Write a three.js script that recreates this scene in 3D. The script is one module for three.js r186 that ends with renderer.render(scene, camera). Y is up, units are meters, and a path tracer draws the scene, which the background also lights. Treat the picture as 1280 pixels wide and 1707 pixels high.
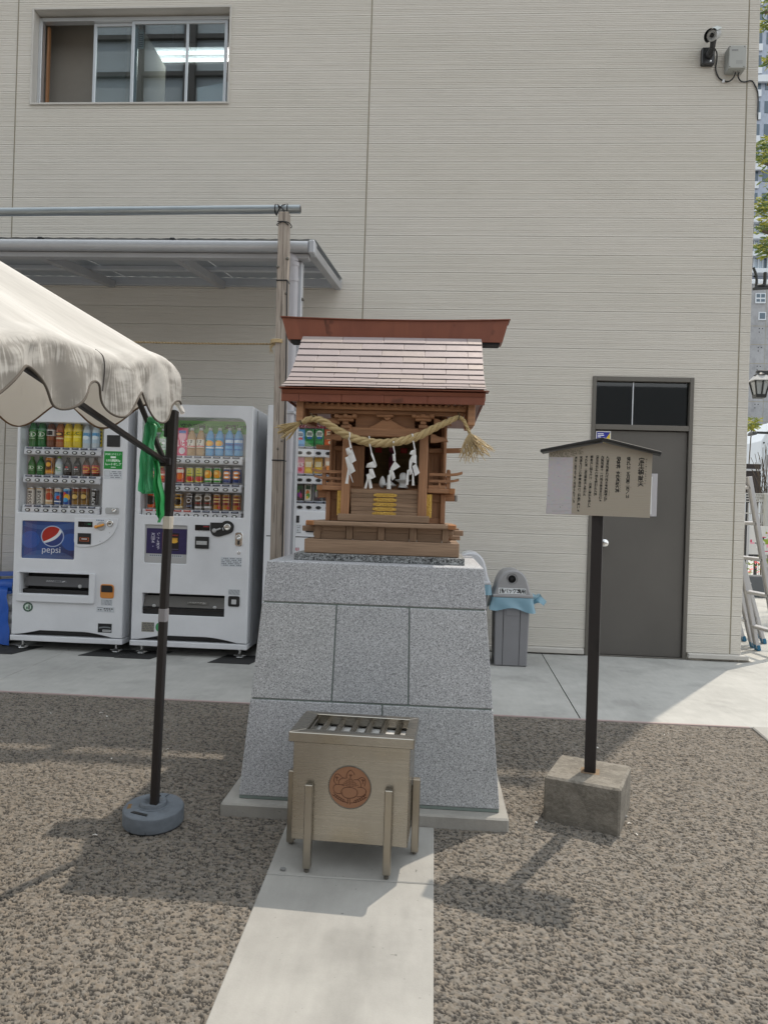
import * as THREE from 'three';
import { mergeGeometries } from 'three/addons/utils/BufferGeometryUtils.js';
import { RectAreaLightUniformsLib } from 'three/addons/lights/RectAreaLightUniformsLib.js';

// ---------------------------------------------------------------- camera, sky, sun, exposure
const scene = new THREE.Scene();
const FPX = 1231.443, EYE = new THREE.Vector3(3.65936, 1.10061, 6.08200);
const camera = new THREE.PerspectiveCamera(2 * Math.atan(853.5 / FPX) * 180 / Math.PI, 767 / 1024, 0.05, 900);
camera.position.copy(EYE);
camera.rotation.set(0.001431, 0.065839, 0.030943, 'YXZ');
camera.updateMatrixWorld(true);

const SUN = new THREE.Vector3(0.2520, 0.887, -0.387).normalize();
{ // thin high haze: a pale sky, a little bluer overhead and brighter round the sun
  const W = 512, H = 256, d = new Float32Array(W * H * 4), v = new THREE.Vector3();
  for (let j = 0; j < H; j++) for (let i = 0; i < W; i++) {
    const el = ((j + .5) / H - .5) * Math.PI, az = ((i + .5) / W - .5) * 2 * Math.PI; v.set(Math.cos(az) * Math.cos(el), Math.sin(el), Math.sin(az) * Math.cos(el));
    const up = Math.max(0, v.y), c = Math.max(0, v.dot(SUN)), glow = 1.2 * Math.pow(c, 10) + .35 * Math.pow(c, 3), t = Math.pow(up, .6), b = v.y < 0 ? .45 : 1, k = (j * W + i) * 4;
    d[k] = b * (4.5 - .80 * t + glow); d[k + 1] = b * (4.5 - .48 * t + glow * .97); d[k + 2] = b * (4.45 - .12 * t + glow * .9); d[k + 3] = 1;
  }
  const t = new THREE.DataTexture(d, W, H, THREE.RGBAFormat, THREE.FloatType); t.mapping = THREE.EquirectangularReflectionMapping; t.magFilter = THREE.LinearFilter; t.needsUpdate = true;
  scene.background = t; scene.environment = t; scene.backgroundIntensity = scene.environmentIntensity = 0.3;
}
const sun = new THREE.DirectionalLight(0xfff3e2, 2.95);
sun.position.copy(SUN).multiplyScalar(40).add(new THREE.Vector3(3.5, 0, 2)); sun.target.position.set(3.5, 0, 2);
sun.castShadow = true; sun.shadow.mapSize.set(4096, 4096);
Object.assign(sun.shadow.camera, { left: -12, right: 12, top: 12, bottom: -12, near: 1, far: 120 });
scene.add(sun, sun.target);
const renderer = new THREE.WebGLRenderer({ antialias: true });
renderer.setSize(767, 1024); renderer.shadowMap.enabled = true;
renderer.toneMapping = THREE.LinearToneMapping; renderer.toneMappingExposure = 1.08;
RectAreaLightUniformsLib.init();

// ---------------------------------------------------------------- helpers
const V = (x, y, z) => new THREE.Vector3(x, y, z);
// where a pixel of the 1280 x 1707 photograph lies on the plane z = const (x = const, y = const)
const ray = (u, v) => V((u - 640) / FPX, (853.5 - v) / FPX, -1).applyQuaternion(camera.quaternion);
const P = (u, v, z) => { const d = ray(u, v); return d.multiplyScalar((z - EYE.z) / d.z).add(EYE); };
const PX = (u, v, x) => { const d = ray(u, v); return d.multiplyScalar((x - EYE.x) / d.x).add(EYE); };
const EDGE = 1.95, SLOPE = 0.07, gy = (z) => -SLOPE * Math.min(8, Math.max(0, z - EDGE));
const crop = (ox, oy, s) => (x, y, z) => P(ox + x * s, oy + y * s, z);

function rng(seed) { let a = seed >>> 0; return () => { a = (a + 0x6d2b79f5) | 0; let t = Math.imul(a ^ (a >>> 15), 1 | a); t = (t + Math.imul(t ^ (t >>> 7), 61 | t)) ^ t; return ((t ^ (t >>> 14)) >>> 0) / 4294967296; }; }
const rnd = rng(7);
const clamp = THREE.MathUtils.clamp, lerp = THREE.MathUtils.lerp, sstep = THREE.MathUtils.smoothstep;
function hash(x, y, s) { let h = Math.imul(x, 374761393) + Math.imul(y, 668265263) + Math.imul(s, 974711) | 0; h = Math.imul(h ^ (h >>> 13), 1274126177); return ((h ^ (h >>> 16)) >>> 0) / 4294967296; }
function vnoise(x, y, px, py, s) {
  const ix = Math.floor(x), iy = Math.floor(y), fx = x - ix, fy = y - iy, u = fx * fx * (3 - 2 * fx), v = fy * fy * (3 - 2 * fy);
  const m = (i, p) => ((i % p) + p) % p, x0 = m(ix, px), x1 = m(ix + 1, px), y0 = m(iy, py), y1 = m(iy + 1, py);
  return lerp(lerp(hash(x0, y0, s), hash(x1, y0, s), u), lerp(hash(x0, y1, s), hash(x1, y1, s), u), v);
}
function fbm(u, v, px, py, oct, s = 1) { let a = 0, w = 0.5, t = 0; for (let i = 0; i < oct; i++) { a += w * vnoise(u * px, v * py, px, py, s + i); t += w; w *= 0.55; px *= 2; py *= 2; } return a / t; }
const toS = (c) => (c <= 0.0031308 ? c * 12.92 : 1.055 * Math.pow(Math.min(c, 1), 1 / 2.4) - 0.055);
function tex(w, h, fn, rx = 1, ry = 1) {   // colour map; fn gives linear values
  const d = new Uint8Array(w * h * 4);
  for (let j = 0; j < h; j++) for (let i = 0; i < w; i++) { const c = fn((i + .5) / w, (j + .5) / h, i, j), k = (j * w + i) * 4; for (let q = 0; q < 3; q++) d[k + q] = Math.round(255 * toS(clamp(c.length ? c[q] : c, 0, 1))); d[k + 3] = 255; }
  return dtex(d, w, h, rx, ry, true);
}
function gtex(w, h, fn, rx = 1, ry = 1) {  // bump or roughness map
  const d = new Uint8Array(w * h * 4);
  for (let j = 0; j < h; j++) for (let i = 0; i < w; i++) { const c = Math.round(255 * clamp(fn((i + .5) / w, (j + .5) / h, i, j), 0, 1)), k = (j * w + i) * 4; d[k] = d[k + 1] = d[k + 2] = c; d[k + 3] = 255; }
  return dtex(d, w, h, rx, ry, false);
}
function dtex(d, w, h, rx, ry, srgb) {
  const t = new THREE.DataTexture(d, w, h, THREE.RGBAFormat); t.wrapS = t.wrapT = THREE.RepeatWrapping; t.magFilter = THREE.LinearFilter; t.minFilter = THREE.LinearMipmapLinearFilter; t.generateMipmaps = true;
  if (srgb) t.colorSpace = THREE.SRGBColorSpace; t.repeat.set(rx, ry); t.needsUpdate = true; return t;
}
const col = (r, g, b) => new THREE.Color().setRGB(r, g, b);
const std = (o) => new THREE.MeshStandardMaterial(o), phy = (o) => new THREE.MeshPhysicalMaterial(o);

// ---- geometry
let uvShift = 0;
function flat(g) {                          // own corners per face, uv in metres from the three planes
  if (g.index) g = g.toNonIndexed();
  g.computeVertexNormals();
  const p = g.attributes.position, n = g.attributes.normal, uv = new Float32Array(p.count * 2);
  const ox = uvShift = (uvShift + 0.377) % 7.3, oy = (ox * 1.7) % 3.1;
  for (let i = 0; i < p.count; i += 3) {
    const ax = Math.abs(n.getX(i)), ay = Math.abs(n.getY(i)), az = Math.abs(n.getZ(i));
    for (let k = i; k < i + 3; k++) {
      const x = p.getX(k), y = p.getY(k), z = p.getZ(k);
      const [a, b] = az >= ax && az >= ay ? [x, y] : ax >= ay ? [z, y] : [x, z];
      uv[2 * k] = a + ox; uv[2 * k + 1] = b + oy;
    }
  }
  g.setAttribute('uv', new THREE.BufferAttribute(uv, 2)); for (const k of Object.keys(g.attributes)) if (!['position', 'normal', 'uv'].includes(k)) g.deleteAttribute(k);
  return g;
}
function smoothed(g) { if (g.index) g = g.toNonIndexed(); for (const k of Object.keys(g.attributes)) if (!['position', 'normal', 'uv'].includes(k)) g.deleteAttribute(k); return g; }
function hexa(c, b = 0) {                   // c(x,y,z in 0..1) -> Vector3: a box bent to eight corners, edges chamfered by b metres
  const L = [c(1, .5, .5).distanceTo(c(0, .5, .5)), c(.5, 1, .5).distanceTo(c(.5, 0, .5)), c(.5, .5, 1).distanceTo(c(.5, .5, 0))];
  const e = L.map((l) => Math.min(0.45, b / l)), pos = [];
  const vert = (s, axis) => { const q = [0, 1, 2].map((k) => (s[k] > 0 ? 1 : 0) + (k === axis ? 0 : (s[k] > 0 ? -e[k] : e[k]))); return c(q[0], q[1], q[2]); };
  const tri = (...v) => { for (const q of v) pos.push(q.x, q.y, q.z); };
  const ctr = c(.5, .5, .5), face = (vs) => { const n = new THREE.Vector3().crossVectors(vs[1].clone().sub(vs[0]), vs[2].clone().sub(vs[0])); const m = vs.reduce((a, q) => a.add(q), V(0, 0, 0)).divideScalar(vs.length); if (n.dot(m.sub(ctr)) < 0) vs = vs.slice().reverse(); for (let i = 1; i + 1 < vs.length; i++) tri(vs[0], vs[i], vs[i + 1]); };
  for (let a = 0; a < 3; a++) for (const s of [-1, 1]) { const [p, q] = [(a + 1) % 3, (a + 2) % 3]; face([[-1, -1], [1, -1], [1, 1], [-1, 1]].map(([i, j]) => { const t = []; t[a] = s; t[p] = i; t[q] = j; return vert(t, a); })); }
  if (b > 0) {
    for (let a = 0; a < 3; a++) { const [p, q] = [(a + 1) % 3, (a + 2) % 3]; for (const i of [-1, 1]) for (const j of [-1, 1]) { const t = (s) => { const r = []; r[a] = s; r[p] = i; r[q] = j; return r; }; face([vert(t(-1), p), vert(t(1), p), vert(t(1), q), vert(t(-1), q)]); } }
    for (const i of [-1, 1]) for (const j of [-1, 1]) for (const k of [-1, 1]) face([vert([i, j, k], 0), vert([i, j, k], 1), vert([i, j, k], 2)]);
  }
  const g = new THREE.BufferGeometry(); g.setAttribute('position', new THREE.Float32BufferAttribute(pos, 3)); return flat(g);
}
const bx = (x0, x1, y0, y1, z0, z1, b = 0.002) => hexa((x, y, z) => V(lerp(x0, x1, x), lerp(y0, y1, y), lerp(z0, z1, z)), Math.min(b, Math.abs(x1 - x0) * .3, Math.abs(y1 - y0) * .3, Math.abs(z1 - z0) * .3));
// frustum between a lower and an upper rectangle [x0,x1,z0,z1]
const frus = (lo, y0, hi, y1, b = 0.003) => hexa((x, y, z) => V(lerp(lerp(lo[0], lo[1], x), lerp(hi[0], hi[1], x), y), lerp(y0, y1, y), lerp(lerp(lo[2], lo[3], z), lerp(hi[2], hi[3], z), y)), b);
function aim(g, p, q) { const d = q.clone().sub(p); g.applyQuaternion(new THREE.Quaternion().setFromUnitVectors(V(0, 1, 0), d.clone().normalize())); g.translate(p.x, p.y, p.z); return g; }
function rod(p, q, r, r2 = r, seg = 14) { const l = p.distanceTo(q), g = new THREE.CylinderGeometry(r2, r, l, seg); g.translate(0, l / 2, 0); return smoothed(aim(g, p, q)); }
function bar(p, q, w, h, b = 0.002) { const l = p.distanceTo(q); return aim(bx(-w / 2, w / 2, 0, l, -h / 2, h / 2, b), p, q); }
function tube(pts, r, seg = 8, n = pts.length * 6) { return smoothed(new THREE.TubeGeometry(new THREE.CatmullRomCurve3(pts), n, r, seg)); }
function ball(p, r, sx = 1, sy = 1, sz = 1) { const g = new THREE.SphereGeometry(r, 14, 10); g.scale(sx, sy, sz); g.translate(p.x, p.y, p.z); return smoothed(g); }
function lathe(pts, seg = 20) { return smoothed(new THREE.LatheGeometry(pts.map(([r, y]) => new THREE.Vector2(r, y)), seg)); }
function poly(pts) { const s = new THREE.Shape(); pts.forEach(([x, y], i) => (i ? s.lineTo(x, y) : s.moveTo(x, y))); s.closePath(); return s; }
function rrect(s, x0, y0, x1, y1, r, rtr = r) {  // rounded rectangle path, anticlockwise; rtr = radius of the top right corner
  s.moveTo(x0 + r, y0); s.lineTo(x1 - r, y0); s.quadraticCurveTo(x1, y0, x1, y0 + r); s.lineTo(x1, y1 - rtr); s.quadraticCurveTo(x1, y1, x1 - rtr, y1); s.lineTo(x0 + r, y1); s.quadraticCurveTo(x0, y1, x0, y1 - r); s.lineTo(x0, y0 + r); s.quadraticCurveTo(x0, y0, x0 + r, y0); return s;
}
function ext(shape, depth, z0 = 0, bevel = 0, seg = 10) { const g = new THREE.ExtrudeGeometry(shape, { depth: depth - 2 * bevel, bevelEnabled: bevel > 0, bevelThickness: bevel, bevelSize: bevel, bevelOffset: -bevel, bevelSegments: 1, curveSegments: seg }); g.translate(0, 0, z0 + bevel); return flat(g); }
const mv = (g, x, y, z) => (g.translate(x, y, z), g);
const ry = (g, a) => (g.rotateY(a), g), rx = (g, a) => (g.rotateX(a), g), rz = (g, a) => (g.rotateZ(a), g);
function grid(nu, nv, fn, uvfn) {           // a bent sheet; fn(u,v) -> Vector3
  const pos = [], uv = [], idx = [];
  for (let j = 0; j <= nv; j++) for (let i = 0; i <= nu; i++) { const q = fn(i / nu, j / nv); pos.push(q.x, q.y, q.z); const t = uvfn ? uvfn(i / nu, j / nv) : [i / nu, j / nv]; uv.push(t[0], t[1]); }
  for (let j = 0; j < nv; j++) for (let i = 0; i < nu; i++) { const a = j * (nu + 1) + i; idx.push(a, a + 1, a + nu + 2, a, a + nu + 2, a + nu + 1); }
  const g = new THREE.BufferGeometry(); g.setAttribute('position', new THREE.Float32BufferAttribute(pos, 3)); g.setAttribute('uv', new THREE.Float32BufferAttribute(uv, 2)); g.setIndex(idx); g.computeVertexNormals(); return smoothed(g);
}

// ---- objects
const taken = new Map();
function numbered(n) { const k = taken.get(n) ?? 0; taken.set(n, k + 1); return k ? n + '_' + String(k).padStart(3, '0') : n; }
function mesh(name, geos, m, parent, label) {
  const g = Array.isArray(geos) ? (geos.length > 1 ? mergeGeometries(geos) : geos[0]) : geos;
  const o = new THREE.Mesh(g, m); o.name = parent ? name : numbered(name); o.castShadow = o.receiveShadow = true; (parent ?? scene).add(o); if (label) o.userData.label = label; return o;
}
const part = mesh;
function thing(name, label, category, group) { const o = new THREE.Group(); o.name = numbered(name); scene.add(o); tag(o, label, category, group); return o; }
function tag(o, label, category, group) { Object.assign(o.userData, { label, category }); if (group) o.userData.group = group; return o; }
function struct(o) { o.userData.kind = 'structure'; return o; }
function place(o, x, y, z, turn = 0) { o.position.set(x, y, z); o.rotation.y = turn; return o; }

// ---------------------------------------------------------------- surface patterns
const T = {};
T.mottle = tex(512, 512, (u, v) => 0.9 + 0.2 * (fbm(u, v, 4, 4, 6, 3) - 0.5) + 0.05 * (hash(u * 512 | 0, v * 512 | 0, 5) - .5));
T.fine = gtex(512, 512, (u, v, i, j) => 0.6 * fbm(u, v, 32, 32, 4, 11) + 0.4 * hash(i, j, 3));
T.soft = gtex(512, 512, (u, v) => fbm(u, v, 5, 5, 5, 17));
T.granite = tex(1024, 1024, (u, v, i, j) => { const a = fbm(u, v, 150, 150, 2, 21), b = fbm(u, v, 210, 210, 2, 31), c = fbm(u, v, 6, 6, 3, 41), h = hash(i, j, 2); let k = 0.37 + 0.07 * (c - .5) + 0.08 * (h - .5); if (a > 0.60) k = 0.48 + .06 * h; if (b > 0.64) k = 0.15 + 0.06 * h; else if (b > 0.57) k *= 0.76; return [k * 0.985, k, k * 1.03]; }, 2, 2);
T.graniteDark = tex(512, 512, (u, v, i, j) => { const a = fbm(u, v, 80, 80, 2, 21), b = fbm(u, v, 100, 100, 2, 31), h = hash(i, j, 2); let k = 0.17 + 0.06 * h; if (a > 0.6) k = 0.4; if (b > 0.6) k = 0.035; return [k * .97, k, k]; }, 2.5, 2.5);
T.concrete = tex(1024, 1024, (u, v, i, j) => { const a = fbm(u, v, 3, 3, 7, 51), b = fbm(u, v, 90, 20, 3, 61), d = fbm(u, v, 24, 24, 4, 66), p = vnoise(u * 150, v * 150, 150, 150, 71) > 0.982 ? 0.55 : 1, w = sstep(fbm(u, v, 7, 7, 5, 76), .58, .72); return p * (0.86 + 0.36 * (a - .5) + 0.10 * (b - .5) + .16 * (d - .5) - .10 * w + 0.05 * (hash(i, j, 9) - .5)); }, .5, .5);
T.rough = tex(512, 512, (u, v, i, j) => { const a = fbm(u, v, 5, 5, 6, 91), b = fbm(u, v, 50, 50, 3, 92), c = sstep(fbm(u, v, 9, 9, 5, 93), .5, .62); const k = (.95 + .7 * (a - .5) + .5 * (b - .5)) * (1 - .2 * c) + .12 * (hash(i, j, 6) - .5); return [k, k * .985, k * .95]; }, 2.2, 2.2);
T.concreteBump = gtex(512, 512, (u, v, i, j) => 0.5 * fbm(u, v, 60, 60, 3, 81) + .3 * hash(i, j, 5) + .2 * fbm(u, v, 6, 6, 3, 5), 1.3, 1.3);
const grainFn = (s, cracks) => (u, v, i, j) => { const warp = fbm(u, v, 3, 3, 3, s) * 0.09, y = v + warp; const a = fbm(u, y, 3, 60, 3, s + 7), b = fbm(u, y, 2, 14, 3, s + 13), f = fbm(u, v, 8, 200, 2, s + 5); let k = 0.82 + 0.42 * (a - .5) + .28 * (b - .5) + .22 * (f - .5); if (cracks && fbm(u, y, 2, 40, 2, s + 23) > 0.70) k *= 0.62; return [k, k * (0.985 + .05 * (b - .5)), k * (0.96 + .08 * (b - .5))]; };
T.wood = tex(512, 512, grainFn(101, false), 2.2, 2.2);
T.woodV = T.wood.clone(); T.woodV.rotation = Math.PI / 2; T.woodV.needsUpdate = true;
T.oldWood = tex(512, 512, grainFn(151, true), 1.6, 2.6); T.oldWood.rotation = Math.PI / 2;
T.grain = gtex(512, 512, (u, v) => fbm(u, v + fbm(u, v, 3, 3, 3, 101) * .09, 3, 90, 3, 108), 2.2, 2.2);
T.grainV = T.grain.clone(); T.grainV.rotation = Math.PI / 2; T.grainV.needsUpdate = true;
T.siding = tex(512, 512, (u, v, i, j) => { const a = fbm(u, v, 2, 2, 5, 201), b = fbm(u, v, 10, 160, 2, 211); const sp = vnoise(u * 90, v * 90, 90, 90, 231) > 0.992 ? .72 : 1; const k = sp * (0.94 + 0.07 * (a - .5) + 0.08 * (b - .5) + 0.05 * (hash(i, j, 4) - .5)); return [k, k, k * (1 + .01 * (a - .5))]; }, .8, .8);
T.sidingBump = gtex(512, 512, (u, v, i, j) => .6 * fbm(u, v + .05 * fbm(u, v, 3, 3, 2, 9), 14, 150, 2, 221) + .4 * hash(i, j, 4), 1.6, 1.6);
T.brush = gtex(256, 512, (u, v) => 0.35 + .4 * fbm(u, v, 2, 220, 2, 301) + .25 * fbm(u, v, 4, 4, 4, 311), 2, 2);
T.brushV = T.brush.clone(); T.brushV.rotation = Math.PI / 2; T.brushV.needsUpdate = true;
T.steelTint = tex(512, 512, (u, v) => { const a = fbm(u, v, 4, 4, 5, 331), b = fbm(u, v, 30, 2, 3, 341); const k = 0.86 + .22 * (a - .5) + .1 * (b - .5), w = sstep(fbm(u, v, 3, 3, 4, 351), .45, .75) * .10; return [k, k * (1 - w * .35), k * (1 - w)]; }, 1.5, 1.5);
T.copper = tex(512, 512, (u, v) => { const a = fbm(u, v, 3, 3, 6, 401), b = fbm(u, v, 26, 3, 3, 411), st = sstep(fbm(u, v, 5, 5, 4, 421), .66, .78); const k = 0.85 + .3 * (a - .5) + .14 * (b - .5) - .4 * st; return [k, k * (.97 + .1 * (a - .5)), k]; }, 2, 2);
T.weave = gtex(256, 256, (u, v) => .5 + .25 * Math.sin(u * 2 * Math.PI * 64) * Math.sin(v * 2 * Math.PI * 64) + .5 * (fbm(u, v, 6, 6, 4, 33) - .5), 4, 4);
T.galv = tex(512, 512, (u, v) => { const a = fbm(u, v, 14, 14, 3, 431), b = fbm(u, v, 3, 3, 4, 441); const k = .8 + .3 * (a - .5) + .3 * (b - .5); return [k, k, k * 1.02]; }, 2, 2);
T.asphalt = tex(512, 512, (u, v, i, j) => { const a = fbm(u, v, 60, 60, 3, 501), b = fbm(u, v, 4, 4, 4, 511), k = .15 + .16 * (a - .5) + .08 * (b - .5) + .04 * hash(i, j, 3); return [k * 1.08, k, k * .9]; }, .8, .8);
T.asphaltBump = gtex(512, 512, (u, v) => fbm(u, v, 60, 60, 3, 501), .8, .8);

const M = {};
M.siding = std({ color: col(.665, .625, .55), map: T.siding, bumpMap: T.sidingBump, bumpScale: .0004, roughness: .78 });
M.sidings = [1, .985, 1.012, .995].map((k, i) => { const m = M.siding.clone(); m.color = col(.685 * k, .652 * k, .594 * (k - .006 * (i % 2))); return m; });
M.trim = std({ color: col(.58, .555, .51), map: T.mottle, roughness: .55 });
M.caulk = std({ color: col(.34, .305, .23), map: T.mottle, roughness: .8 });
M.dark = std({ color: col(.012, .012, .013), roughness: .7 });
M.alu = std({ color: col(.66, .68, .70), roughness: .35, metalness: .75, bumpMap: T.brush, bumpScale: .0001 });
M.aluPaint = std({ color: col(.52, .535, .56), map: T.mottle, roughness: .42, metalness: .25 });
M.aluDull = std({ color: col(.42, .42, .43), map: T.mottle, roughness: .5, metalness: .25 });
M.glass = phy({ color: 0xffffff, transmission: 1, thickness: 0, roughness: .01, ior: 1.52, specularIntensity: 1 });
M.winGlass = phy({ color: col(.62, .70, .72), transmission: 1, thickness: 0, roughness: .0, ior: 2.3 });
M.darkGlass = phy({ color: col(.42, .46, .47), transmission: 1, thickness: 0, roughness: .02, ior: 1.55 });
M.doorPaint = std({ color: col(.115, .106, .095), map: T.mottle, bumpMap: T.soft, bumpScale: .0008, roughness: .55 });
M.doorFrame = std({ color: col(.155, .143, .125), map: T.mottle, roughness: .5, metalness: .2 });
M.chrome = std({ color: col(.75, .75, .74), roughness: .18, metalness: 1 });
M.concrete = std({ color: col(.46, .455, .43), map: T.concrete, bumpMap: T.concreteBump, bumpScale: .0012, roughness: .9 });
M.plinth = std({ color: col(.36, .345, .315), map: T.concrete, bumpMap: T.concreteBump, bumpScale: .002, roughness: .93 });
M.slabPath = std({ color: col(.375, .365, .34), map: T.concrete, bumpMap: T.concreteBump, bumpScale: .0010, roughness: .85 });
M.asphalt = std({ map: T.asphalt, bumpMap: T.asphaltBump, bumpScale: .006, roughness: .95 });
M.granites = [1, .95, 1.04, .98, 1.02].map((k, i) => std({ color: col(1.12 * k, 1.12 * k * (1 + .006 * (i % 2)), 1.12 * k * (1.012 - .01 * (i % 3))), map: T.granite, bumpMap: T.fine, bumpScale: .0006, roughness: .78 }));
M.graniteDark = std({ map: T.graniteDark, bumpMap: T.fine, bumpScale: .0004, roughness: .5 });
M.sealant = std({ color: col(.20, .245, .225), map: T.mottle, roughness: .8 });
const woods = (r, g, b, v) => std({ color: col(r, g, b), map: v ? T.woodV : T.wood, bumpMap: v ? T.grainV : T.grain, bumpScale: .0006, roughness: .68 });
M.cedarH = [woods(.40, .205, .105), woods(.36, .185, .096), woods(.43, .225, .118)];
M.cedarV = [woods(.405, .208, .107, 1), woods(.365, .188, .098, 1), woods(.43, .225, .118, 1)];
M.cedarGreyH = [woods(.325, .215, .14), woods(.295, .196, .128), woods(.35, .232, .152)];
M.cedarGreyV = [woods(.325, .215, .14, 1), woods(.30, .198, .13, 1)];
M.cedarDark = woods(.36, .185, .096);
M.copperRed = std({ color: col(.25, .083, .044), map: T.copper, bumpMap: T.soft, bumpScale: .002, roughness: .42, metalness: .12 });
M.roofPlate = [0, 1, 2, 3].map((i) => std({ color: col(.30 + .006 * i, .248 + .005 * i, .245 + .005 * (i % 3)), map: T.mottle, roughness: .5, metalness: .12, bumpMap: T.soft, bumpScale: .003 }));
M.brass = std({ color: col(.72, .48, .13), roughness: .38, metalness: .9, bumpMap: T.fine, bumpScale: .003 });
M.copperCap = std({ color: col(.50, .25, .11), map: T.copper, roughness: .4, metalness: .6 });
M.straw = std({ color: col(.55, .42, .215), map: T.wood, roughness: .85 });
M.strawPale = std({ color: col(.52, .40, .225), roughness: .85 });
M.paper = phy({ color: col(.80, .80, .79), roughness: .9, transmission: .25, thickness: 0, side: THREE.DoubleSide });
M.china = std({ color: col(.72, .74, .74), roughness: .15 });
M.steel = std({ color: col(.43, .40, .35), map: T.steelTint, roughnessMap: T.brush, roughness: .42, metalness: 1, bumpMap: T.brush, bumpScale: .0001 });
M.steelV = std({ color: col(.43, .395, .34), map: T.steelTint, roughness: .36, metalness: 1, bumpMap: T.brushV, bumpScale: .0003 });
M.bolt = std({ color: col(.16, .15, .13), roughness: .5, metalness: .7 });
M.poleBrown = std({ color: col(.016, .012, .011), map: T.mottle, roughness: .48 });
M.vendWhite = std({ color: col(.77, .785, .815), map: T.mottle, roughness: .34, bumpMap: T.soft, bumpScale: .0008 });
M.vendSide = std({ color: col(.77, .785, .815), map: T.mottle, roughness: .38, bumpMap: T.soft, bumpScale: .0008 });
M.vendGrey = std({ color: col(.42, .42, .42), roughness: .4 });
M.black = std({ color: col(.018, .018, .019), roughness: .42 });
M.blackGloss = std({ color: col(.012, .012, .013), roughness: .15 });
M.rubber = std({ color: col(.022, .022, .022), map: T.mottle, bumpMap: T.fine, bumpScale: .001, roughness: .85 });
M.pvc = std({ color: col(.47, .46, .485), map: T.mottle, roughness: .4 });
M.galv = std({ color: col(.42, .46, .47), map: T.galv, roughness: .42, metalness: .75 });
M.skyPale = std({ color: col(.66, .65, .63), map: T.mottle, roughness: .55 });  // pale matte tone standing for sky mirrored in the steel chute
M.oldWood = std({ color: col(.42, .37, .325), map: T.oldWood, bumpMap: T.grainV, bumpScale: .002, roughness: .9 });
M.binGrey = std({ color: col(.235, .235, .247), map: T.mottle, roughness: .5 });
M.binLid = std({ color: col(.32, .317, .322), map: T.mottle, roughness: .5, bumpMap: T.fine, bumpScale: .0004 });
M.bagBlue = phy({ color: col(.27, .46, .57), roughness: .3, transmission: .35, thickness: 0, side: THREE.DoubleSide });
M.clearLid = phy({ color: col(.72, .73, .76), roughness: .35, transmission: .35, thickness: 0 });
M.tarp = std({ color: col(.008, .085, .42), map: T.mottle, roughness: .42, bumpMap: T.soft, bumpScale: .012, side: THREE.DoubleSide });
M.sack = std({ color: col(.52, .52, .52), map: T.mottle, roughness: .7, bumpMap: T.soft, bumpScale: .012 });
M.green = phy({ color: col(.09, .50, .22), roughness: .5, transmission: .4, thickness: 0, side: THREE.DoubleSide, map: T.mottle });
M.disc = std({ color: col(.165, .19, .215), map: T.galv, roughness: .6, bumpMap: T.fine, bumpScale: .0007 });
M.wire = std({ color: col(.03, .03, .032), roughness: .6, metalness: .3 });

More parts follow.
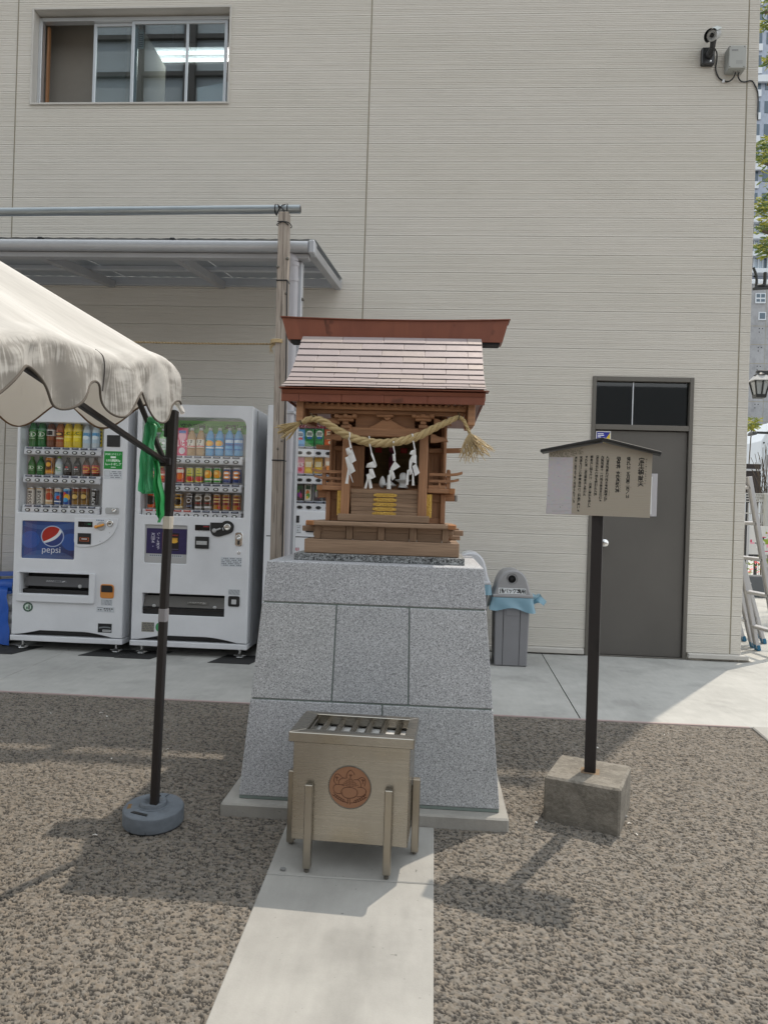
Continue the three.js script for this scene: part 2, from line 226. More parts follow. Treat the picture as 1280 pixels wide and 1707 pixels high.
// ---------------------------------------------------------------- writing: strokes on a 0-9 grid (x, y down)
const KANJI = {
  宝: '5051 13119193 2585 5459 2787 0999 7788', 生: '2003 2292 5059 1696 0999', 辨: '2021 0142 1214 3234 0545 0747 2529 5157 5749 7071 6191 6264 9294 6595 6797 8589', 財: '1141471711 1343 1545 2709 3749 5393 7079 7968 7258', 天: '1191 0595 515609 5699',
  祭: '3003 1131 3124 5095 5080 8054 3464 1595 5559 3618 6689', 礼: '2031 0242 4208 2429 607897 7897', 日: '2121298981 2585', 五: '1191 4139 2464 6469 0999', 月: '312709 318181 8189 3484 3787', 第: '1022 2052 6072 6090 1383 83851585 5359 15171787 8789 5709', 二: '2282 0898', 巳: '21818521 212989 2585 8987', ノ: '8118',
  御: '200305 3559 2439 5042 4171 5155 3575 5559 4969 8191 919698 8189', 神: '2031 0242 4208 2429 61 5292525796 9297 5494 7079', 市: '5051 0393 2528 258588 5359', 杵: '2029 0242 2307 6043 5393 6079 4696 7379', 島: '4021 21818521 2383 219727 2797 9799 1516 1719 5559', 姫: '200839 0343 4309 51599 5999 5292 5676 7276', 大: '0393 5009 5399', 
  久: '3014 2363 630609 4599', 留: '1114 4111 6191 9194 7154 25858929 25 2787 5559', 米: '2032 8062 0494 5059 5409 5499', 藩: '0191 3032 7072 1316 0508 4464 5359 4395 45 56868956 5787 7689', 九: '305009 039393 8399 4348', 代: '2004 1219 4393 605599 8091', 主: '4051 1292 5259 1585 0999', 有: '0292 4005 348486 3489 3686 3888', 馬: '21 1181 1116 3181 1383 1585 16969899 0709', 頼: '0141 2029 02424404 2409 2449 5191 6292 6368 9298 6594 6696 6809 7999', 徳: '200305 3559 2429 4191 6154 43959545 6393 5699 4758 8799', 公: '4005 6094 440809 0989 7798', が: '0353 5358 3014 2009 7193 8092',
  加: '1252 525949 300809 6393936996 6999', 賀: '0142 424034 201004 6292926464 15858815 1686 1787 3809 6899', 十: '0494 5059', 一: '0595', 前: '2032 7062 0393 1419 144449 1645 1747 6468 8489', 田: '1181891911 5159 1585', 斉: '5051 1292 2465 7425 3609 6669 3676 3888', 広: '5051 1292 1209 5438 3898 7699', と: '3134 852578 2889',
  流: '0112 0314 0817 5051 3292 5435 3596 3609 5659 7678 7899', 能: '3014 1444 2545 252945 1647 7175 6293 7589 6698', 楽: '4131 31365646 5161 0112 9181 0777 5559 5709 5799', の: '5206 0618 185252 8396 9678', 技: '2029 0242 0645 6069 4292 4393 936939 5599', を: '1272 4025 2567 8535 3889', 競: '2021 0141 0242 0444 0444474 0709 3749 7071 5191 5292 5494 5709 8799', わ: '2029 0332 2309 2561 9195 9568', れ: '2029 0332 2309 2562 6269 8998', た: '0353 3009 5585 5687 5797', 際: '0109 01415132 3245 5143 5494 7091 7395 5596 5709 7079',
  に: '1019 5383 4789', 願: '0151 0209 1242 2425 2545 3539 6191 7272 6268 9298 6698 6809 7999', か: '0363 6368 3009 7294', け: '1019 4393 7279 7959', 見: '2121267681 2383 2686 3709 6789 8999', 事: '0191 5059 22828422 1585 0797 2989', 勝: '101709 101940 1343 1646 5052 9082 4393 4595 6269 6695 9669', 利: '4011 0343 2029 2409 2547 6267 9199', 収: '1017 1747 4049 5292 926909 5399',
  そ: '1181 8124 2494 943648 4889', 以: '1117 1747 3133 8108 6789', 来: '1191 2232 8262 0494 5059 5409 5499', 称: '4011 0242 2029 2307 6043 5393 7379 6507 8597', 芸: '0191 3033 7073 2474 0696 4628 2898 7799', は: '1019 4393 7079 7959', じ: '3017 1789 6172 8192', め: '2137 6108 084848 8598', 学: '2032 5052 8062 03059395 2575 5459 0796', 業: '3033 7073 1292 2323 0494 1686 5459 5609 5699 2575', 全: '5005 5095 2484 2686 5459 0999', 道: '1021 0414 1418 0818 1899 4041 8071 3191 45858945 4686 4888', ご: '2161 2889 7092 8091', 益: '2032 7062 0393 4406 6496 16961616 1629 9699 3639 6669 0999', 高: '5051 0191 32727432 0595 0509 9599 3777', い: '1018 1837 7196', 現: '0141 0444 0848 2128 51915756 5393 5595 6709 7789 8998', 在: '0292 4009 2529 4494 6469 3999', 至: '0191 4124 2484 7386 0696 5459 0999', る: '2080 8024 2483 8388 8849 4957', ま: '1282 1585 5058 5828 2989', で: '0191 815579 7193 8092', 篤: '1022 2052 6072 6090 2363 2327 2585 27979899 4559', く: '7025 2579', 信: '2004 1219 5061 3191 4383 4585 47878947', 仰: '2004 1219 4142 3249 3978 6191 9197 6269', さ: '1373 4084 3667 3889', て: '0191 8145 4579', 紙: '2003 0325 2509 2409 2909 5169 5199 6062 5494 7099', パ: '3208 6299 8191', ッ: '2234 4244 8249', ク: '3014 2181 8139', 専: '0191 1222 22828622 2484 5057 0797 7789 2838', 用: '2109 219199 9989 2494 2696 5159',
  空: '5051 02019192 3214 6274 2575 5559 0999', き: '1272 1484 4085 2667 2879', 容: '5051 02019192 3214 6284 5406 5496 27777929', 器: '0131340401 6191946461 0595 5308 5398 0636390906 6696996966', 分: '4005 6095 2575 7578 3509', 資: '0112 0415 5034 3191 5246 7296 25757825 2676 2777 3809 6899', 源: '0112 0314 0817 3191 3109 4283 4286 4484 6669 5748 7798', 環: '0141 0444 0848 2128 5191 5393 5596 6509 6696', 境: '2128 0444 0848 6061 5191 5394 45858745 5609 7799', や: '0583 9386 5052 3019', し: '3038 3878', 照: '1141471711 1444 5191 9194 7154 55959855 1809 3839 5859 8899', 明: '1141481811 1444 619199 616709 6494 6696', ー: '0595', ヒ: '1018 1898 1585', ト: '3039 3574', ポ: '0383 4049 2607 6687 8191', ン: '1132 0898', プ: '1171 7139 9091', ス: '1181 8109 5589', テ: '1181 0494 5449', シ: '1132 0435 0898', ョ: '2282 8288 2288 2585', ぐ: '6024 2469 8091 8193', っ: '1474 7478 7849', 凝: '0112 0718 3136 4122 3242 2544 3509 5292 5373 6474 7479 5699', 固: '0191990901 2474 5155 37777937', 系: '8011 5025 2575 7527 2787 5559 3618 6698', う: '4061 2454 5457 5748', ほ: '1019 4191 4494 7179 5889', べ: '0642 4298 7282', ん: '4009 0548 4898', ざ: '1373 4084 3667 3889', ち: '1272 3027 2775 7579', 急: '4013 2171 2383 1585 8123', 体: '2004 1219 3393 6069 6307 6397', 自: '4031 2121298921 2484 2686', 動: '0141 0242 2028 0545 0848 5393 9369 7048', 販: '1141471711 1709 5191 5109 5494 5499', 売: '1181 5053 2474 0696 4709 6799', 飲: '5014 5024 1545 1849 6091 7209 7299', 料: '2029 0343 1112 6172 6374 4696 8089', '。': '48685949', '・': '45555646', '、': '4658',
};
function kanji(g, ch, x, y, s, wt) {
  const k = KANJI[ch]; if (!k) return false;
  g.lineWidth = wt * s; g.lineCap = 'round'; g.lineJoin = 'round';
  for (const st of k.split(' ')) { g.beginPath(); for (let i = 0; i + 1 < st.length; i += 2) { const px = x + (+st[i] + .5) / 10 * s, py = y + (+st[i + 1] + .5) / 10 * s; i ? g.lineTo(px, py) : g.moveTo(px, py); } if (st.length <= 3) g.lineTo(x + (+st[0] + .6) / 10 * s, y + (+st[1] + .6) / 10 * s); g.stroke(); }
  return true;
}
function write(g, str, x, y, s, { vert = false, color = '#111', wt = .1, gap = 0, font = 'sans-serif' } = {}) {
  g.strokeStyle = g.fillStyle = color;
  for (const ch of str) {
    let adv = s;
    if (ch !== ' ' && !kanji(g, ch, x, y, s, wt)) { g.font = 'bold ' + s * .95 + 'px ' + font; g.textAlign = 'left'; g.textBaseline = 'alphabetic'; g.fillText(ch, x, y + s * .86); adv = g.measureText(ch).width * 1.02; }
    else if (ch === ' ') adv = s * .6;
    if (vert) y += s + gap; else x += adv + gap;
  }
}
// one sheet that holds all small flat print
const AT = document.createElement('canvas'); AT.width = AT.height = 2048; const atg = AT.getContext('2d');
atg.fillStyle = '#ccc'; atg.fillRect(0, 0, 2048, 2048);
let ax = 4, ay = 4, ah = 0;
function printed(w, h, draw) { if (ax + w + 4 > 2048) { ax = 4; ay += ah + 4; ah = 0; } const r = [ax, ay, w, h]; atg.save(); atg.translate(ax, ay); atg.beginPath(); atg.rect(0, 0, w, h); atg.clip(); draw(atg, w, h); atg.restore(); ax += w + 4; ah = Math.max(ah, h); return [r[0] / 2048, 1 - (r[1] + h) / 2048, w / 2048, h / 2048]; }
const atlasTex = new THREE.CanvasTexture(AT); atlasTex.colorSpace = THREE.SRGBColorSpace; atlasTex.magFilter = THREE.LinearFilter;
M.print = std({ map: atlasTex, roughness: .45 }); M.printGloss = std({ map: atlasTex, roughness: .16 }); M.printMetal = std({ map: atlasTex, roughness: .3, metalness: .35 });
// a thin printed plate facing +z with rounded edge
function plate(x0, y0, x1, y1, z, reg, d = .0015) {
  const g = new THREE.BoxGeometry(x1 - x0, y1 - y0, d).toNonIndexed(), uv = g.attributes.uv, n = g.attributes.normal;
  for (let i = 0; i < uv.count; i++) { const f = n.getZ(i) > .5; uv.setXY(i, reg[0] + (f ? uv.getX(i) : .02) * reg[2], reg[1] + (f ? uv.getY(i) : .02) * reg[3]); }
  g.translate((x0 + x1) / 2, (y0 + y1) / 2, z + d / 2); return g;
}

// ---------------------------------------------------------------- ground
{ // one sheet to the horizon; beyond the concrete apron it falls gently towards the viewer
  const xs = [-300, -8, 0, 3, 6, 12, 300], zs = [-400, -30, EDGE - .001, EDGE, 3, 4.5, 6, 9.9, 300], pos = [], idx = [], uv = [];
  for (const z of zs) for (const x of xs) { pos.push(x, z < EDGE ? -.17 : gy(z) - .016, z); uv.push(x, z); }
  for (let j = 0; j + 1 < zs.length; j++) for (let i = 0; i + 1 < xs.length; i++) { const a = j * xs.length + i, b = a + xs.length; idx.push(a, b, b + 1, a, b + 1, a + 1); }
  const g = new THREE.BufferGeometry(); g.setAttribute('position', new THREE.Float32BufferAttribute(pos, 3)); g.setAttribute('uv', new THREE.Float32BufferAttribute(uv, 2)); g.setIndex(idx); g.computeVertexNormals();
  struct(mesh('ground', smoothed(g), M.asphalt));
}
{ // the coarse open asphalt: stone by stone relief as far as the photograph resolves it
  const CELL = .0098, X0 = .7, X1 = 5.41, pos = [], colr = [], uv = [], idx = [], tmp = V(0, 0, 0);
  const seen = (x, z) => { tmp.set(x, gy(z), z).applyMatrix4(camera.matrixWorldInverse); const d = -tmp.z; if (d < .3) return false; const hx = d * 640 / FPX, hy = d * 853.5 / FPX; return Math.abs(tmp.x) < hx + .2 && tmp.y > -hy - .16; };
  function stone(x, z) {
    const wx = x + .005 * (vnoise(x * 80, z * 80, 9999, 9999, 7) - .5), wz = z + .003 * (vnoise(x * 80, z * 80, 9999, 9999, 8) - .5), cx = Math.floor(wx / CELL), cz = Math.floor(wz / CELL);
    let f1 = 9, f2 = 9, id = 0, dx1 = 0, dz1 = 0;
    for (let j = -1; j <= 1; j++) for (let i = -1; i <= 1; i++) {
      const a = cx + i, b = cz + j, dx = wx - (a + .5 + .95 * (hash(a, b, 1) - .5)) * CELL, dz = wz - (b + .5 + .95 * (hash(a, b, 2) - .5)) * CELL, d = Math.hypot(dx, dz) / CELL * (.75 + .55 * hash(a, b, 3));
      if (d < f1) { f2 = f1; f1 = d; id = (a * 73856093) ^ (b * 19349663); dx1 = dx; dz1 = dz; } else if (d < f2) f2 = d;
    }
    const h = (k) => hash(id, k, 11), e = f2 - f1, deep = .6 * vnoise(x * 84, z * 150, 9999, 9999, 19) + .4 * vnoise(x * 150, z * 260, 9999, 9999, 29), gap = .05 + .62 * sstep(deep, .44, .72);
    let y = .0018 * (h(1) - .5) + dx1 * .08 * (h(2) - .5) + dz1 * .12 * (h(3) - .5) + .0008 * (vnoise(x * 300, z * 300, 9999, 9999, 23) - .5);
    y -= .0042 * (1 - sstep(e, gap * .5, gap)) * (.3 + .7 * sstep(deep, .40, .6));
    return [y, .76 + .48 * h(5), h(6), e < gap * .6 && deep > .47];   // the last: gaps coloured near black, for bitumen and for crevice shade
  }
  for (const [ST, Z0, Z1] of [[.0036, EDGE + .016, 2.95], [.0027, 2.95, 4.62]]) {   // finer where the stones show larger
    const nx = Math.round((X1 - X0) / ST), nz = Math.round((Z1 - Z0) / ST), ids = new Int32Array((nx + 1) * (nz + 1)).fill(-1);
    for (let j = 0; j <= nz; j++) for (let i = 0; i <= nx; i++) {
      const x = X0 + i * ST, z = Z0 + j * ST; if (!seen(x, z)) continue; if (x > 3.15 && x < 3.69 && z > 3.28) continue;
      const [y, k, w, tarShade] = stone(x, z), m = .95 + .16 * (fbm(x / 5, z / 5, 6, 6, 3, 33) - .5); ids[j * (nx + 1) + i] = pos.length / 3;
      pos.push(x, gy(z) + y - .0005, z); const b = k * m; tarShade ? colr.push(.038, .034, .030) : colr.push(.180 * b * (1 + .08 * (w - .5)), .158 * b, .132 * b * (1 - .10 * (w - .5))); uv.push(x * 6, z * 6);
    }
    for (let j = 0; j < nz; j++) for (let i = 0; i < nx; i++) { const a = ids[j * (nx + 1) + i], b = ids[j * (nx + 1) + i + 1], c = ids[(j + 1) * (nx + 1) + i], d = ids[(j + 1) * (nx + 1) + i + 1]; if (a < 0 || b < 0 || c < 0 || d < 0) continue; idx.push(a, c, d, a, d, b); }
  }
  const g = new THREE.BufferGeometry(); g.setAttribute('position', new THREE.Float32BufferAttribute(pos, 3)); g.setAttribute('color', new THREE.Float32BufferAttribute(colr, 3)); g.setAttribute('uv', new THREE.Float32BufferAttribute(uv, 2)); g.setIndex(idx); g.computeVertexNormals();
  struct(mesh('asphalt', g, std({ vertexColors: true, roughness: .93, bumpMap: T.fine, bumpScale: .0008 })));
}
{ // concrete apron along the building, in bays with open joints
  const o = thing('pavement'); struct(o);
  const J = [-4, .998, 4.545, 9.2, 14];
  for (let i = 0; i + 1 < J.length; i++) {
    part('slab', hexa((x, y, z) => V(lerp(J[i] + (i ? (i === 1 ? -.045 : .035) * (1 - 2 * z) : 0), J[i + 1] + (i === 0 ? -.045 : i === 1 ? .035 : 0) * (1 - 2 * z), x) + (x ? -.006 : .006), lerp(-.16, 0, y), lerp(0.002, EDGE - .006, z)), .004), M.concrete, o);
  }
  for (let k = 0; k < 3; k++) part('slab', bx(6.24, 14, -.16, -.002, -7.5 - 7.4 * k, -.006 - 7.4 * k, .004), M.concrete, o);
  part('edging', bx(-4, 5.405, -.12, .004, EDGE - .004, EDGE + .014, .003), std({ color: col(.42, .33, .31), map: T.mottle, roughness: .8 }), o);
}
{ // pale kerb and flag path that begins at the right edge
  const o = thing('kerb'); struct(o);
  part('kerb_stone', hexa((x, y, z) => V(lerp(5.41, 5.55, x), lerp(-.2, .012, y) + gy(lerp(EDGE + .016, 3.2, z)), lerp(EDGE + .016, 3.2, z)), .006), M.slabPath, o);
  part('paving', hexa((x, y, z) => V(lerp(5.556, 9, x), lerp(-.2, .008, y) + gy(lerp(EDGE + .016, 3.2, z)), lerp(EDGE + .016, 3.2, z)), .006), M.concrete, o);
}
{ // narrow path of cast slabs leading to the pedestal
  const o = thing('path'); struct(o);
  const zs = [3.262, 3.642, 4.55, 5.46, 6.4];
  for (let i = 0; i + 1 < zs.length; i++) part('slab', hexa((x, y, z) => V(lerp(3.143, 3.7, x), lerp(-.08, .004 - .001 * (i % 2), y) + gy(lerp(zs[i] + .0015, zs[i + 1] - .0015, z)), lerp(zs[i] + .0015, zs[i + 1] - .0015, z)), .003), M.slabPath, o);
}

// ---------------------------------------------------------------- the building
const CO = .15167, G0 = .0578;            // height of one course of the cladding, lowest groove
const WIN = [.14, 1.842, 4.500, 5.300], DOOR = [4.918, 5.717, 0, 2.262], TOP = 6.04;
const building = thing('building', 'two-storey building clad in cream ribbed boards, with a sliding window and a grey door', 'building');
{
  const prof = (() => { const p = [[0, -.010], [.0005, -.0035], [.0028, 0]]; const n = 10, h = CO - .007; for (let i = 0; i < n; i++) { const a = .004 + i * h / n, w = h / n; const dp = .0017 + .0005 * ((i * 7) % 3); p.push([a + w * .56, .0003 * ((i * 5) % 4)]); if (i < n - 1) p.push([a + w * .62, -dp], [a + w * .84, -dp], [a + w * .97, 0]); } p.push([CO - .003, 0], [CO - .0012, -.0045], [CO - .0006, -.010]); return p; })();
  function board(x0, x1, r, y0 = -1, y1 = 99) {
    const base = G0 + r * CO, lo = Math.max(0, y0 - base), hi = Math.min(CO, y1 - base); if (hi - lo < .01) return;
    const at = (y) => { for (let i = 1; i < prof.length; i++) if (prof[i][0] >= y) { const [a, b] = [prof[i - 1], prof[i]]; return lerp(a[1], b[1], (y - a[0]) / (b[0] - a[0] || 1)); } return -.01; };
    const pp = [[lo, -.012], [lo, at(lo)], ...prof.filter(([y]) => y > lo && y < hi), [hi, at(hi)], [hi, -.012]], pos = [];
    for (let i = 0; i + 1 < pp.length; i++) { const [a, b] = [pp[i], pp[i + 1]]; pos.push(x0, base + a[0], a[1], x1, base + a[0], a[1], x1, base + b[0], b[1], x0, base + a[0], a[1], x1, base + b[0], b[1], x0, base + b[0], b[1]); }
    const g = new THREE.BufferGeometry(); g.setAttribute('position', new THREE.Float32BufferAttribute(pos, 3)); part('siding_board', flat(g), M.sidings[Math.floor((r + 7 * Math.max(0, x0)) / 3 + .001) % 4], building);
  }
  const rows = Math.floor((TOP - G0) / CO), j = .0055;
  for (let r = 0; r < rows; r++) {
    const y = G0 + r * CO;
    board(-1.2, -j, r); board(3.03 + j, r < 15 ? DOOR[0] : 6.06 - j, r, -1, 99); if (r < 14) board(DOOR[1], 6.06 - j, r); else if (r === 14) { board(DOOR[1], 6.06 - j, r); board(DOOR[0], DOOR[1], r, DOOR[3]); }
    board(6.06 + j, 6.145, r);
    const cut = y + CO > WIN[2] && y < WIN[3];
    if (!cut) board(j, 3.03 - j, r); else { board(j, WIN[0], r); board(WIN[1], 3.03 - j, r); board(WIN[0], WIN[1], r, -1, WIN[2]); board(WIN[0], WIN[1], r, WIN[3]); }
  }
  for (const x of [0, 3.03, 6.06]) part('joint_strip', bx(x - j, x + j, G0, TOP, -.012, -.0022, 0), M.caulk, building);
  // carcass behind the cladding, with the two openings and closed rooms
  const w0 = -.16, w1 = -.0125, C = [];
  C.push(bx(-9, WIN[0] - .02, 0, TOP, w0, w1, 0), bx(WIN[1] + .02, DOOR[0], 0, TOP, w0, w1, 0), bx(WIN[0] - .02, WIN[1] + .02, 0, WIN[2] - .02, w0, w1, 0), bx(WIN[0] - .02, WIN[1] + .02, WIN[3] + .02, TOP, w0, w1, 0), bx(DOOR[0], DOOR[1], DOOR[3], TOP, w0, w1, 0), bx(DOOR[1], 6.14, 0, TOP, w0, w1, 0));
  C.push(bx(-9, -1.2, 0, TOP, w1 + .001, 0, 0));
  C.push(bx(6.05, 6.143, 0, TOP, -8, w0 - .001, 0), bx(-9, 6.05, 0, TOP, -8.15, -8, 0), bx(-9, -8.85, 0, TOP, -8, w0 - .001, 0));
  part('wall', C, M.siding, building);
  part('roof', [bx(-9.05, 6.145, TOP, TOP + .05, -8.2, .0, .004)], M.trim, building);
  const rail = part('roof_rail', [bx(-9, 6.0, 6.275, 6.49, -.03, -.005, .008)], M.aluPaint, building);
  for (let x = -8.5; x < 6.1; x += 1.8) part('rail_post', rod(V(x, TOP + .05, -.05), V(x, 6.4, -.05), .015), M.aluPaint, rail);
  part('floor_slab', bx(-8.8, 6.04, 2.9, 3.05, -7.99, w0 - .002, 0), M.trim, building);
  const inn = std({ color: col(.24, .205, .165), roughness: .9, map: T.mottle });
  part('room_wall', [bx(-.42, -.4, 3.06, TOP - .01, -3.2, w0 - .002, 0), bx(3.2, 3.22, 3.06, TOP - .01, -3.2, w0 - .002, 0), bx(-.4, 3.2, 3.06, TOP - .01, -3.22, -3.2, 0)], inn, building);
  part('cupboard', bx(-.38, .80, 3.06, 5.60, -1.3, -.36, .01), std({ color: col(.33, .305, .27), roughness: .75, map: T.mottle }), building);
  part('back_room_wall', [bx(4.2, 6.04, 0, 2.89, -3.0, -2.98, 0), bx(4.2, 4.22, 0, 2.89, -2.98, w0 - .002, 0)], std({ color: col(.42, .40, .36), roughness: .9 }), building);
  // base flashing
  part('base_flashing', [bx(-9, DOOR[0] - .01, .012, .052, -.005, .034, .004), bx(-9, DOOR[0] - .01, .05, .056, -.004, .018, .002)], M.trim, building);
  part('base_flashing', [bx(DOOR[1] + .01, 6.195, .018, .054, -.005, .04, .004), bx(DOOR[1] + .01, 6.145, .052, .057, -.004, .018, .002)], M.trim, building);
  // upstairs sliding window
  const win = part('window', [bx(WIN[0] - .012, WIN[0] + .004, WIN[2] - .014, WIN[3] + .012, -.11, .012), bx(WIN[1] - .004, WIN[1] + .012, WIN[2] - .014, WIN[3] + .012, -.11, .012), bx(WIN[0] + .0045, WIN[1] - .0045, WIN[3] - .004, WIN[3] + .012, -.11, .012), bx(WIN[0] + .0045, WIN[1] - .0045, WIN[2] - .014, WIN[2] + .002, -.11, .016)], M.trim, building);
  const sz = -.10, X = (u) => P(u, 100, sz).x, Yb = WIN[2] + .004, Yt = WIN[3] - .02;
  part('window_frame', [bx(WIN[0] + .005, WIN[0] + .035, Yb, Yt, sz - .03, sz + .03), bx(WIN[0] + .037, WIN[1] - .03, Yb, Yb + .022, sz - .03, sz + .03), bx(WIN[0] + .037, WIN[1] - .03, Yt - .03, Yt, sz - .03, sz + .03), bx(WIN[1] - .028, WIN[1] - .005, Yb, Yt, sz - .03, sz + .03)], M.alu, win);
  part('inner_frame', bx(WIN[0] + .045, WIN[0] + .062, Yb + .024, Yt - .032, sz - .07, sz - .034), std({ color: col(.33, .16, .07), map: T.woodV, roughness: .6 }), win);
  for (const [u0, u1, dz] of [[158, 226, -.012], [223, 377, .012]]) {
    const a = X(u0) - .014, b = X(u1) + .014, s = .026, z = sz + dz;
    const f = part('sash', [bx(a, a + s, Yb + .023, Yt - .031, z - .01, z + .01), bx(b - s, b, Yb + .023, Yt - .031, z - .01, z + .01), bx(a + s + .0005, b - s - .0005, Yb + .023, Yb + .05, z - .01, z + .01), bx(a + s + .0005, b - s - .0005, Yt - .058, Yt - .031, z - .01, z + .01), ...(dz > 0 ? [bx(X(313) - .011, X(313) + .011, Yb + .051, Yt - .0585, z - .009, z + .009)] : [])], M.alu, win);
    part('window_pane', bx(a + s - .004, b - s + .004, Yb + .046, Yt - .054, z - .002, z + .002, 0), M.winGlass, f);
  }
  // door with a glazed light above
  const dr = part('door_frame', [bx(DOOR[0], DOOR[0] + .03, .0, DOOR[3], -.06, .012), bx(DOOR[1] - .03, DOOR[1], 0, DOOR[3], -.06, .012), bx(DOOR[0] + .0305, DOOR[1] - .0305, 2.226, DOOR[3], -.06, .012), bx(DOOR[0] + .0305, DOOR[1] - .0305, 1.832, 1.874, -.06, .010)], M.doorFrame, building);
  part('door_leaf', bx(DOOR[0] + .034, DOOR[1] - .034, .012, 1.826, -.055, -.012, .003), M.doorPaint, dr);
  part('door_sill', bx(DOOR[0] + .031, DOOR[1] - .031, .001, .010, -.06, .012, .002), M.doorFrame, dr);
  part('transom_pane', bx(DOOR[0] + .028, DOOR[1] - .028, 1.872, 2.228, -.034, -.030, 0), M.darkGlass, dr);
  part('transom_bar', bx(5.243, 5.251, 1.876, 2.224, -.029, -.022, .001), M.alu, dr);
  part('hinge', [rod(V(5.700, 1.50, .004), V(5.700, 1.62, .004), .009)], M.doorFrame, dr); part('hinge', [rod(V(5.700, .28, .004), V(5.700, .40, .004), .009)], M.doorFrame, dr);
  { const c = P(1006, 905, .0); part('door_handle', [mv(rx(lathe([[0, 0], [.032, 0], [.032, .006], [.026, .012], [.026, .03], [.036, .045], [.034, .062], [.02, .07], [0, .071]]), Math.PI / 2), c.x - .004, c.y, -.012)], M.chrome, dr); }
}
{ // fluorescent fitting on the ceiling of the upstairs room: two tubes that are on
  const o = thing('ceiling_light', 'twin-tube fluorescent ceiling light glowing behind the upstairs window', 'light');
  const c = P(352, 94, -1.25);
  part('housing', bx(-.62, .62, .028, .07, -.11, .11, .004), M.vendWhite, o);
  const em = std({ color: 0xffffff, emissive: col(1, .95, .88), emissiveIntensity: 4 });
  for (const z of [-.06, .06]) part('tube', rod(V(-.58, 0, z), V(.58, 0, z), .016), em, o);
  o.position.copy(c);
  const l = new THREE.RectAreaLight(0xfff2e2, 9, 1.16, .15); l.position.set(c.x, c.y - .03, c.z); l.lookAt(c.x, c.y - 2, c.z); scene.add(l);
  part('hanger', [rod(V(-.4, .07, 0), V(-.4, TOP - c.y - .002, 0), .006), rod(V(.4, .07, 0), V(.4, TOP - c.y - .002, 0), .006)], M.vendWhite, o);
}
{ // white box just inside the window, and the tag hanging from the glass
  const a = P(329, 134, -.2), b = P(392, 176, -.2);
  const o = thing('white_box', 'white carton standing inside the upstairs window at its right end', 'box');
  part('side', hexa((x, y, z) => V(lerp(a.x + .03 * (1 - y), b.x + .1, x), lerp(b.y - .35, a.y - .06 + .08 * x, y), lerp(-.5, -.2, z)), .006), std({ color: col(.78, .78, .82), map: T.mottle, roughness: .6 }), o);
  const t = thing('hanging_tag', 'small white tag hanging on the upstairs window glass', 'tag'), c = P(235, 65, -.15);
  part('card', plate(c.x - .028, c.y - .085, c.x + .028, c.y + .085, c.z, printed(40, 110, (g, w, h) => { g.fillStyle = '#cdd4d6'; g.fillRect(0, 0, w, h); g.fillStyle = '#41535a'; for (let i = 0; i < 7; i++) { g.beginPath(); g.moveTo(4, 24 + i * 11); g.quadraticCurveTo(20, 34 + i * 11, 36, 26 + i * 11); g.lineTo(36, 31 + i * 11); g.quadraticCurveTo(20, 39 + i * 11, 4, 28 + i * 11); g.fill(); } })), M.print, t);
  part('loop', (() => { const g = new THREE.TorusGeometry(.022, .002, 6, 20); g.scale(.75, 1.3, 1); return smoothed(mv(g, c.x, c.y + .11, c.z)); })(), M.vendWhite, t);
  part('chain', tube([V(c.x - .03, c.y + .15, c.z), V(c.x - .034, c.y - .1, c.z), V(c.x - .036, c.y - .23, c.z)], .003, 5), M.alu, t); part('bead', ball(V(c.x - .036, c.y - .23, c.z), .01), M.alu, t);
}
{ // door stickers and paper holder
  const z = -.0105, a = P(993, 718.5, z), b = P(1017, 741, z);
  tag(mesh('door_sticker', plate(a.x, b.y - .03, b.x, a.y, z, printed(140, 150, (g, w, h) => { g.fillStyle = '#e9e9ea'; g.fillRect(0, 0, w, h); g.fillStyle = '#26309c'; g.fillRect(8, 8, w - 16, h - 16); g.fillStyle = '#e2c21e'; g.beginPath(); g.moveTo(w - 8, 14); g.lineTo(w - 8, h - 8); g.lineTo(40, h - 8); g.closePath(); g.fill(); g.fillStyle = '#fff'; g.fillRect(16, 20, 56, 7); g.fillRect(16, 34, 60, 7); g.fillRect(16, 48, 30, 7); })), M.print), 'blue and yellow square sticker at the top corner of the grey door', 'sticker');
  const o = thing('paper_holder', 'clear plastic holder with white paper on the grey door', 'paper holder'), c = P(1072, 789, .0), d = P(1094, 861, .0);
  part('sleeve', bx(c.x, d.x, d.y, c.y, -.0115, -.006, .001), phy({ color: col(.8, .78, .80), roughness: .35, transmission: .55, thickness: 0 }), o);
  part('sheet', bx(c.x + .01, P(1087, 800, 0).x, d.y + .015, c.y - .025, -.0055, -.0035, .0005), M.paper, o);
}

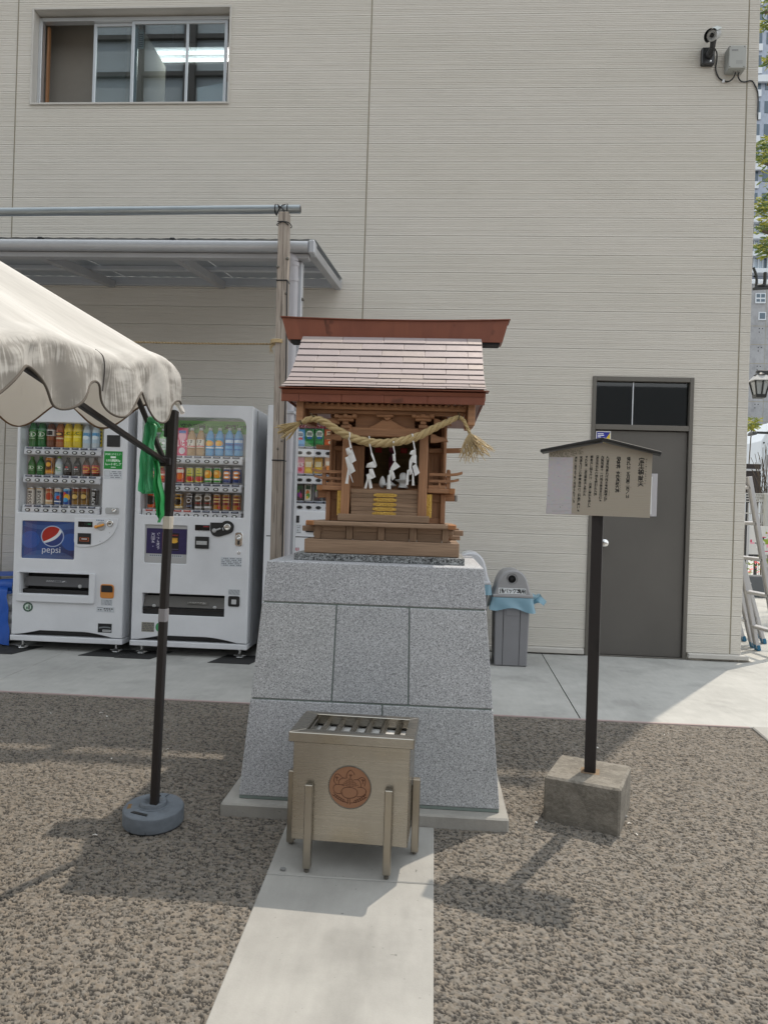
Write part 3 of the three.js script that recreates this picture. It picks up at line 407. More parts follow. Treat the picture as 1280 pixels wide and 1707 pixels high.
// ---------------------------------------------------------------- canopy, post, pipe
{
  const o = thing('canopy', 'grey metal lean-to canopy with a round gutter over the vending machines', 'canopy');
  const xr = 2.845, xl = -1.6, zf = 1.39, yw = 2.985, A = crop(0, 330, .46875);
  const yf = 2.79, slope = (z) => lerp(yw, yf + .01, z / zf);
  // gutter: a half-round front with a flat lip
  const gp = []; for (let i = 0; i <= 12; i++) { const t = -Math.PI / 2 + Math.PI * i / 12; gp.push([zf + .012 + .032 * Math.cos(t), yf + .0 + .034 * Math.sin(t)]); }
  const sh = new THREE.Shape(); sh.moveTo(zf - .05, yf - .034); gp.forEach(([z, y]) => sh.lineTo(z, y)); sh.lineTo(zf - .05, yf + .034); sh.closePath();
  const ge = new THREE.ExtrudeGeometry(sh, { depth: xr - .03 - xl, bevelEnabled: false }); ge.rotateY(-Math.PI / 2); ge.translate(xr - .03, 0, 0); part('gutter', smoothed(ge), M.aluPaint, o);
  part('end_cap', [bx(xr - .028, xr + .012, yf - .045, yf + .04, zf - .06, zf + .03, .006)], M.aluPaint, o);
  part('front_beam', bx(xl, xr - .03, yf - .07, yf - .036, zf - .07, zf - .012, .003), M.aluDull, o);
  part('wall_plate', bx(xl, xr + .005, yw - .035, yw + .03, .003, .045, .003), M.aluPaint, o);
  const raf = (x, w, m) => part('rafter', hexa((a, b, c) => V(x + (a - .5) * w, slope(lerp(.046, zf - .071, c)) - .055 + .06 * b, lerp(.046, zf - .071, c)), .003), m, o);
  for (const x of [xr - .02, 1.86, .92, -.02, -.96]) raf(x, .055, M.aluDull);
  for (const z of [.48, .92]) part('purlin', hexa((a, b, c) => V(lerp(xl, xr - .05, a), slope(z) + .006 + .03 * b, z - .022 + .044 * c), .003), M.aluPaint, o);
  // ribbed sheets
  for (let i = 0; i < 5; i++) {
    const x1 = xr + .01 - i * .92, x0 = x1 - .915, n = 18;
    part('roof_sheet', grid(n, 2, (u, v) => V(lerp(x0, x1, u), slope(lerp(.01, zf - .01, v)) + .042 + .004 * (Math.floor(u * n) % 2), lerp(.01, zf - .01, v))), phy({ color: col(.22, .235, .25), roughness: .4, transmission: .4, thickness: 0, side: THREE.DoubleSide }), o);
  }
  for (const u of [70, 290]) { const q = P(u, 401, zf); part('clip', bx(q.x - .022, q.x + .012, yf + .034, yf + .052, zf - .03, zf + .02, .004), M.black, o); }
  // post and downpipe
  const pz = 1.30, q0 = P(497, 440, pz), q1 = P(505.5, 440, pz);
  part('post', bx(q1.x - .066, q1.x, 0, yf - .071, pz - .035, pz + .03, .004), M.aluPaint, o);
  part('bolt', [ball(V(q1.x + .006, P(502, 500, pz).y, pz + .01), .012)], M.bolt, o);
  const dpx = P(490.5, 460, pz + .06).x, dz = pz + .066, r = .029;
  const el = []; for (let i = 0; i <= 8; i++) { const t = i / 8 * Math.PI / 2; el.push(V(dpx - .07 + .07 * Math.sin(t), P(490, 428, dz).y - .035 + .07 * (Math.cos(t) - .0) * 0.6, dz)); }
  part('downpipe', [rod(V(dpx, .02, dz), V(dpx, el[8].y, dz), r, r, 18), tube(el, r, 14, 14)], M.pvc, o);
  for (const v of [441, 467, 785]) { const y = P(490, v, dz).y; part('pipe_collar', rod(V(dpx, y - .012, dz), V(dpx, y + .012, dz), r + .003, r + .003, 18), M.pvc, o); }
  part('pipe_bracket', [bx(dpx - .036, dpx + .036, 1.72, 1.74, dz - .04, dz + .033, .002)], M.aluPaint, o);
}
const pole = thing('wooden_post', 'weathered grey wooden post with black wire bands, behind the small shrine', 'post');
{
  const z = 1.55, b = P(462, 925, z), t = P(474.5, 356, z);
  const X = (y) => lerp(b.x, t.x, (y - b.y) / (t.y - b.y));
  const g = [0, 1].map((k) => hexa((x, y, zz) => { const yy = lerp(0, t.y, y), ww = lerp(.078, .064, y); return V(X(yy) + lerp(k ? .0004 : -ww / 2, k ? ww / 2 : -.0004, x), yy, z + (zz - .5) * ww * 1); }, .003));
  part('timber', g[0], M.oldWood, pole); part('timber', g[1], M.oldWood, pole);
  for (const v of [470, 768]) { const y = P(468, v, z).y, s = v > 600 ? .038 : .036; part('band', [bx(X(y) - s, X(y) + s, y - .004, y + .004, z - s - .002, z + s + .002, .002)], M.wire, pole); }
  for (const [u, v] of [[479, 431], [463, 445], [463, 748], [470, 735], [477, 489]]) { const q = P(u, v, z + .034); part('bolt', [mv(rx(lathe([[0, 0], [.011, 0], [.011, .004], [.006, .008], [.006, .012], [0, .012]], 10), Math.PI / 2), q.x, q.y, z + .028)], M.bolt, pole); }
  const y0 = P(468, 471, z).y; part('cable', tube([V(X(y0) + .034, y0, z + .036), V(X(2) + .038, 2, z + .034), V(X(1.2) + .041, 1.2, z + .036), V(X(.3) + .04, .3, z + .036)], .0045, 6), M.black, pole);
  const y1 = P(470, 376, z).y; part('wire_turn', [tube([V(X(y1) - .036, y1 + .012, z + .034), V(X(y1), y1 + .012, z + .037), V(X(y1) + .036, y1 + .004, z + .034), V(X(y1) + .036, y1, z - .034), V(X(y1) - .036, y1 + .01, z - .034), V(X(y1) - .036, y1 - .004, z + .034), V(X(y1), y1 + .01, z + .037), V(X(y1) + .034, y1 - .012, z + .036)], .003, 5)], M.wire, pole);
}
{
  const z = 1.53, a = P(-60, 354, z), b = P(501, 348.5, z), o = thing('steel_pipe', 'galvanised steel pipe lashed across the top of the weathered wooden post', 'pipe');
  const r = .0265, dir = b.clone().sub(a).normalize();
  part('tube', [rod(a.clone().addScaledVector(dir, -1.5), b, r, r, 18)], M.galv, o);
  part('bore', [rod(b.clone().addScaledVector(dir, -.002), b.clone().addScaledVector(dir, .0008), r * .82, r * .82, 18)], M.dark, o);
  const w = thing('wire_lashing', 'black wire lashing that ties the steel pipe to the wooden post', 'wire');
  const L = (u) => P(u, 349, z);
  for (const u of [460, 480]) { const g = new THREE.TorusGeometry(r + .004, .0032, 6, 22); g.rotateY(Math.PI / 2); const c = L(u); part('loop', smoothed(mv(g, c.x, a.y + (c.x - a.x) / (b.x - a.x) * (b.y - a.y), z)), M.wire, w); }
  const c = L(470); c.y = a.y + (c.x - a.x) / (b.x - a.x) * (b.y - a.y);
  part('cross_tie', [tube([V(c.x - .025, c.y + .026, z + .012), V(c.x - .01, c.y + .008, z + .032), V(c.x + .012, c.y - .012, z + .031), V(c.x + .024, c.y - .045, z + .022)], .0033, 6), tube([V(c.x + .025, c.y + .027, z + .01), V(c.x + .008, c.y + .01, z + .033), V(c.x - .012, c.y - .014, z + .031), V(c.x - .028, c.y - .05, z + .022)], .0033, 6), ball(V(c.x - .012, c.y + .006, z + .033), .007)], M.wire, w);
}
{
  const z = 1.5, o = thing('straw_rope', 'thin straw rope stretched from the wooden post across the wall above the machines', 'rope');
  const pts = [[-120, 566], [100, 568], [210, 570], [330, 572.5], [458, 573.5]].map(([u, v]) => P(u, v, z));
  for (const k of [0, 1]) part('strand', tube(Array.from({ length: 160 }, (_, i) => { const t = i / 159, c = new THREE.CatmullRomCurve3(pts).getPoint(t), a = t * 300 + k * Math.PI; return c.add(V(0, Math.cos(a) * .0035, Math.sin(a) * .0035)); }), .0038, 5, 480), std({ color: col(.33, .25, .14), roughness: .9 }), o);
  const e = pts[4]; part('loose_end', Array.from({ length: 9 }, (_, i) => tube([e.clone(), V(e.x - .006 - .003 * i, e.y - .02, z + .02), V(e.x - .012 + .004 * (i - 4), e.y - .05 - .01 * (i % 3), z + .03 + .004 * (i % 2))], .0013, 4, 6)), M.strawPale, o);
  part('turns', [0, 1, 2].map((i) => { const g = new THREE.TorusGeometry(.046, .004, 5, 20); g.rotateX(Math.PI / 2); return smoothed(mv(g, e.x + .034, e.y - .008 + i * .008, 1.55)); }), M.strawPale, o);
}

// ---------------------------------------------------------------- vending machines
const LABELS = [];                          // label cells on the printed sheet
function label(draw) { LABELS.push(printed(96, 128, draw)); return LABELS.length - 1; }
const band = (bg, rows) => (g, w, h) => { g.fillStyle = bg; g.fillRect(0, 0, w, h); for (const r of rows) { const [k, ...a] = r; if (k === 'r') { g.fillStyle = a[4]; g.fillRect(a[0] * w, a[1] * h, a[2] * w, a[3] * h); } else if (k === 'o') { g.fillStyle = a[4]; g.beginPath(); g.ellipse(a[0] * w, a[1] * h, a[2] * w, a[3] * h, 0, 0, 7); g.fill(); } else if (k === 't') write(g, a[0], a[1] * w, a[2] * h, a[3] * h, { color: a[4], wt: .13, vert: a[5] }); else if (k === 's') { g.save(); g.translate(a[1] * w, a[2] * h); g.rotate(Math.PI / 2); g.fillStyle = a[4]; g.font = 'bold ' + a[3] * h + 'px sans-serif'; g.fillText(a[0], 0, 0); g.restore(); } } };
const LB = {
  tea: label(band('#2c6a34', [['r', 0, .1, 1, .08, '#3c8a46'], ['o', .5, .42, .3, .2, '#dfe9d8'], ['o', .5, .42, .24, .16, '#2f7a3c'], ['r', .44, .3, .12, .26, '#dfe9d8'], ['r', .25, .72, .5, .05, '#bcd7b0']])),
  oolong: label(band('#d8d4cc', [['r', 0, .5, 1, .5, '#6d3b22'], ['r', .3, .08, .4, .36, '#1d1a18'], ['t', '茶', .3, .1, .3, '#eee'], ['r', .2, .6, .6, .25, '#8a4c2a']])),
  barley: label(band('#9a4a22', [['r', .2, .2, .6, .3, '#2c1710'], ['o', .5, .35, .2, .1, '#e7b56c'], ['r', .15, .65, .7, .12, '#d9c9a4']])),
  lemon: label(band('#e3c81a', [['t', 'C.C.', .06, .14, .34, '#1c5b30'], ['r', .1, .55, .8, .1, '#f7e97a'], ['o', .5, .8, .25, .14, '#f2dc3a']])),
  water: label(band('#bcd4e2', [['r', .1, .08, .8, .3, '#5aa0d0'], ['o', .5, .5, .3, .18, '#e8f2f6'], ['t', '水', .3, .6, .3, '#3c7fb8']])),
  yuzu: label(band('#b8731f', [['o', .5, .45, .34, .3, '#5a2f14'], ['t', 'つ', .36, .3, .3, '#f0c060'], ['o', .5, .42, .18, .14, '#efb13e'], ['r', 0, .8, 1, .12, '#e5a63c']])),
  clear: label(band('#c9d6cf', [['o', .4, .5, .2, .16, '#4f8f5a'], ['o', .62, .4, .14, .1, '#ffffff'], ['r', .2, .72, .6, .08, '#7fa98a']])),
  nex: label(band('#17181b', [['o', .5, .28, .12, .08, '#c33'], ['t', 'NEX', .14, .42, .22, '#eee'], ['r', .2, .75, .6, .04, '#777']])),
  cola: label(band('#b62a22', [['o', .5, .45, .4, .26, '#e8c23a'], ['o', .5, .45, .3, .18, '#a91c1c'], ['r', 0, .8, 1, .06, '#eed9a0']])),
  boss: label(band('#ddd9cf', [['s', 'BOSS', .34, .14, .36, '#151515'], ['r', 0, 0, 1, .08, '#b89a6a']])),
  caffe: label(band('#c9a77c', [['r', .0, 0, 1, .2, '#a3552c'], ['o', .6, .5, .3, .24, '#b8472a'], ['r', .1, .74, .8, .1, '#f0e0c4']])),
  blueCan: label(band('#23487e', [['r', 0, 0, 1, .2, '#d8c9b4'], ['o', .5, .48, .36, .2, '#3f86c4'], ['o', .62, .56, .14, .12, '#c0392b'], ['r', .15, .78, .7, .08, '#eee']])),
  rainbow: label(band('#2b4e9a', [['o', .35, .4, .24, .2, '#d9342b'], ['o', .62, .52, .26, .2, '#e8b72c'], ['o', .5, .7, .2, .14, '#39a0d8'], ['r', 0, 0, 1, .12, '#5fb6dc']])),
  gold: label(band('#8d6a33', [['r', 0, 0, 1, .2, '#7a3322'], ['o', .5, .52, .34, .24, '#5a3d1a'], ['o', .5, .5, .22, .14, '#d9b668']])),
  black: label(band('#1a1b1d', [['s', 'BLACK', .34, .14, .3, '#e6e6e6'], ['r', 0, 0, 1, .1, '#555']])),
  pinkBox: label(band('#d9356a', [['o', .5, .28, .36, .2, '#f3b6c8'], ['t', 'いちご', .06, .42, .28, '#fff'], ['o', .5, .82, .3, .12, '#e9dfe6'], ['r', .15, .08, .7, .1, '#3f6fc0']])),
  bodyTea: label(band('#b98f60', [['r', .18, .1, .64, .66, '#e8e3d6'], ['t', 'ほう', .3, .12, .26, '#2b1a10', true], ['r', .2, .84, .6, .05, '#7a4b22'], ['r', .18, .62, .64, .08, '#c33']])),
  orangeBlue: label(band('#2b93c9', [['o', .5, .42, .34, .24, '#eda11c'], ['o', .5, .4, .2, .12, '#f7c24a'], ['r', .1, .72, .8, .12, '#e6f2f8'], ['o', .25, .2, .14, .08, '#3e9d4e']])),
  sport: label(band('#2d7cc4', [['r', .1, .14, .8, .24, '#cfe4f3'], ['r', .1, .48, .8, .08, '#1d4f97'], ['r', .2, .66, .6, .2, '#63b4e2']])),
  apple: label(band('#cf3a3c', [['o', .5, .62, .34, .22, '#ee7a2a'], ['r', .14, .12, .72, .24, '#f6ead8'], ['t', 'もも', .2, .12, .26, '#c22']])),
  green: label(band('#e4d23a', [['r', 0, 0, 1, .5, '#d8cf52'], ['t', 'レモン', .04, .14, .3, '#1e5b25'], ['o', .6, .75, .36, .2, '#c9302a'], ['r', 0, .55, 1, .05, '#3a8f3e']])),
  orange: label(band('#3b8f35', [['o', .5, .42, .36, .28, '#f0a01e'], ['o', .42, .36, .16, .1, '#f9cf63'], ['r', .1, .74, .8, .12, '#f3efe0']])),
  navy: label(band('#1c3d7d', [['o', .5, .34, .3, .14, '#ef8a1f'], ['o', .5, .62, .3, .14, '#ef8a1f'], ['o', .5, .34, .18, .06, '#fff'], ['o', .5, .62, .18, .06, '#fff'], ['r', 0, 0, 1, .08, '#d8d8d8']])),
  kanjiCan: label(band('#c4551e', [['o', .5, .45, .38, .34, '#1d1512'], ['t', '茶', .26, .25, .42, '#e8d9c0']])),
  goldCan: label(band('#b98a2c', [['r', 0, .1, 1, .14, '#3b2a12'], ['o', .5, .55, .3, .22, '#1d150c'], ['t', '金', .3, .4, .34, '#e8c76a'], ['r', 0, .86, 1, .1, '#e6d9b0']])),
  blackCan: label(band('#15181d', [['r', .2, .12, .6, .08, '#c9c9c9'], ['o', .5, .45, .2, .15, '#d8d8d8'], ['o', .5, .45, .14, .1, '#15181d'], ['r', .2, .74, .6, .14, '#3b5a7a']])),
  silver: label(band('#4a4038', [['o', .5, .26, .34, .2, '#cfcac0'], ['o', .5, .26, .22, .1, '#6d5c4a'], ['r', .1, .56, .8, .08, '#8d2a22'], ['r', .06, .8, .88, .14, '#d2d2d2']])),
  redGold: label(band('#b07a2c', [['r', .12, .14, .76, .56, '#7c1f22'], ['r', .2, .24, .6, .1, '#e6c67c'], ['r', .2, .44, .6, .08, '#e6c67c'], ['o', .74, .86, .16, .1, '#c4302a']])),
  milkBlue: label(band('#5aa8dc', [['o', .5, .3, .36, .2, '#e8f1f6'], ['r', .2, .24, .6, .06, '#2b4a6a'], ['r', .2, .34, .6, .06, '#2b4a6a'], ['o', .5, .55, .3, .08, '#c8324a'], ['r', 0, .86, 1, .14, '#3c82c0']])),
  milkGreen: label(band('#1f7d3a', [['o', .5, .28, .4, .22, '#e6efe2'], ['r', .2, .18, .6, .07, '#23382a'], ['r', .2, .29, .6, .07, '#23382a'], ['o', .5, .5, .3, .08, '#2f6fb4'], ['r', .1, .7, .8, .1, '#2e9a4c']])),
  milkOrange: label(band('#c65a24', [['r', .24, .1, .52, .5, '#e2cfa8'], ['r', .36, .16, .28, .08, '#5a2a16'], ['r', .36, .3, .28, .08, '#5a2a16'], ['r', .36, .44, .28, .08, '#5a2a16'], ['o', .66, .78, .2, .1, '#e9dcc0']])),
  pinkMilk: label(band('#e888a4', [['r', .1, .34, .8, .26, '#f6dfe6'], ['t', 'いちご', .08, .36, .24, '#b8284e'], ['o', .5, .78, .26, .12, '#d8344e']])),
  yellowMilk: label(band('#dba92c', [['r', .12, .28, .76, .34, '#f3e7c0'], ['t', 'バナナ', .14, .32, .24, '#33270f'], ['o', .5, .8, .34, .12, '#f0cf3c']])),
  peachMilk: label(band('#e0a878', [['r', .12, .26, .76, .26, '#f4ead8'], ['t', 'もも', .2, .27, .24, '#c23a2a'], ['o', .52, .74, .3, .2, '#ee8a2c']])),
  veg: label(band('#3a2f33', [['r', .1, .06, .8, .24, '#2d5a3a'], ['o', .4, .6, .22, .2, '#7d2f8f'], ['o', .66, .7, .2, .16, '#b13a5a'], ['o', .3, .42, .16, .1, '#5f9a3a']])),
  veg2: label(band('#d9d2c4', [['r', .1, .04, .8, .26, '#2c4a34'], ['o', .45, .5, .3, .16, '#d97a2a'], ['o', .55, .7, .3, .16, '#5a9a3a'], ['o', .4, .82, .2, .1, '#e0b83a']])),
};
KANJI.茶 = '0191 3033 7073 5004 5094 5459 2585 3618 6688'; KANJI.水 = '505949 142409 8062 5499'; KANJI.つ = '13339386 8639'; KANJI.い = KANJI['い']; KANJI.も = '308489 8998 1262 1474'; KANJI.レ = '103995'; KANJI.モ = '2181 0494 414898'; KANJI.金 = '5004 5094 2474 0696 5459 2738 8778 0999'; KANJI.バ = '3208 6299 8190 9291'; KANJI.ナ = '0494 5029';
const PROF = {                              // [radius / max radius, height / total height] and the label's span
  pet: { r: [[0, 0], [.86, 0], [.98, .02], [1, .06], [1, .60], [.96, .66], [.80, .76], [.46, .87], [.36, .895], [.36, .93]], lab: [.20, .62], cap: .36, aspect: 3.25 },
  short: { r: [[0, 0], [.86, 0], [.98, .03], [1, .08], [1, .55], [.94, .63], [.74, .75], [.46, .86], [.40, .885], [.40, .92]], lab: [.14, .58], cap: .40, aspect: 2.4 },
  can: { r: [[0, 0], [.84, 0], [.9, .02], [1, .06], [1, .92], [.88, .98], [.86, 1], [.80, .985], [0, .98]], lab: [.06, .92], aspect: 2.0 },
};
function wrapLabel(r, y0, y1, reg, seg = 14) {
  const g = new THREE.CylinderGeometry(r, r, y1 - y0, seg, 1, true).toNonIndexed(); g.translate(0, (y0 + y1) / 2, 0); g.rotateY(Math.PI / 2 + Math.PI * .5);
  const p = g.attributes.position, uv = g.attributes.uv;
  for (let i = 0; i < p.count; i += 3) { const back = (p.getZ(i) + p.getZ(i + 1) + p.getZ(i + 2)) < 0; for (let k = i; k < i + 3; k++) { let a = Math.atan2(p.getX(k), Math.abs(p.getZ(k))) / Math.PI * .98 + .5; uv.setXY(k, reg[0] + clamp(a, .01, .99) * reg[2], reg[1] + (p.getY(k) > (y0 + y1) / 2 ? .99 : .01) * reg[3]); } }
  return smoothed(g);
}
const bodyCache = new Map();
const drinkMat = new Map();
function drink(kind, lab, x, y, z, h, body, cap, lbl, group, fat = 1) {
  const o = thing(kind === 'carton' ? 'drink_carton' : kind === 'can' ? 'drink_can' : 'drink_bottle', lbl, kind === 'carton' ? 'carton' : kind === 'can' ? 'can' : 'bottle', group);
  o.position.set(x, y, z);
  const mat = (c, gl) => { const k = c.join() + gl; if (!drinkMat.has(k)) drinkMat.set(k, std({ color: col(...c), roughness: gl ? .18 : .4, metalness: 0 })); return drinkMat.get(k); };
  if (kind === 'carton') {
    const w = h * .5 * fat, d = .05; part('box', [bx(-w / 2, w / 2, 0, h, -d, -.001, .002)], mat(body, 0), o);
    part('printed_face', plate(-w / 2 + .001, .001, w / 2 - .001, h - .001, 0, LABELS_R(lab)), M.print, o);
    part('straw_cap', bx(-w / 2, w / 2, h, h + .004, -d * .6, -.002, .001), mat(cap, 0), o); return o;
  }
  const q = PROF[kind], R = h / q.aspect / 2 * fat;
  part(kind === 'can' ? 'can_body' : 'bottle_body', lathe(q.r.map(([r, t]) => [r * R, t * h]), 16), kind === 'can' ? drinkCan : mat(body, 1), o);
  part('label', wrapLabel(R * 1.015, q.lab[0] * h, q.lab[1] * h, LABELS_R(lab)), M.printGloss, o);
  if (q.cap) part('cap', lathe([[0, .93 * h], [q.cap * R * 1.12, .93 * h - .004], [q.cap * R * 1.12, h - .003], [q.cap * R, h], [0, h]], 12), mat(cap, 0), o);
  return o;
}
const drinkCan = std({ color: col(.55, .55, .55), roughness: .3, metalness: .9 });
const LABELS_R = (k) => LABELS[LB[k]];

const ORD = ['first', 'second', 'third', 'fourth', 'fifth', 'sixth', 'seventh', 'eighth', 'ninth', 'tenth'];
const M1 = crop(0, 640, .2812), M2 = crop(200, 640, .2812), M3 = crop(430, 660, .1641), M1L = crop(20, 850, .15625), M2L = crop(220, 840, .171875);
const liningMat = std({ color: col(.74, .75, .76), roughness: .5 });
function machine(name, lab, x0, x1, top, win, slots, zf, zb) {
  // a cabinet with a moulded front that has holes for the display window and the delivery slot
  const o = thing(name, lab, 'vending machine', 'drink vending machines along the wall'), y0 = .072;
  const ft = .13, zi = zf - ft;
  const sh = new THREE.Shape(), w = x1 - x0, ya = y0 + .042;
  sh.moveTo(x0 + .003, ya); if (slots.arch) { sh.lineTo(x0 + .05, ya + .002); sh.quadraticCurveTo(x0 + .15 * w, ya + .012, x0 + .26 * w, ya + .036); sh.lineTo(x0 + .66 * w, ya + .036); sh.quadraticCurveTo(x0 + .78 * w, ya + .03, x1 - .07, ya + .0); } sh.lineTo(x1 - .003, ya); sh.lineTo(x1 - .003, top - .012); sh.quadraticCurveTo(x1 - .004, top, x1 - .018, top); sh.lineTo(x0 + .018, top); sh.quadraticCurveTo(x0 + .004, top, x0 + .003, top - .012); sh.closePath();
  const hole = (r, rad, rtr) => { const p = new THREE.Path(); rrect(p, r[0], r[1], r[2], r[3], rad, rtr); sh.holes.push(p); };
  hole(win, .012, slots.rtr ?? .012); if (slots.slot) hole(slots.slot, .008); if (slots.screen) hole(slots.screen, .012, slots.screenR ?? .012);
  part('front', ext(sh, ft, zi, .004, 6), M.vendWhite, o);
  part('cabinet', [bx(x0, x1, y0, top - .004, zb, zi - .004, .006)], M.vendSide, o);
  part('hinge_strip', [bx(x1 - .0015, x1 + .003, ya, top - .02, zi - .0035, zi + .010, .001)], M.vendGrey, o);
  part('kick_recess', [bx(x0 + .02, x1 - .02, y0 + .03, y0 + .09, zi - .02, zf - .05, 0)], M.black, o);
  part('base_rail', [bx(x0 - .004, x1 + .002, y0 - .004, y0 + .036, zb + .01, zf + .004, .004)], M.vendWhite, o);
  for (const [lx, lz] of [[x0 + .07, zf - .045], [x1 - .06, zf - .045], [x0 + .07, zb + .06], [x1 - .06, zb + .06]]) part('foot', [rod(V(lx, .012, lz), V(lx, y0 - .003, lz), .008), mv(lathe([[0, .004], [.032, .004], [.03, .012], [.016, .018], [.016, .03], [0, .03]], 14), lx, .002, lz), rod(V(lx - .045, .02, lz), V(lx + .045, .02, lz), .004)], M.chrome, o);
  part('display_lining', [bx(win[0] - .005, win[2] + .005, win[1] - .02, win[3] + .01, zi - .003, zi + .004, 0)], slots.lining ?? liningMat, o);
  part('window_pane', bx(win[0] - .003, win[2] + .003, win[1] - .003, win[3] + .003, zf - .016, zf - .012, 0), M.glass, o);
  return o;
}
const buttonGeo = [rx(lathe([[0, 0], [.0205, 0], [.020, .004], [.0125, .005], [.012, .002], [0, .002]], 16), Math.PI / 2).scale(1, .60, 1), rx(lathe([[0, .002], [.0118, .002], [.011, .0055], [0, .006]], 14), Math.PI / 2).scale(1, .62, 1)];
const lampMat = std({ color: col(.72, .74, .72), roughness: .3 });
const priceRow = [['#24304e', '#c9d2dc'], ['#b3242b', '#f0e4d0']].map(([a, b]) => printed(80, 22, (g, w, h) => { g.fillStyle = a; g.fillRect(0, 0, w, h); g.fillStyle = b; g.fillRect(14, 4, 52, 7); g.fillStyle = a; for (let i = 0; i < 8; i++) g.fillRect(18 + i * 6, 4, 2, 7); }));
function shelf(o, F, z, x0, x1, ys, yb, xs, tags = () => 0, pitch = .064) {  // x0,x1 world; ys = top of the strip, yb = bottom
  const s = part('shelf', [bx(x0, x1, yb, ys - .02, z - .03, z, .006), hexa((x, y, zz) => V(lerp(x0, x1, x), lerp(ys - .019, ys, y), lerp(z - .075, z - .006 - .010 * y, zz)), .002)], M.vendWhite, o);
  xs.forEach((x, i) => {
    const b = part('button', mv(buttonGeo[0].clone(), x, (yb + ys - .02) / 2, z), M.black, s);
    part('button_lamp', mv(buttonGeo[1].clone(), x, (yb + ys - .02) / 2, z), slots3.has(o) ? M.blackGloss : lampMat, s);
    part('price_tag', plate(x - pitch * .42, ys - .0155, x + pitch * .42, ys - .003, z - .0055, priceRow[tags(i)], .001), M.print, s);
  });
  return s;
}
const slots3 = new Set();
const REGION = (F, z) => (x0, y0, x1, y1) => { const a = F(x0, y0, z), b = F(x1, y1, z); return [a.x, b.y, b.x, a.y]; };  // crop box -> world [x0,y0,x1,y1]

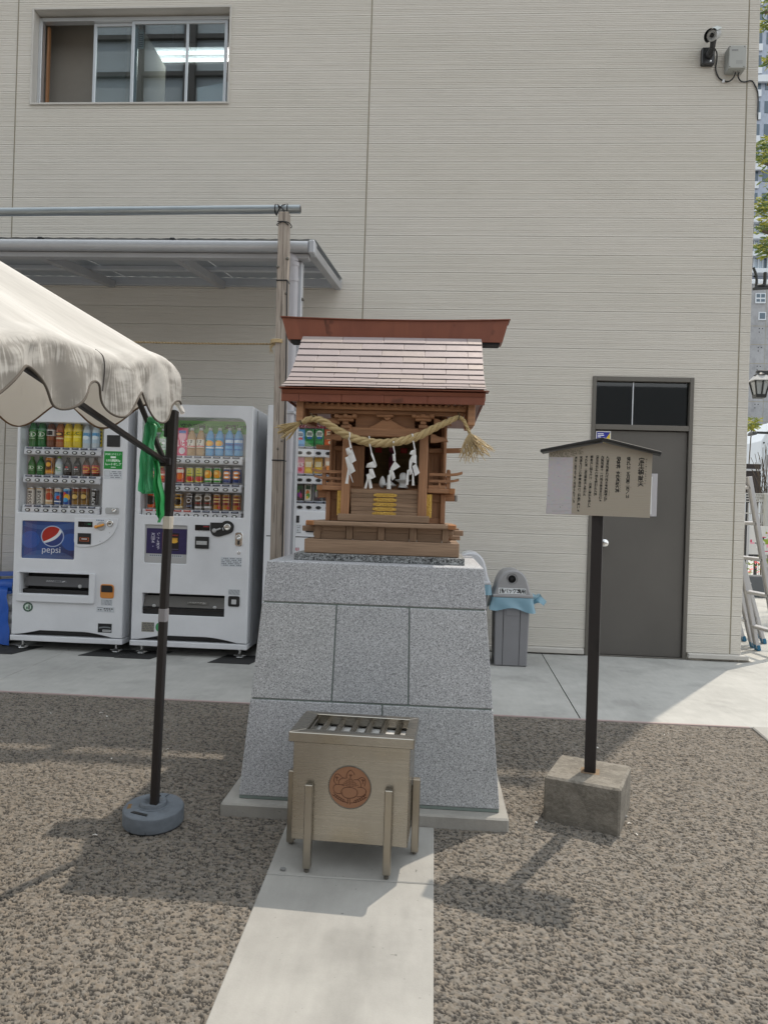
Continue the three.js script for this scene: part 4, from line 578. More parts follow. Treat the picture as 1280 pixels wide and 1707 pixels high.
{ // ---- the left machine, with the blue screen
  const zf = .765, zb = .1, R = REGION(M1, zf), RL = REGION(M1L, zf);
  const win = R(125, 130, 603, 775), slot = RL(100, 660, 828, 915), scr = RL(110, 112, 662, 533);
  win[3] = 1.70;
  const o = machine('vending_machine', 'white vending machine with a blue screen and orange coin lever, under the tent edge', .552, 1.402, 1.83, win, { slot, screen: scr, arch: true }, zf, zb);
  // screen
  part('screen', plate(scr[0] - .004, scr[1] - .004, scr[2] + .004, scr[3] + .004, zf - .012, printed(360, 280, (g, w, h) => {
    const G = g.createLinearGradient(0, 0, w, h); G.addColorStop(0, '#1d3f7c'); G.addColorStop(.5, '#1b4e97'); G.addColorStop(1, '#232a55'); g.fillStyle = G; g.fillRect(0, 0, w, h);
    g.fillStyle = 'rgba(90,120,170,.45)'; g.beginPath(); g.moveTo(0, 0); g.quadraticCurveTo(130, 70, w, 0); g.lineTo(w, 50); g.quadraticCurveTo(160, 90, 0, 40); g.fill(); g.beginPath(); g.moveTo(0, h); g.quadraticCurveTo(90, 190, 190, 225); g.quadraticCurveTo(300, 210, w, h); g.fill();
    g.fillStyle = 'rgba(30,100,190,.6)'; g.beginPath(); g.arc(60, 140, 62, 0, 7); g.fill(); g.beginPath(); g.arc(330, 150, 62, 0, 7); g.fill();
    const cx = 206, cy = 112, r = 70; g.save(); g.beginPath(); g.arc(cx, cy, r + 7, 0, 7); g.fillStyle = 'rgba(215,225,240,.8)'; g.fill(); g.beginPath(); g.arc(cx, cy, r, 0, 7); g.clip(); g.fillStyle = '#e8ecf0'; g.fillRect(cx - r, cy - r, 2 * r, 2 * r);
    g.fillStyle = '#b3241f'; g.beginPath(); g.moveTo(cx - r, cy - r); g.lineTo(cx + 45, cy - r); g.quadraticCurveTo(cx + 52, cy - 20, cx - 20, cy + 20); g.quadraticCurveTo(cx - 50, cy + 38, cx - r, cy + 40); g.fill();
    g.fillStyle = '#1f3f86'; g.beginPath(); g.moveTo(cx - r, cy + 52); g.quadraticCurveTo(cx + 30, cy + 40, cx + 62, cy - 34); g.lineTo(cx + r + 4, cy - 34); g.lineTo(cx + r, cy + r); g.lineTo(cx - r, cy + r); g.fill(); g.restore();
    g.fillStyle = '#e9edf2'; g.font = '54px sans-serif'; g.textAlign = 'center'; g.fillText('pepsi', 200, 230); g.textAlign = 'left';
  })), M.printGloss, o);
  part('screen_glass', bx(scr[0] - .002, scr[2] + .002, scr[1] - .002, scr[3] + .002, zf - .008, zf - .006, 0), M.glass, o);
  // coin panel: a raised quarter-round shield
  const p0 = M1L(676, 85, zf), p1 = M1L(1140, 410, zf), q = new THREE.Shape(); q.moveTo(p0.x, p0.y); q.lineTo(p1.x - .01, p0.y + .004); q.quadraticCurveTo(p1.x + .004, p0.y - .05, p1.x - .05, p0.y - .12); q.quadraticCurveTo(p1.x - .13, p1.y - .003, p0.x + .05, p1.y); q.quadraticCurveTo(p0.x + .003, p1.y, p0.x, p1.y + .05); q.closePath();
  const cp = part('coin_panel', ext(q, .010, zf - .002, .003), M.vendWhite, o);
  const D = (x0, y0, x1, y1) => RL(x0, y0, x1, y1);
  let d = D(716, 122, 868, 186); part('display', bx(d[0], d[2], d[1], d[3], zf + .006, zf + .0095, .001), M.blackGloss, cp); part('digits', plate(d[0] + .05, d[1] + .015, d[2] - .004, d[3] - .01, zf + .0096, printed(40, 20, (g) => { g.fillStyle = '#06140c'; g.fillRect(0, 0, 40, 20); g.fillStyle = '#1c7a48'; g.fillRect(18, 5, 16, 9); }), .0006), M.print, cp);
  d = D(712, 246, 850, 368); part('bill_slot', [bx(d[0], d[2], d[1], d[3], zf + .006, zf + .012, .002)], M.black, cp); part('bill_guide', plate(d[0] + .014, d[1] + .02, d[2] - .012, d[3] - .03, zf + .0122, printed(64, 40, (g) => { g.fillStyle = '#54281a'; g.fillRect(0, 0, 64, 40); g.strokeStyle = '#c86b3c'; g.lineWidth = 3; g.strokeRect(4, 4, 56, 32); g.fillStyle = '#ddd'; g.fillRect(14, 12, 36, 8); }), .001), M.print, cp);
  let c = M1L(960, 172, zf); part('lever_plate', mv(rx(lathe([[0, 0], [.034, 0], [.032, .006], [0, .006]], 24), Math.PI / 2), c.x, c.y, zf + .0075), M.vendGrey, cp);
  part('lever', [bar(V(c.x - .038, c.y - .008, zf + .02), V(c.x + .026, c.y + .012, zf + .018), .016, .012, .004), ball(V(c.x - .036, c.y - .006, zf + .018), .013)], std({ color: col(.75, .33, .06), roughness: .35 }), cp);
  c = M1L(1055, 145, zf); part('coin_slot', mv(rx(lathe([[0, 0], [.026, 0], [.026, .004], [.019, .007], [.016, .003], [0, .003]], 22), Math.PI / 2), c.x, c.y, zf + .0075), M.chrome, cp); part('slit', bx(c.x - .009, c.x + .009, c.y - .003, c.y + .003, zf + .010, zf + .0125, .001), M.black, cp);
  for (const [x, y] of [[1048, 245], [948, 335]]) { c = M1L(x, y, zf); part('screw', mv(rx(lathe([[0, 0], [.004, 0], [.003, .002], [0, .003]], 10), Math.PI / 2), c.x, c.y, zf + .0075), M.vendGrey, cp); }
  part('caption', (() => { const e = RL(905, 100, 995, 122); return plate(e[0], e[1], e[2], e[3], zf + .0082, printed(90, 20, (g) => { g.fillStyle = '#d9dde2'; g.fillRect(0, 0, 90, 20); g.fillStyle = '#2a4a78'; for (let i = 0; i < 5; i++) g.fillRect(4 + i * 17, 5, 12, 9); }), .0006); })(), M.print, cp);
  // delivery slot
  const sf = RL(60, 650, 888, 1005); part('slot_surround', (() => { const s = rrect(new THREE.Shape(), sf[0], sf[1], sf[2], sf[3], .018, .006); const h = new THREE.Path(); rrect(h, slot[0], slot[1], slot[2], slot[3], .005); s.holes.push(h); return ext(s, .022, zf - .004, .006, 4); })(), M.vendWhite, o);
  part('slot_inside', [bx(slot[0] - .01, slot[2] + .01, slot[1] - .01, slot[3] + .01, zf - .129, zf - .11, 0), hexa((x, y, z) => V(lerp(slot[0], slot[2], x), lerp(slot[1], slot[1] + .03, y), lerp(zf - .1, zf - .03, z)), .002)], M.black, o);
  part('slot_flap', [bx(slot[0] + .025, slot[2] - .004, slot[1] + .055, slot[3] - .032, zf - .03, zf - .026, .001)], std({ color: col(.105, .108, .118), roughness: .22 }), o);
  part('flap_print', plate(slot[0] + .18, slot[1] + .085, slot[0] + .34, slot[3] - .055, zf - .0255, printed(140, 46, (g, w, h) => { g.fillStyle = '#5b5d62'; g.fillRect(0, 0, w, h); g.strokeStyle = g.fillStyle = '#cfd1d4'; g.lineWidth = 1.5; g.strokeRect(62, 6, 36, 32); for (let i = 0; i < 4; i++) { g.fillRect(6 + i * 13, 10, 9, 7); g.fillRect(4 + i * 13, 28, 9, 6); } g.beginPath(); g.moveTo(104, 34); g.lineTo(120, 12); g.lineTo(132, 10); g.lineTo(128, 24); g.lineTo(116, 38); g.fill(); }), .0006), M.print, o);
  c = M1L(712, 820, zf); part('flap_knob', mv(rx(lathe([[0, 0], [.014, 0], [.014, .003], [.008, .004], [0, .003]], 16), Math.PI / 2), c.x, c.y, zf - .0255), M.vendGrey, o);
  // coin return
  d = D(950, 790, 1090, 945); part('return_rim', (() => { const s = rrect(new THREE.Shape(), d[0], d[1], d[2], d[3], .02, .03); return ext(s, .008, zf - .002, .002); })(), std({ color: col(.62, .24, .05), roughness: .4 }), o);
  part('return_cup', (() => { const s = rrect(new THREE.Shape(), d[0] + .008, d[1] + .045, d[2] - .008, d[3] - .008, .008, .024); return ext(s, .003, zf + .0062, .001); })(), M.black, o);
  // lock, meter, stickers
  d = R(628, 732, 708, 772); part('lock_plate', (() => ext(rrect(new THREE.Shape(), d[0], d[1], d[2], d[3], .014), .008, zf - .002, .002))(), M.vendGrey, o); c = M1(680, 750, zf); part('lock', mv(rx(lathe([[0, 0], [.017, 0], [.017, .006], [.011, .009], [.005, .004], [0, .004]], 18), Math.PI / 2), c.x, c.y, zf + .0055), M.chrome, o);
  d = R(638, 303, 714, 374); part('card_reader', bx(d[0], d[2], d[1], d[3], zf - .002, zf + .007, .003), M.black, o);
  d = R(621, 398, 726, 506); part('sticker', plate(d[0], d[1], d[2], d[3], zf, printed(130, 134, (g, w, h) => { g.fillStyle = '#148a32'; g.fillRect(0, 0, w, h); write(g, '環境にやさしい', 8, 14, 16.2, { color: '#e8f2e8', wt: .13 }); g.fillStyle = '#e8f2e8'; g.fillRect(46, 38, 38, 14); write(g, 'LED照明と', 14, 58, 22, { color: '#f2f7f0', wt: .14 }); write(g, 'ヒートポンプ', 10, 88, 19, { color: '#f2f7f0', wt: .15 }); g.fillRect(50, 118, 34, 5); })), M.print, o);
  const small = (F, x0, y0, x1, y1, dr, w = 110, h = 60) => { const e = REGION(F, zf)(x0, y0, x1, y1); part('sticker', plate(e[0], e[1], e[2], e[3], zf, printed(w, h, dr)), M.print, o); };
  const fineprint = (bg) => (g, w, h) => { g.fillStyle = bg; g.fillRect(0, 0, w, h); g.strokeStyle = '#777'; g.lineWidth = 1; g.strokeRect(3, 3, w * .28, h * .6); for (let r = 0; r < 4; r++) { g.fillStyle = '#5b5f66'; for (let k = 0; k < 9; k++) if ((k * 7 + r * 3) % 5) g.fillRect(w * .36 + k * w * .065, 5 + r * h * .22, w * .045, h * .1); } };
  small(M1, 621, 512, 726, 566, fineprint('#c9cdd2'));
  small(M1L, 955, 955, 1072, 1022, fineprint('#b9bdc2'));
  small(M1L, 908, 1032, 1095, 1096, (g, w, h) => { g.fillStyle = '#c4c8cd'; g.fillRect(0, 0, w, h); g.fillStyle = '#222'; g.fillRect(4, 6, 34, 3); for (let i = 0; i < 4; i++) { g.fillRect(44 + i * 15, 14, 11, 13); if (i < 3) g.fillRect(50 + i * 15, 38, 8, 8); if (i < 2) g.fillRect(8 + i * 14, 28, 9, 10); } });
  small(M1L, 922, 1210, 1065, 1312, (g, w, h) => { g.fillStyle = '#15171a'; g.fillRect(0, 0, w, h); g.fillStyle = '#777c80'; g.beginPath(); g.moveTo(8, h * .4); g.quadraticCurveTo(w * .5, h * .25, w - 8, h * .38); g.lineTo(w - 8, h * .52); g.quadraticCurveTo(w * .5, h * .4, 8, h * .58); g.fill(); g.fillStyle = '#d6d8da'; g.fillRect(w * .34, h * .68, w * .6, h * .22); g.fillStyle = '#333'; for (let i = 0; i < 7; i++) g.fillRect(w * .38 + i * w * .075, h * .74, w * .05, h * .1); });
  const rec = printed(90, 90, (g) => { g.fillStyle = '#bcc3c6'; g.fillRect(0, 0, 90, 90); g.beginPath(); g.arc(45, 45, 43, 0, 7); g.fillStyle = '#123a26'; g.fill(); g.beginPath(); g.arc(45, 45, 29, 0, 7); g.fillStyle = '#c6d6cb'; g.fill(); g.fillStyle = '#12241a'; g.beginPath(); g.arc(55, 28, 6, 0, 7); g.fill(); g.fillRect(49, 35, 12, 32); g.fillStyle = '#2f6a48'; g.fillRect(30, 42, 14, 22); g.fillStyle = '#cfe0d4'; for (let i = 0; i < 14; i++) { const a = i / 14 * 6.28; g.fillRect(45 + Math.cos(a) * 36 - 2, 45 + Math.sin(a) * 36 - 2, 4, 4); } });
  { const e = RL(122, 980, 228, 1090); const g = new THREE.CircleGeometry(.5, 28).toNonIndexed(); const uv = g.attributes.uv; for (let i = 0; i < uv.count; i++) uv.setXY(i, rec[0] + uv.getX(i) * rec[2], rec[1] + uv.getY(i) * rec[3]); g.scale(e[2] - e[0], e[3] - e[1], 1); g.translate((e[0] + e[2]) / 2, (e[1] + e[3]) / 2, zf + .0012); part('recycling_sticker', smoothed(g), M.print, o); }
  // shelves and what stands on them
  const zs = zf - .02, wx0 = M1(138, 400, zs).x, wx1 = M1(600, 400, zs).x;
  const rowsB = [[175, 385, 407, [176, 229, 283, 337, 391, 445, 498, 553]], [172, 550, 574, [170, 224, 278, 332, 386, 440, 493, 547]], [166, 728, 752, [166, 220, 274, 327, 381, 435, 489, 543]]];
  rowsB.forEach(([a, yt, yc, xs]) => { const base = M1(300, yc, zs).y; shelf(o, M1, zs, wx0 + .005, wx1, base + .042, base - .017, xs.map((x) => M1(x, yc, zs).x)); });
  const zi = zs - .075, A = 'of the blue-screen machine', set = (row, name, items) => items.forEach((it, i) => { if (!it) return; const [kind, lb, x, yt, yb, body, cap, desc, fat] = it, a = M1(x, yb, zi), b = M1(x, yt, zi); drink(kind, lb, a.x, a.y, zi, b.y - a.y, body, cap, `${desc}, ${ORD[i]} from left, ${name} shelf ${A}`, 'drinks in the left machine', fat); });
    const tg = [.03, .16, .05], br = [.16, .06, .03], yl = [.72, .55, .05], wt = [.55, .62, .66];
  set(0, 'top', [['pet', 'tea', 200, 205, 376, tg, [.05, .3, .1], 'green tea bottle'], ['pet', 'tea', 252, 205, 376, tg, [.05, .3, .1], 'green tea bottle'], ['pet', 'oolong', 306, 212, 378, br, [.6, .6, .58], 'pale-labelled brown tea bottle', 1.05], ['pet', 'barley', 360, 212, 378, [.35, .13, .05], [.7, .68, .6], 'amber barley tea bottle', 1.05], ['pet', 'lemon', 408, 208, 380, yl, [.75, .7, .2], 'yellow lemon drink bottle'], ['pet', 'lemon', 461, 208, 380, yl, [.75, .7, .2], 'yellow lemon drink bottle'], ['pet', 'water', 516, 230, 384, wt, [.7, .72, .74], 'clear water bottle with a blue label'], ['pet', 'water', 570, 230, 384, wt, [.7, .72, .74], 'clear water bottle with a blue label']]);
  set(1, 'middle', [['short', 'tea', 192, 430, 538, tg, [.1, .35, .1], 'short green tea bottle'], ['short', 'tea', 244, 430, 540, tg, [.1, .35, .1], 'short green tea bottle'], ['can', 'yuzu', 299, 430, 540, br, br, 'amber citrus drink can', 1.0], ['short', 'clear', 352, 430, 542, wt, [.35, .6, .1], 'green-capped short clear bottle'], ['short', 'nex', 405, 437, 544, [.02, .02, .02], [.03, .03, .03], 'black bottle with a red dot'], ['short', 'nex', 460, 437, 546, [.02, .02, .02], [.03, .03, .03], 'black bottle with a red dot'], ['short', 'cola', 514, 437, 547, [.07, .03, .02], [.06, .05, .05], 'dark cola bottle with a red label'], ['short', 'cola', 568, 437, 549, [.07, .03, .02], [.06, .05, .05], 'dark cola bottle with a red label']]);
  set(2, 'bottom', [['can', 'boss', 186, 610, 714, wt, wt, 'white coffee can', .82], ['can', 'boss', 240, 610, 716, wt, wt, 'white coffee can', .82], ['can', 'caffe', 295, 612, 718, wt, wt, 'beige and red coffee can', .9], ['can', 'blueCan', 347, 614, 719, wt, wt, 'dark blue coffee can', .9], ['can', 'rainbow', 400, 616, 721, wt, wt, 'blue and red coffee can', .9], ['can', 'gold', 453, 612, 722, wt, wt, 'golden brown coffee can', .95], ['can', 'gold', 505, 612, 722, wt, wt, 'golden brown coffee can', .95], ['can', 'black', 564, 622, 723, wt, wt, 'black coffee can', .9]]);
  for (const x of [480, 597]) { const e = REGION(M1, zi - .005)(x - 6, 222, x + 5, 372); part('price_strip', plate(e[0], e[1], e[2], e[3], zi - .02, printed(20, 90, (g) => { g.fillStyle = '#e0c81c'; g.fillRect(0, 0, 20, 90); g.fillStyle = '#333'; for (let i = 0; i < 6; i++) g.fillRect(5, 8 + i * 13, 10, 6); })), M.print, o); }
  { const e = REGION(M1, zi - .01)(262, 180, 452, 216); part('header', plate(e[0] - .12, e[1], e[2] + .12, e[3], zi - .02, printed(260, 34, (g, w, h) => { g.fillStyle = '#b7c7d2'; g.fillRect(0, 0, w, h); g.fillStyle = '#2f93c8'; g.font = 'bold 30px sans-serif'; g.fillText('SUNTORY', 48, 28); })), M.print, o); }
  for (let i = 0; i < 8; i++) { const x = 205 + i * 49, a = M1(x, 178, zi), b = M1(x, 128, zi); drink('short', ['nex', 'yuzu', 'caffe', 'nex', 'cola', 'barley', 'nex', 'yuzu'][i], a.x, a.y, zi - .012, b.y - a.y + .03, [.04, .025, .02], [.05, .05, .05], ['black sample bottle', 'amber sample bottle', 'beige sample bottle', 'black sample bottle', 'red sample bottle', 'brown sample bottle', 'black sample bottle', 'golden sample bottle'][i] + `, ${ORD[i]} from left in the row above the blue lettering`, 'drinks in the left machine', .85); }
  part('upper_shelf', bx(win[0] + .01, win[2] - .01, M1(300, 186, zi).y - .004, M1(300, 178, zi).y, zi - .055, zi + .03, .002), M.vendSide, o);
}
{ // ---- the middle machine, with the purple advert
  const zf = .765, zb = .1, R = REGION(M2, zf), RL = REGION(M2L, zf);
  const win = R(135, 192, 738, 795), slot = RL(102, 862, 893, 1100); win[2] = M2(736, 700, zf).x; const ad = RL(128, 200, 528, 585);
  const o = machine('vending_machine', 'white vending machine with a green header and purple advert, behind the tent leg', 1.466, 2.336, 1.852, win, { slot, screen: ad, arch: true, rtr: .07, lining: std({ color: col(.55, .58, .58), roughness: .5 }) }, zf, zb);
  let d, c;
  part('advert', plate(ad[0] + .012, ad[1] + .07, ad[2] - .004, ad[3] - .025, zf - .010, printed(360, 260, (g, w, h) => { g.fillStyle = '#2b2250'; g.fillRect(0, 0, w, h); g.fillStyle = '#33285e'; for (let i = 0; i < 60; i++) g.fillRect((i * 67) % w, (i * 41) % h, 30, 3); write(g, 'ぐっと来る', 88, 44, 31, { vert: true, color: '#e2dfe8', wt: .09, gap: 4 }); write(g, '凝固系。', 42, 44, 34, { vert: true, color: '#e2dfe8', wt: .08, gap: 3 }); g.fillStyle = '#6d2028'; g.fillRect(140, 40, 34, 170); g.fillStyle = '#1a1010'; g.fillRect(150, 44, 140, 180); g.fillStyle = '#b98b2f'; g.fillRect(212, 92, 66, 26); g.fillStyle = '#d9a63a'; g.beginPath(); g.ellipse(246, 128, 34, 20, 0, 0, 7); g.fill(); g.fillStyle = '#7e2a24'; g.fillRect(200, 60, 80, 14);  g.fillStyle = '#8d86a8'; g.fillRect(200, 208, 86, 3); })), M.print, o);
  part('advert_tray', [bx(ad[0] - .004, ad[2] + .004, ad[1] - .004, ad[3] + .004, zf - .022, zf - .0105, 0)], M.vendGrey, o);
  part('advert_note', plate(ad[0] + .03, ad[1] + .045, ad[2] - .03, ad[1] + .066, zf - .0104, printed(240, 20, (g, w, h) => { g.fillStyle = '#b3b5b8'; g.fillRect(0, 0, w, h); g.fillStyle = '#6c7580'; for (let i = 0; i < 16; i++) g.fillRect(10 + i * 14, 5, 9, 8); }), .0008), M.print, o);
  d = RL(616, 202, 756, 260); part('display', bx(d[0], d[2], d[1], d[3], zf - .002, zf + .006, .002), M.blackGloss, o); part('digits', plate(d[0] + .06, d[1] + .022, d[2] - .004, d[3] - .004, zf + .0062, printed(44, 20, (g) => { g.fillStyle = '#0d0506'; g.fillRect(0, 0, 44, 20); g.fillStyle = '#a8232a'; for (let i = 0; i < 4; i++) g.fillRect(4 + i * 10, 4, 7, 11); }), .0006), M.print, o);
  { const p = (x, y) => { const q = M2L(x, y, zf); return [q.x, q.y]; }, s = new THREE.Shape(); const L = [[764, 180], [880, 182], [905, 166], [945, 166], [985, 195], [990, 240], [965, 280], [870, 312], [825, 316], [785, 300], [766, 262]].map(([x, y]) => p(x, y)); s.moveTo(...L[0]); s.lineTo(...L[1]); s.splineThru(L.slice(2).map((q) => new THREE.Vector2(...q))); s.closePath(); const cp = part('coin_panel', ext(s, .012, zf - .002, .003), M.black, o);
    c = M2L(930, 224, zf); part('coin_slot', mv(rx(lathe([[0, 0], [.026, 0], [.024, .006], [.018, .008], [.014, .004], [0, .004]], 22), Math.PI / 2), c.x, c.y, zf + .009), M.chrome, cp);
    const a = M2L(805, 258, zf), b = M2L(868, 238, zf); part('lever', [bar(V(a.x, a.y, zf + .016), V(b.x, b.y, zf + .016), .012, .01, .003), ball(V(a.x, a.y, zf + .016), .016, 1, 1, .5)], M.vendGrey, cp); part('mark', bar(V(M2L(884, 230, zf).x, M2L(884, 230, zf).y, zf + .011), V(M2L(892, 258, zf).x, M2L(892, 258, zf).y, zf + .011), .004, .002, .0005), M.vendWhite, cp); }
  d = RL(618, 315, 748, 435); part('bill_slot', [bx(d[0], d[2], d[1], d[3], zf - .002, zf + .010, .003)], M.black, o); part('bill_guide', bx(d[0] + .011, d[2] - .013, d[1] + .028, d[3] - .032, zf + .010, zf + .014, .002), M.vendGrey, o); c = M2L(683, 377, zf); part('bill_lamp', ball(V(c.x, c.y, zf + .0145), .004, 1, 1, .4), M.chrome, o);
  d = RL(1004, 275, 1074, 412); part('lock_plate', ext(rrect(new THREE.Shape(), d[0], d[1], d[2], d[3], .02), .010, zf - .002, .003), M.chrome, o); c = M2L(1040, 322, zf); part('lock', mv(rx(lathe([[0, 0], [.020, 0], [.020, .008], [.013, .011], [.006, .004], [0, .004]], 18), Math.PI / 2), c.x, c.y, zf + .0075), M.chrome, o); part('key_slot', bx(c.x - .008, c.x + .008, c.y - .055, c.y - .025, zf + .008, zf + .010, .002), M.black, o);
  c = M2L(1039, 473, zf); part('round_lock', mv(rx(lathe([[0, 0], [.013, 0], [.013, .005], [.006, .006], [0, .002]], 16), Math.PI / 2), c.x, c.y, zf - .001), M.chrome, o);
  const fine2 = (bg) => (g, w, h) => { g.fillStyle = bg; g.fillRect(0, 0, w, h); g.fillStyle = '#595d63'; for (let r = 0; r < 5; r++) for (let k = 0; k < 12; k++) if ((k * 5 + r * 7) % 4) g.fillRect(5 + k * w * .08, 6 + r * h * .18, w * .055, h * .08); };
  const st = (x0, y0, x1, y1, dr, m = M.print) => { const e = RL(x0, y0, x1, y1); part('sticker', plate(e[0], e[1], e[2], e[3], zf, printed(110, 60, dr)), m, o); };
  st(865, 514, 1064, 612, fine2('#c3c8ce')); st(938, 828, 1046, 884, fine2('#b8bcc1')); st(98, 1145, 216, 1242, fine2('#8d8a80'), M.printMetal);
  d = RL(938, 892, 1044, 998); part('coin_return', ext(rrect(new THREE.Shape(), d[0], d[1], d[2], d[3], .014), .010, zf - .002, .003), M.black, o); c = M2L(993, 945, zf); part('return_flap', [hexa((x, y, z) => V(c.x - .018 + .036 * x, c.y - .02 + .034 * y, zf + .008 + .010 * z * (1 - y)), .001)], M.vendGrey, o);
  { const e = RL(238, 1160, 296, 1232); part('recycling_sticker', ext((() => { const s = new THREE.Shape(); s.absellipse((e[0] + e[2]) / 2, (e[1] + e[3]) / 2, .028, .034, 0, 2 * Math.PI); return s; })(), .001, zf + .0003), std({ color: col(.06, .3, .12), roughness: .5 }), o); }
  part('slot_inside', [bx(slot[0] - .01, slot[2] + .01, slot[1] - .01, slot[3] + .01, zf - .129, zf - .11, 0), hexa((x, y, z) => V(lerp(slot[0], slot[2], x), lerp(slot[1], slot[1] + .035, y), lerp(zf - .1, zf - .02, z)), .002)], M.black, o);
  part('slot_flap', hexa((x, y, z) => V(lerp(slot[0] + .006, slot[2] - .006, x), lerp(slot[1] + .056, slot[3] - .02, y), zf - .05 + .026 * (1 - y) + .004 * z), .001), std({ color: col(.12, .115, .108), roughness: .2 }), o);
  part('slot_lip', bx(slot[0] + .002, slot[2] - .002, slot[1] + .03, slot[1] + .054, zf - .03, zf - .012, .004), M.blackGloss, o);
  part('flap_print', plate(slot[0] + .335, slot[1] + .085, slot[0] + .485, slot[3] - .055, zf - .019, printed(120, 60, (g, w, h) => { g.fillStyle = '#5b5955'; g.fillRect(0, 0, w, h); g.strokeStyle = g.fillStyle = '#b9b9b6'; g.lineWidth = 1.5; for (let i = 0; i < 3; i++) g.strokeRect(4 + i * 38, 24, 32, 30); g.strokeRect(4, 3, 108, 16); for (let i = 0; i < 6; i++) g.fillRect(12 + i * 16, 6, 11, 9); g.beginPath(); g.moveTo(84, 50); g.lineTo(96, 32); g.lineTo(108, 28); g.lineTo(104, 46); g.fill(); }), .0006), M.print, o);
  for (const x of [207, 797]) { c = M2L(x, x < 500 ? 990 : 1008, zf); part('flap_knob', ball(V(c.x, c.y, zf - .02), .014, 1, .8, .5), M.vendGrey, o); }
  // header, shelves, drinks
  const zs = zf - .02, wx0 = M2(140, 460, zs).x, wx1 = M2(726, 460, zs).x, zi = zs - .075;
  { const e = REGION(M2, zi)(140, 208, 745, 298); part('header', plate(win[0] - .0, e[1], win[2] + .0, e[3], zi - .027, printed(620, 92, (g, w, h) => { g.fillStyle = '#5da648'; g.fillRect(0, 0, w, h); g.fillStyle = '#6fb65a'; g.fillRect(0, 0, w, 14); g.fillStyle = '#e6efe2'; g.font = 'italic 30px serif'; g.fillText('Delicious', 48, 58); write(g, '空き容器', 196, 22, 38, { color: '#16321a', wt: .12 }); write(g, 'を分けて', 352, 32, 26, { color: '#25502a', wt: .1 }); write(g, '資源に!!', 462, 22, 38, { color: '#16321a', wt: .12 }); })), M.print, o); }
  [[460, [175, 232, 289, 347, 404, 460, 517, 573, 631, 687]], [624, [172, 229, 286, 343, 400, 457, 514, 570, 627, 684]], [782, [172, 228, 284, 341, 397, 453, 510, 566, 622, 679]]].forEach(([yc, xs], r) => { const base = M2(430, yc, zs).y; shelf(o, M2, zs, wx0, wx1, base + .043, base - .017, xs.map((x) => M2(x, yc, zs).x), (i) => (r === 2 && i < 5 ? 1 : 0), .066); });
  const B = 'of the green-header machine', set = (name, items) => items.forEach((it, i) => { const [kind, lb, x, yt, yb, body, cap, desc, fat] = it, a = M2(x, yb, zi), b = M2(x, yt, zi); drink(kind, lb, a.x, a.y, zi, b.y - a.y, body, cap, `${desc}, ${ORD[i]} from left, ${name} shelf ${B}`, 'drinks in the middle machine', fat); });
  const bl = [.1, .35, .62], wt = [.6, .62, .62], gn = [.2, .5, .2];
  set('top', [['pet', 'clear', 200, 266, 424, gn, [.6, .65, .6], 'clear green bottle', 1.0], ['pet', 'clear', 256, 266, 424, gn, [.6, .65, .6], 'clear green bottle', 1.0], ['pet', 'sport', 312, 266, 424, bl, wt, 'blue sports drink bottle', 1.0], ['carton', 'pinkBox', 368, 262, 426, [.6, .1, .25], [.6, .1, .25], 'tall pink carton', .78], ['pet', 'bodyTea', 425, 262, 428, [.45, .28, .13], wt, 'tan roasted tea bottle', 1.05], ['pet', 'bodyTea', 479, 262, 428, [.45, .28, .13], wt, 'tan roasted tea bottle', 1.05], ['pet', 'orangeBlue', 534, 262, 428, bl, wt, 'blue bottle with an orange on it', 1.05], ['pet', 'orangeBlue', 590, 262, 428, bl, wt, 'blue bottle with an orange on it', 1.05], ['pet', 'sport', 648, 262, 428, bl, wt, 'blue sports drink bottle', 1.05], ['pet', 'sport', 703, 262, 430, bl, wt, 'blue sports drink bottle', 1.05]]);
  set('middle', [['can', 'navy', 192, 492, 584, wt, wt, 'navy can', 1.0], ['short', 'apple', 250, 486, 584, [.5, .12, .1], [.7, .5, .1], 'red fruit drink bottle', 1.0], ['can', 'apple', 304, 490, 585, wt, wt, 'red fruit drink can', 1.0], ['can', 'apple', 360, 490, 586, wt, wt, 'red and orange fruit can', 1.0], ['can', 'green', 416, 492, 587, wt, wt, 'yellow lemon can', 1.0], ['can', 'green', 470, 492, 588, wt, wt, 'yellow lemon can', 1.0], ['can', 'orange', 526, 494, 589, wt, wt, 'green can with an orange', 1.08], ['can', 'orange', 580, 494, 590, wt, wt, 'green can with an orange', 1.08], ['can', 'navy', 637, 494, 592, wt, wt, 'navy can with orange ovals', 1.08], ['can', 'navy', 694, 494, 594, wt, wt, 'navy can with orange ovals', 1.08]]);
  set('bottom', [['can', 'kanjiCan', 188, 645, 738, wt, wt, 'orange can with a dark disc', 1.05], ['can', 'kanjiCan', 240, 645, 738, wt, wt, 'orange can with a dark disc', 1.05], ['can', 'goldCan', 296, 646, 740, wt, wt, 'golden can', 1.05], ['can', 'goldCan', 350, 646, 742, wt, wt, 'golden can', 1.08], ['can', 'blackCan', 413, 647, 744, wt, wt, 'black can with a pale ring', .95], ['can', 'silver', 467, 648, 748, wt, wt, 'brown can with a silver foot', 1.0], ['can', 'silver', 522, 648, 748, wt, wt, 'brown can with a silver foot', 1.0], ['can', 'redGold', 577, 650, 750, wt, wt, 'gold can with a dark red panel', 1.0], ['can', 'redGold', 632, 650, 752, wt, wt, 'gold can with a dark red panel', 1.0], ['can', 'redGold', 693, 652, 754, wt, wt, 'gold can with a dark red panel', 1.0]]);
}
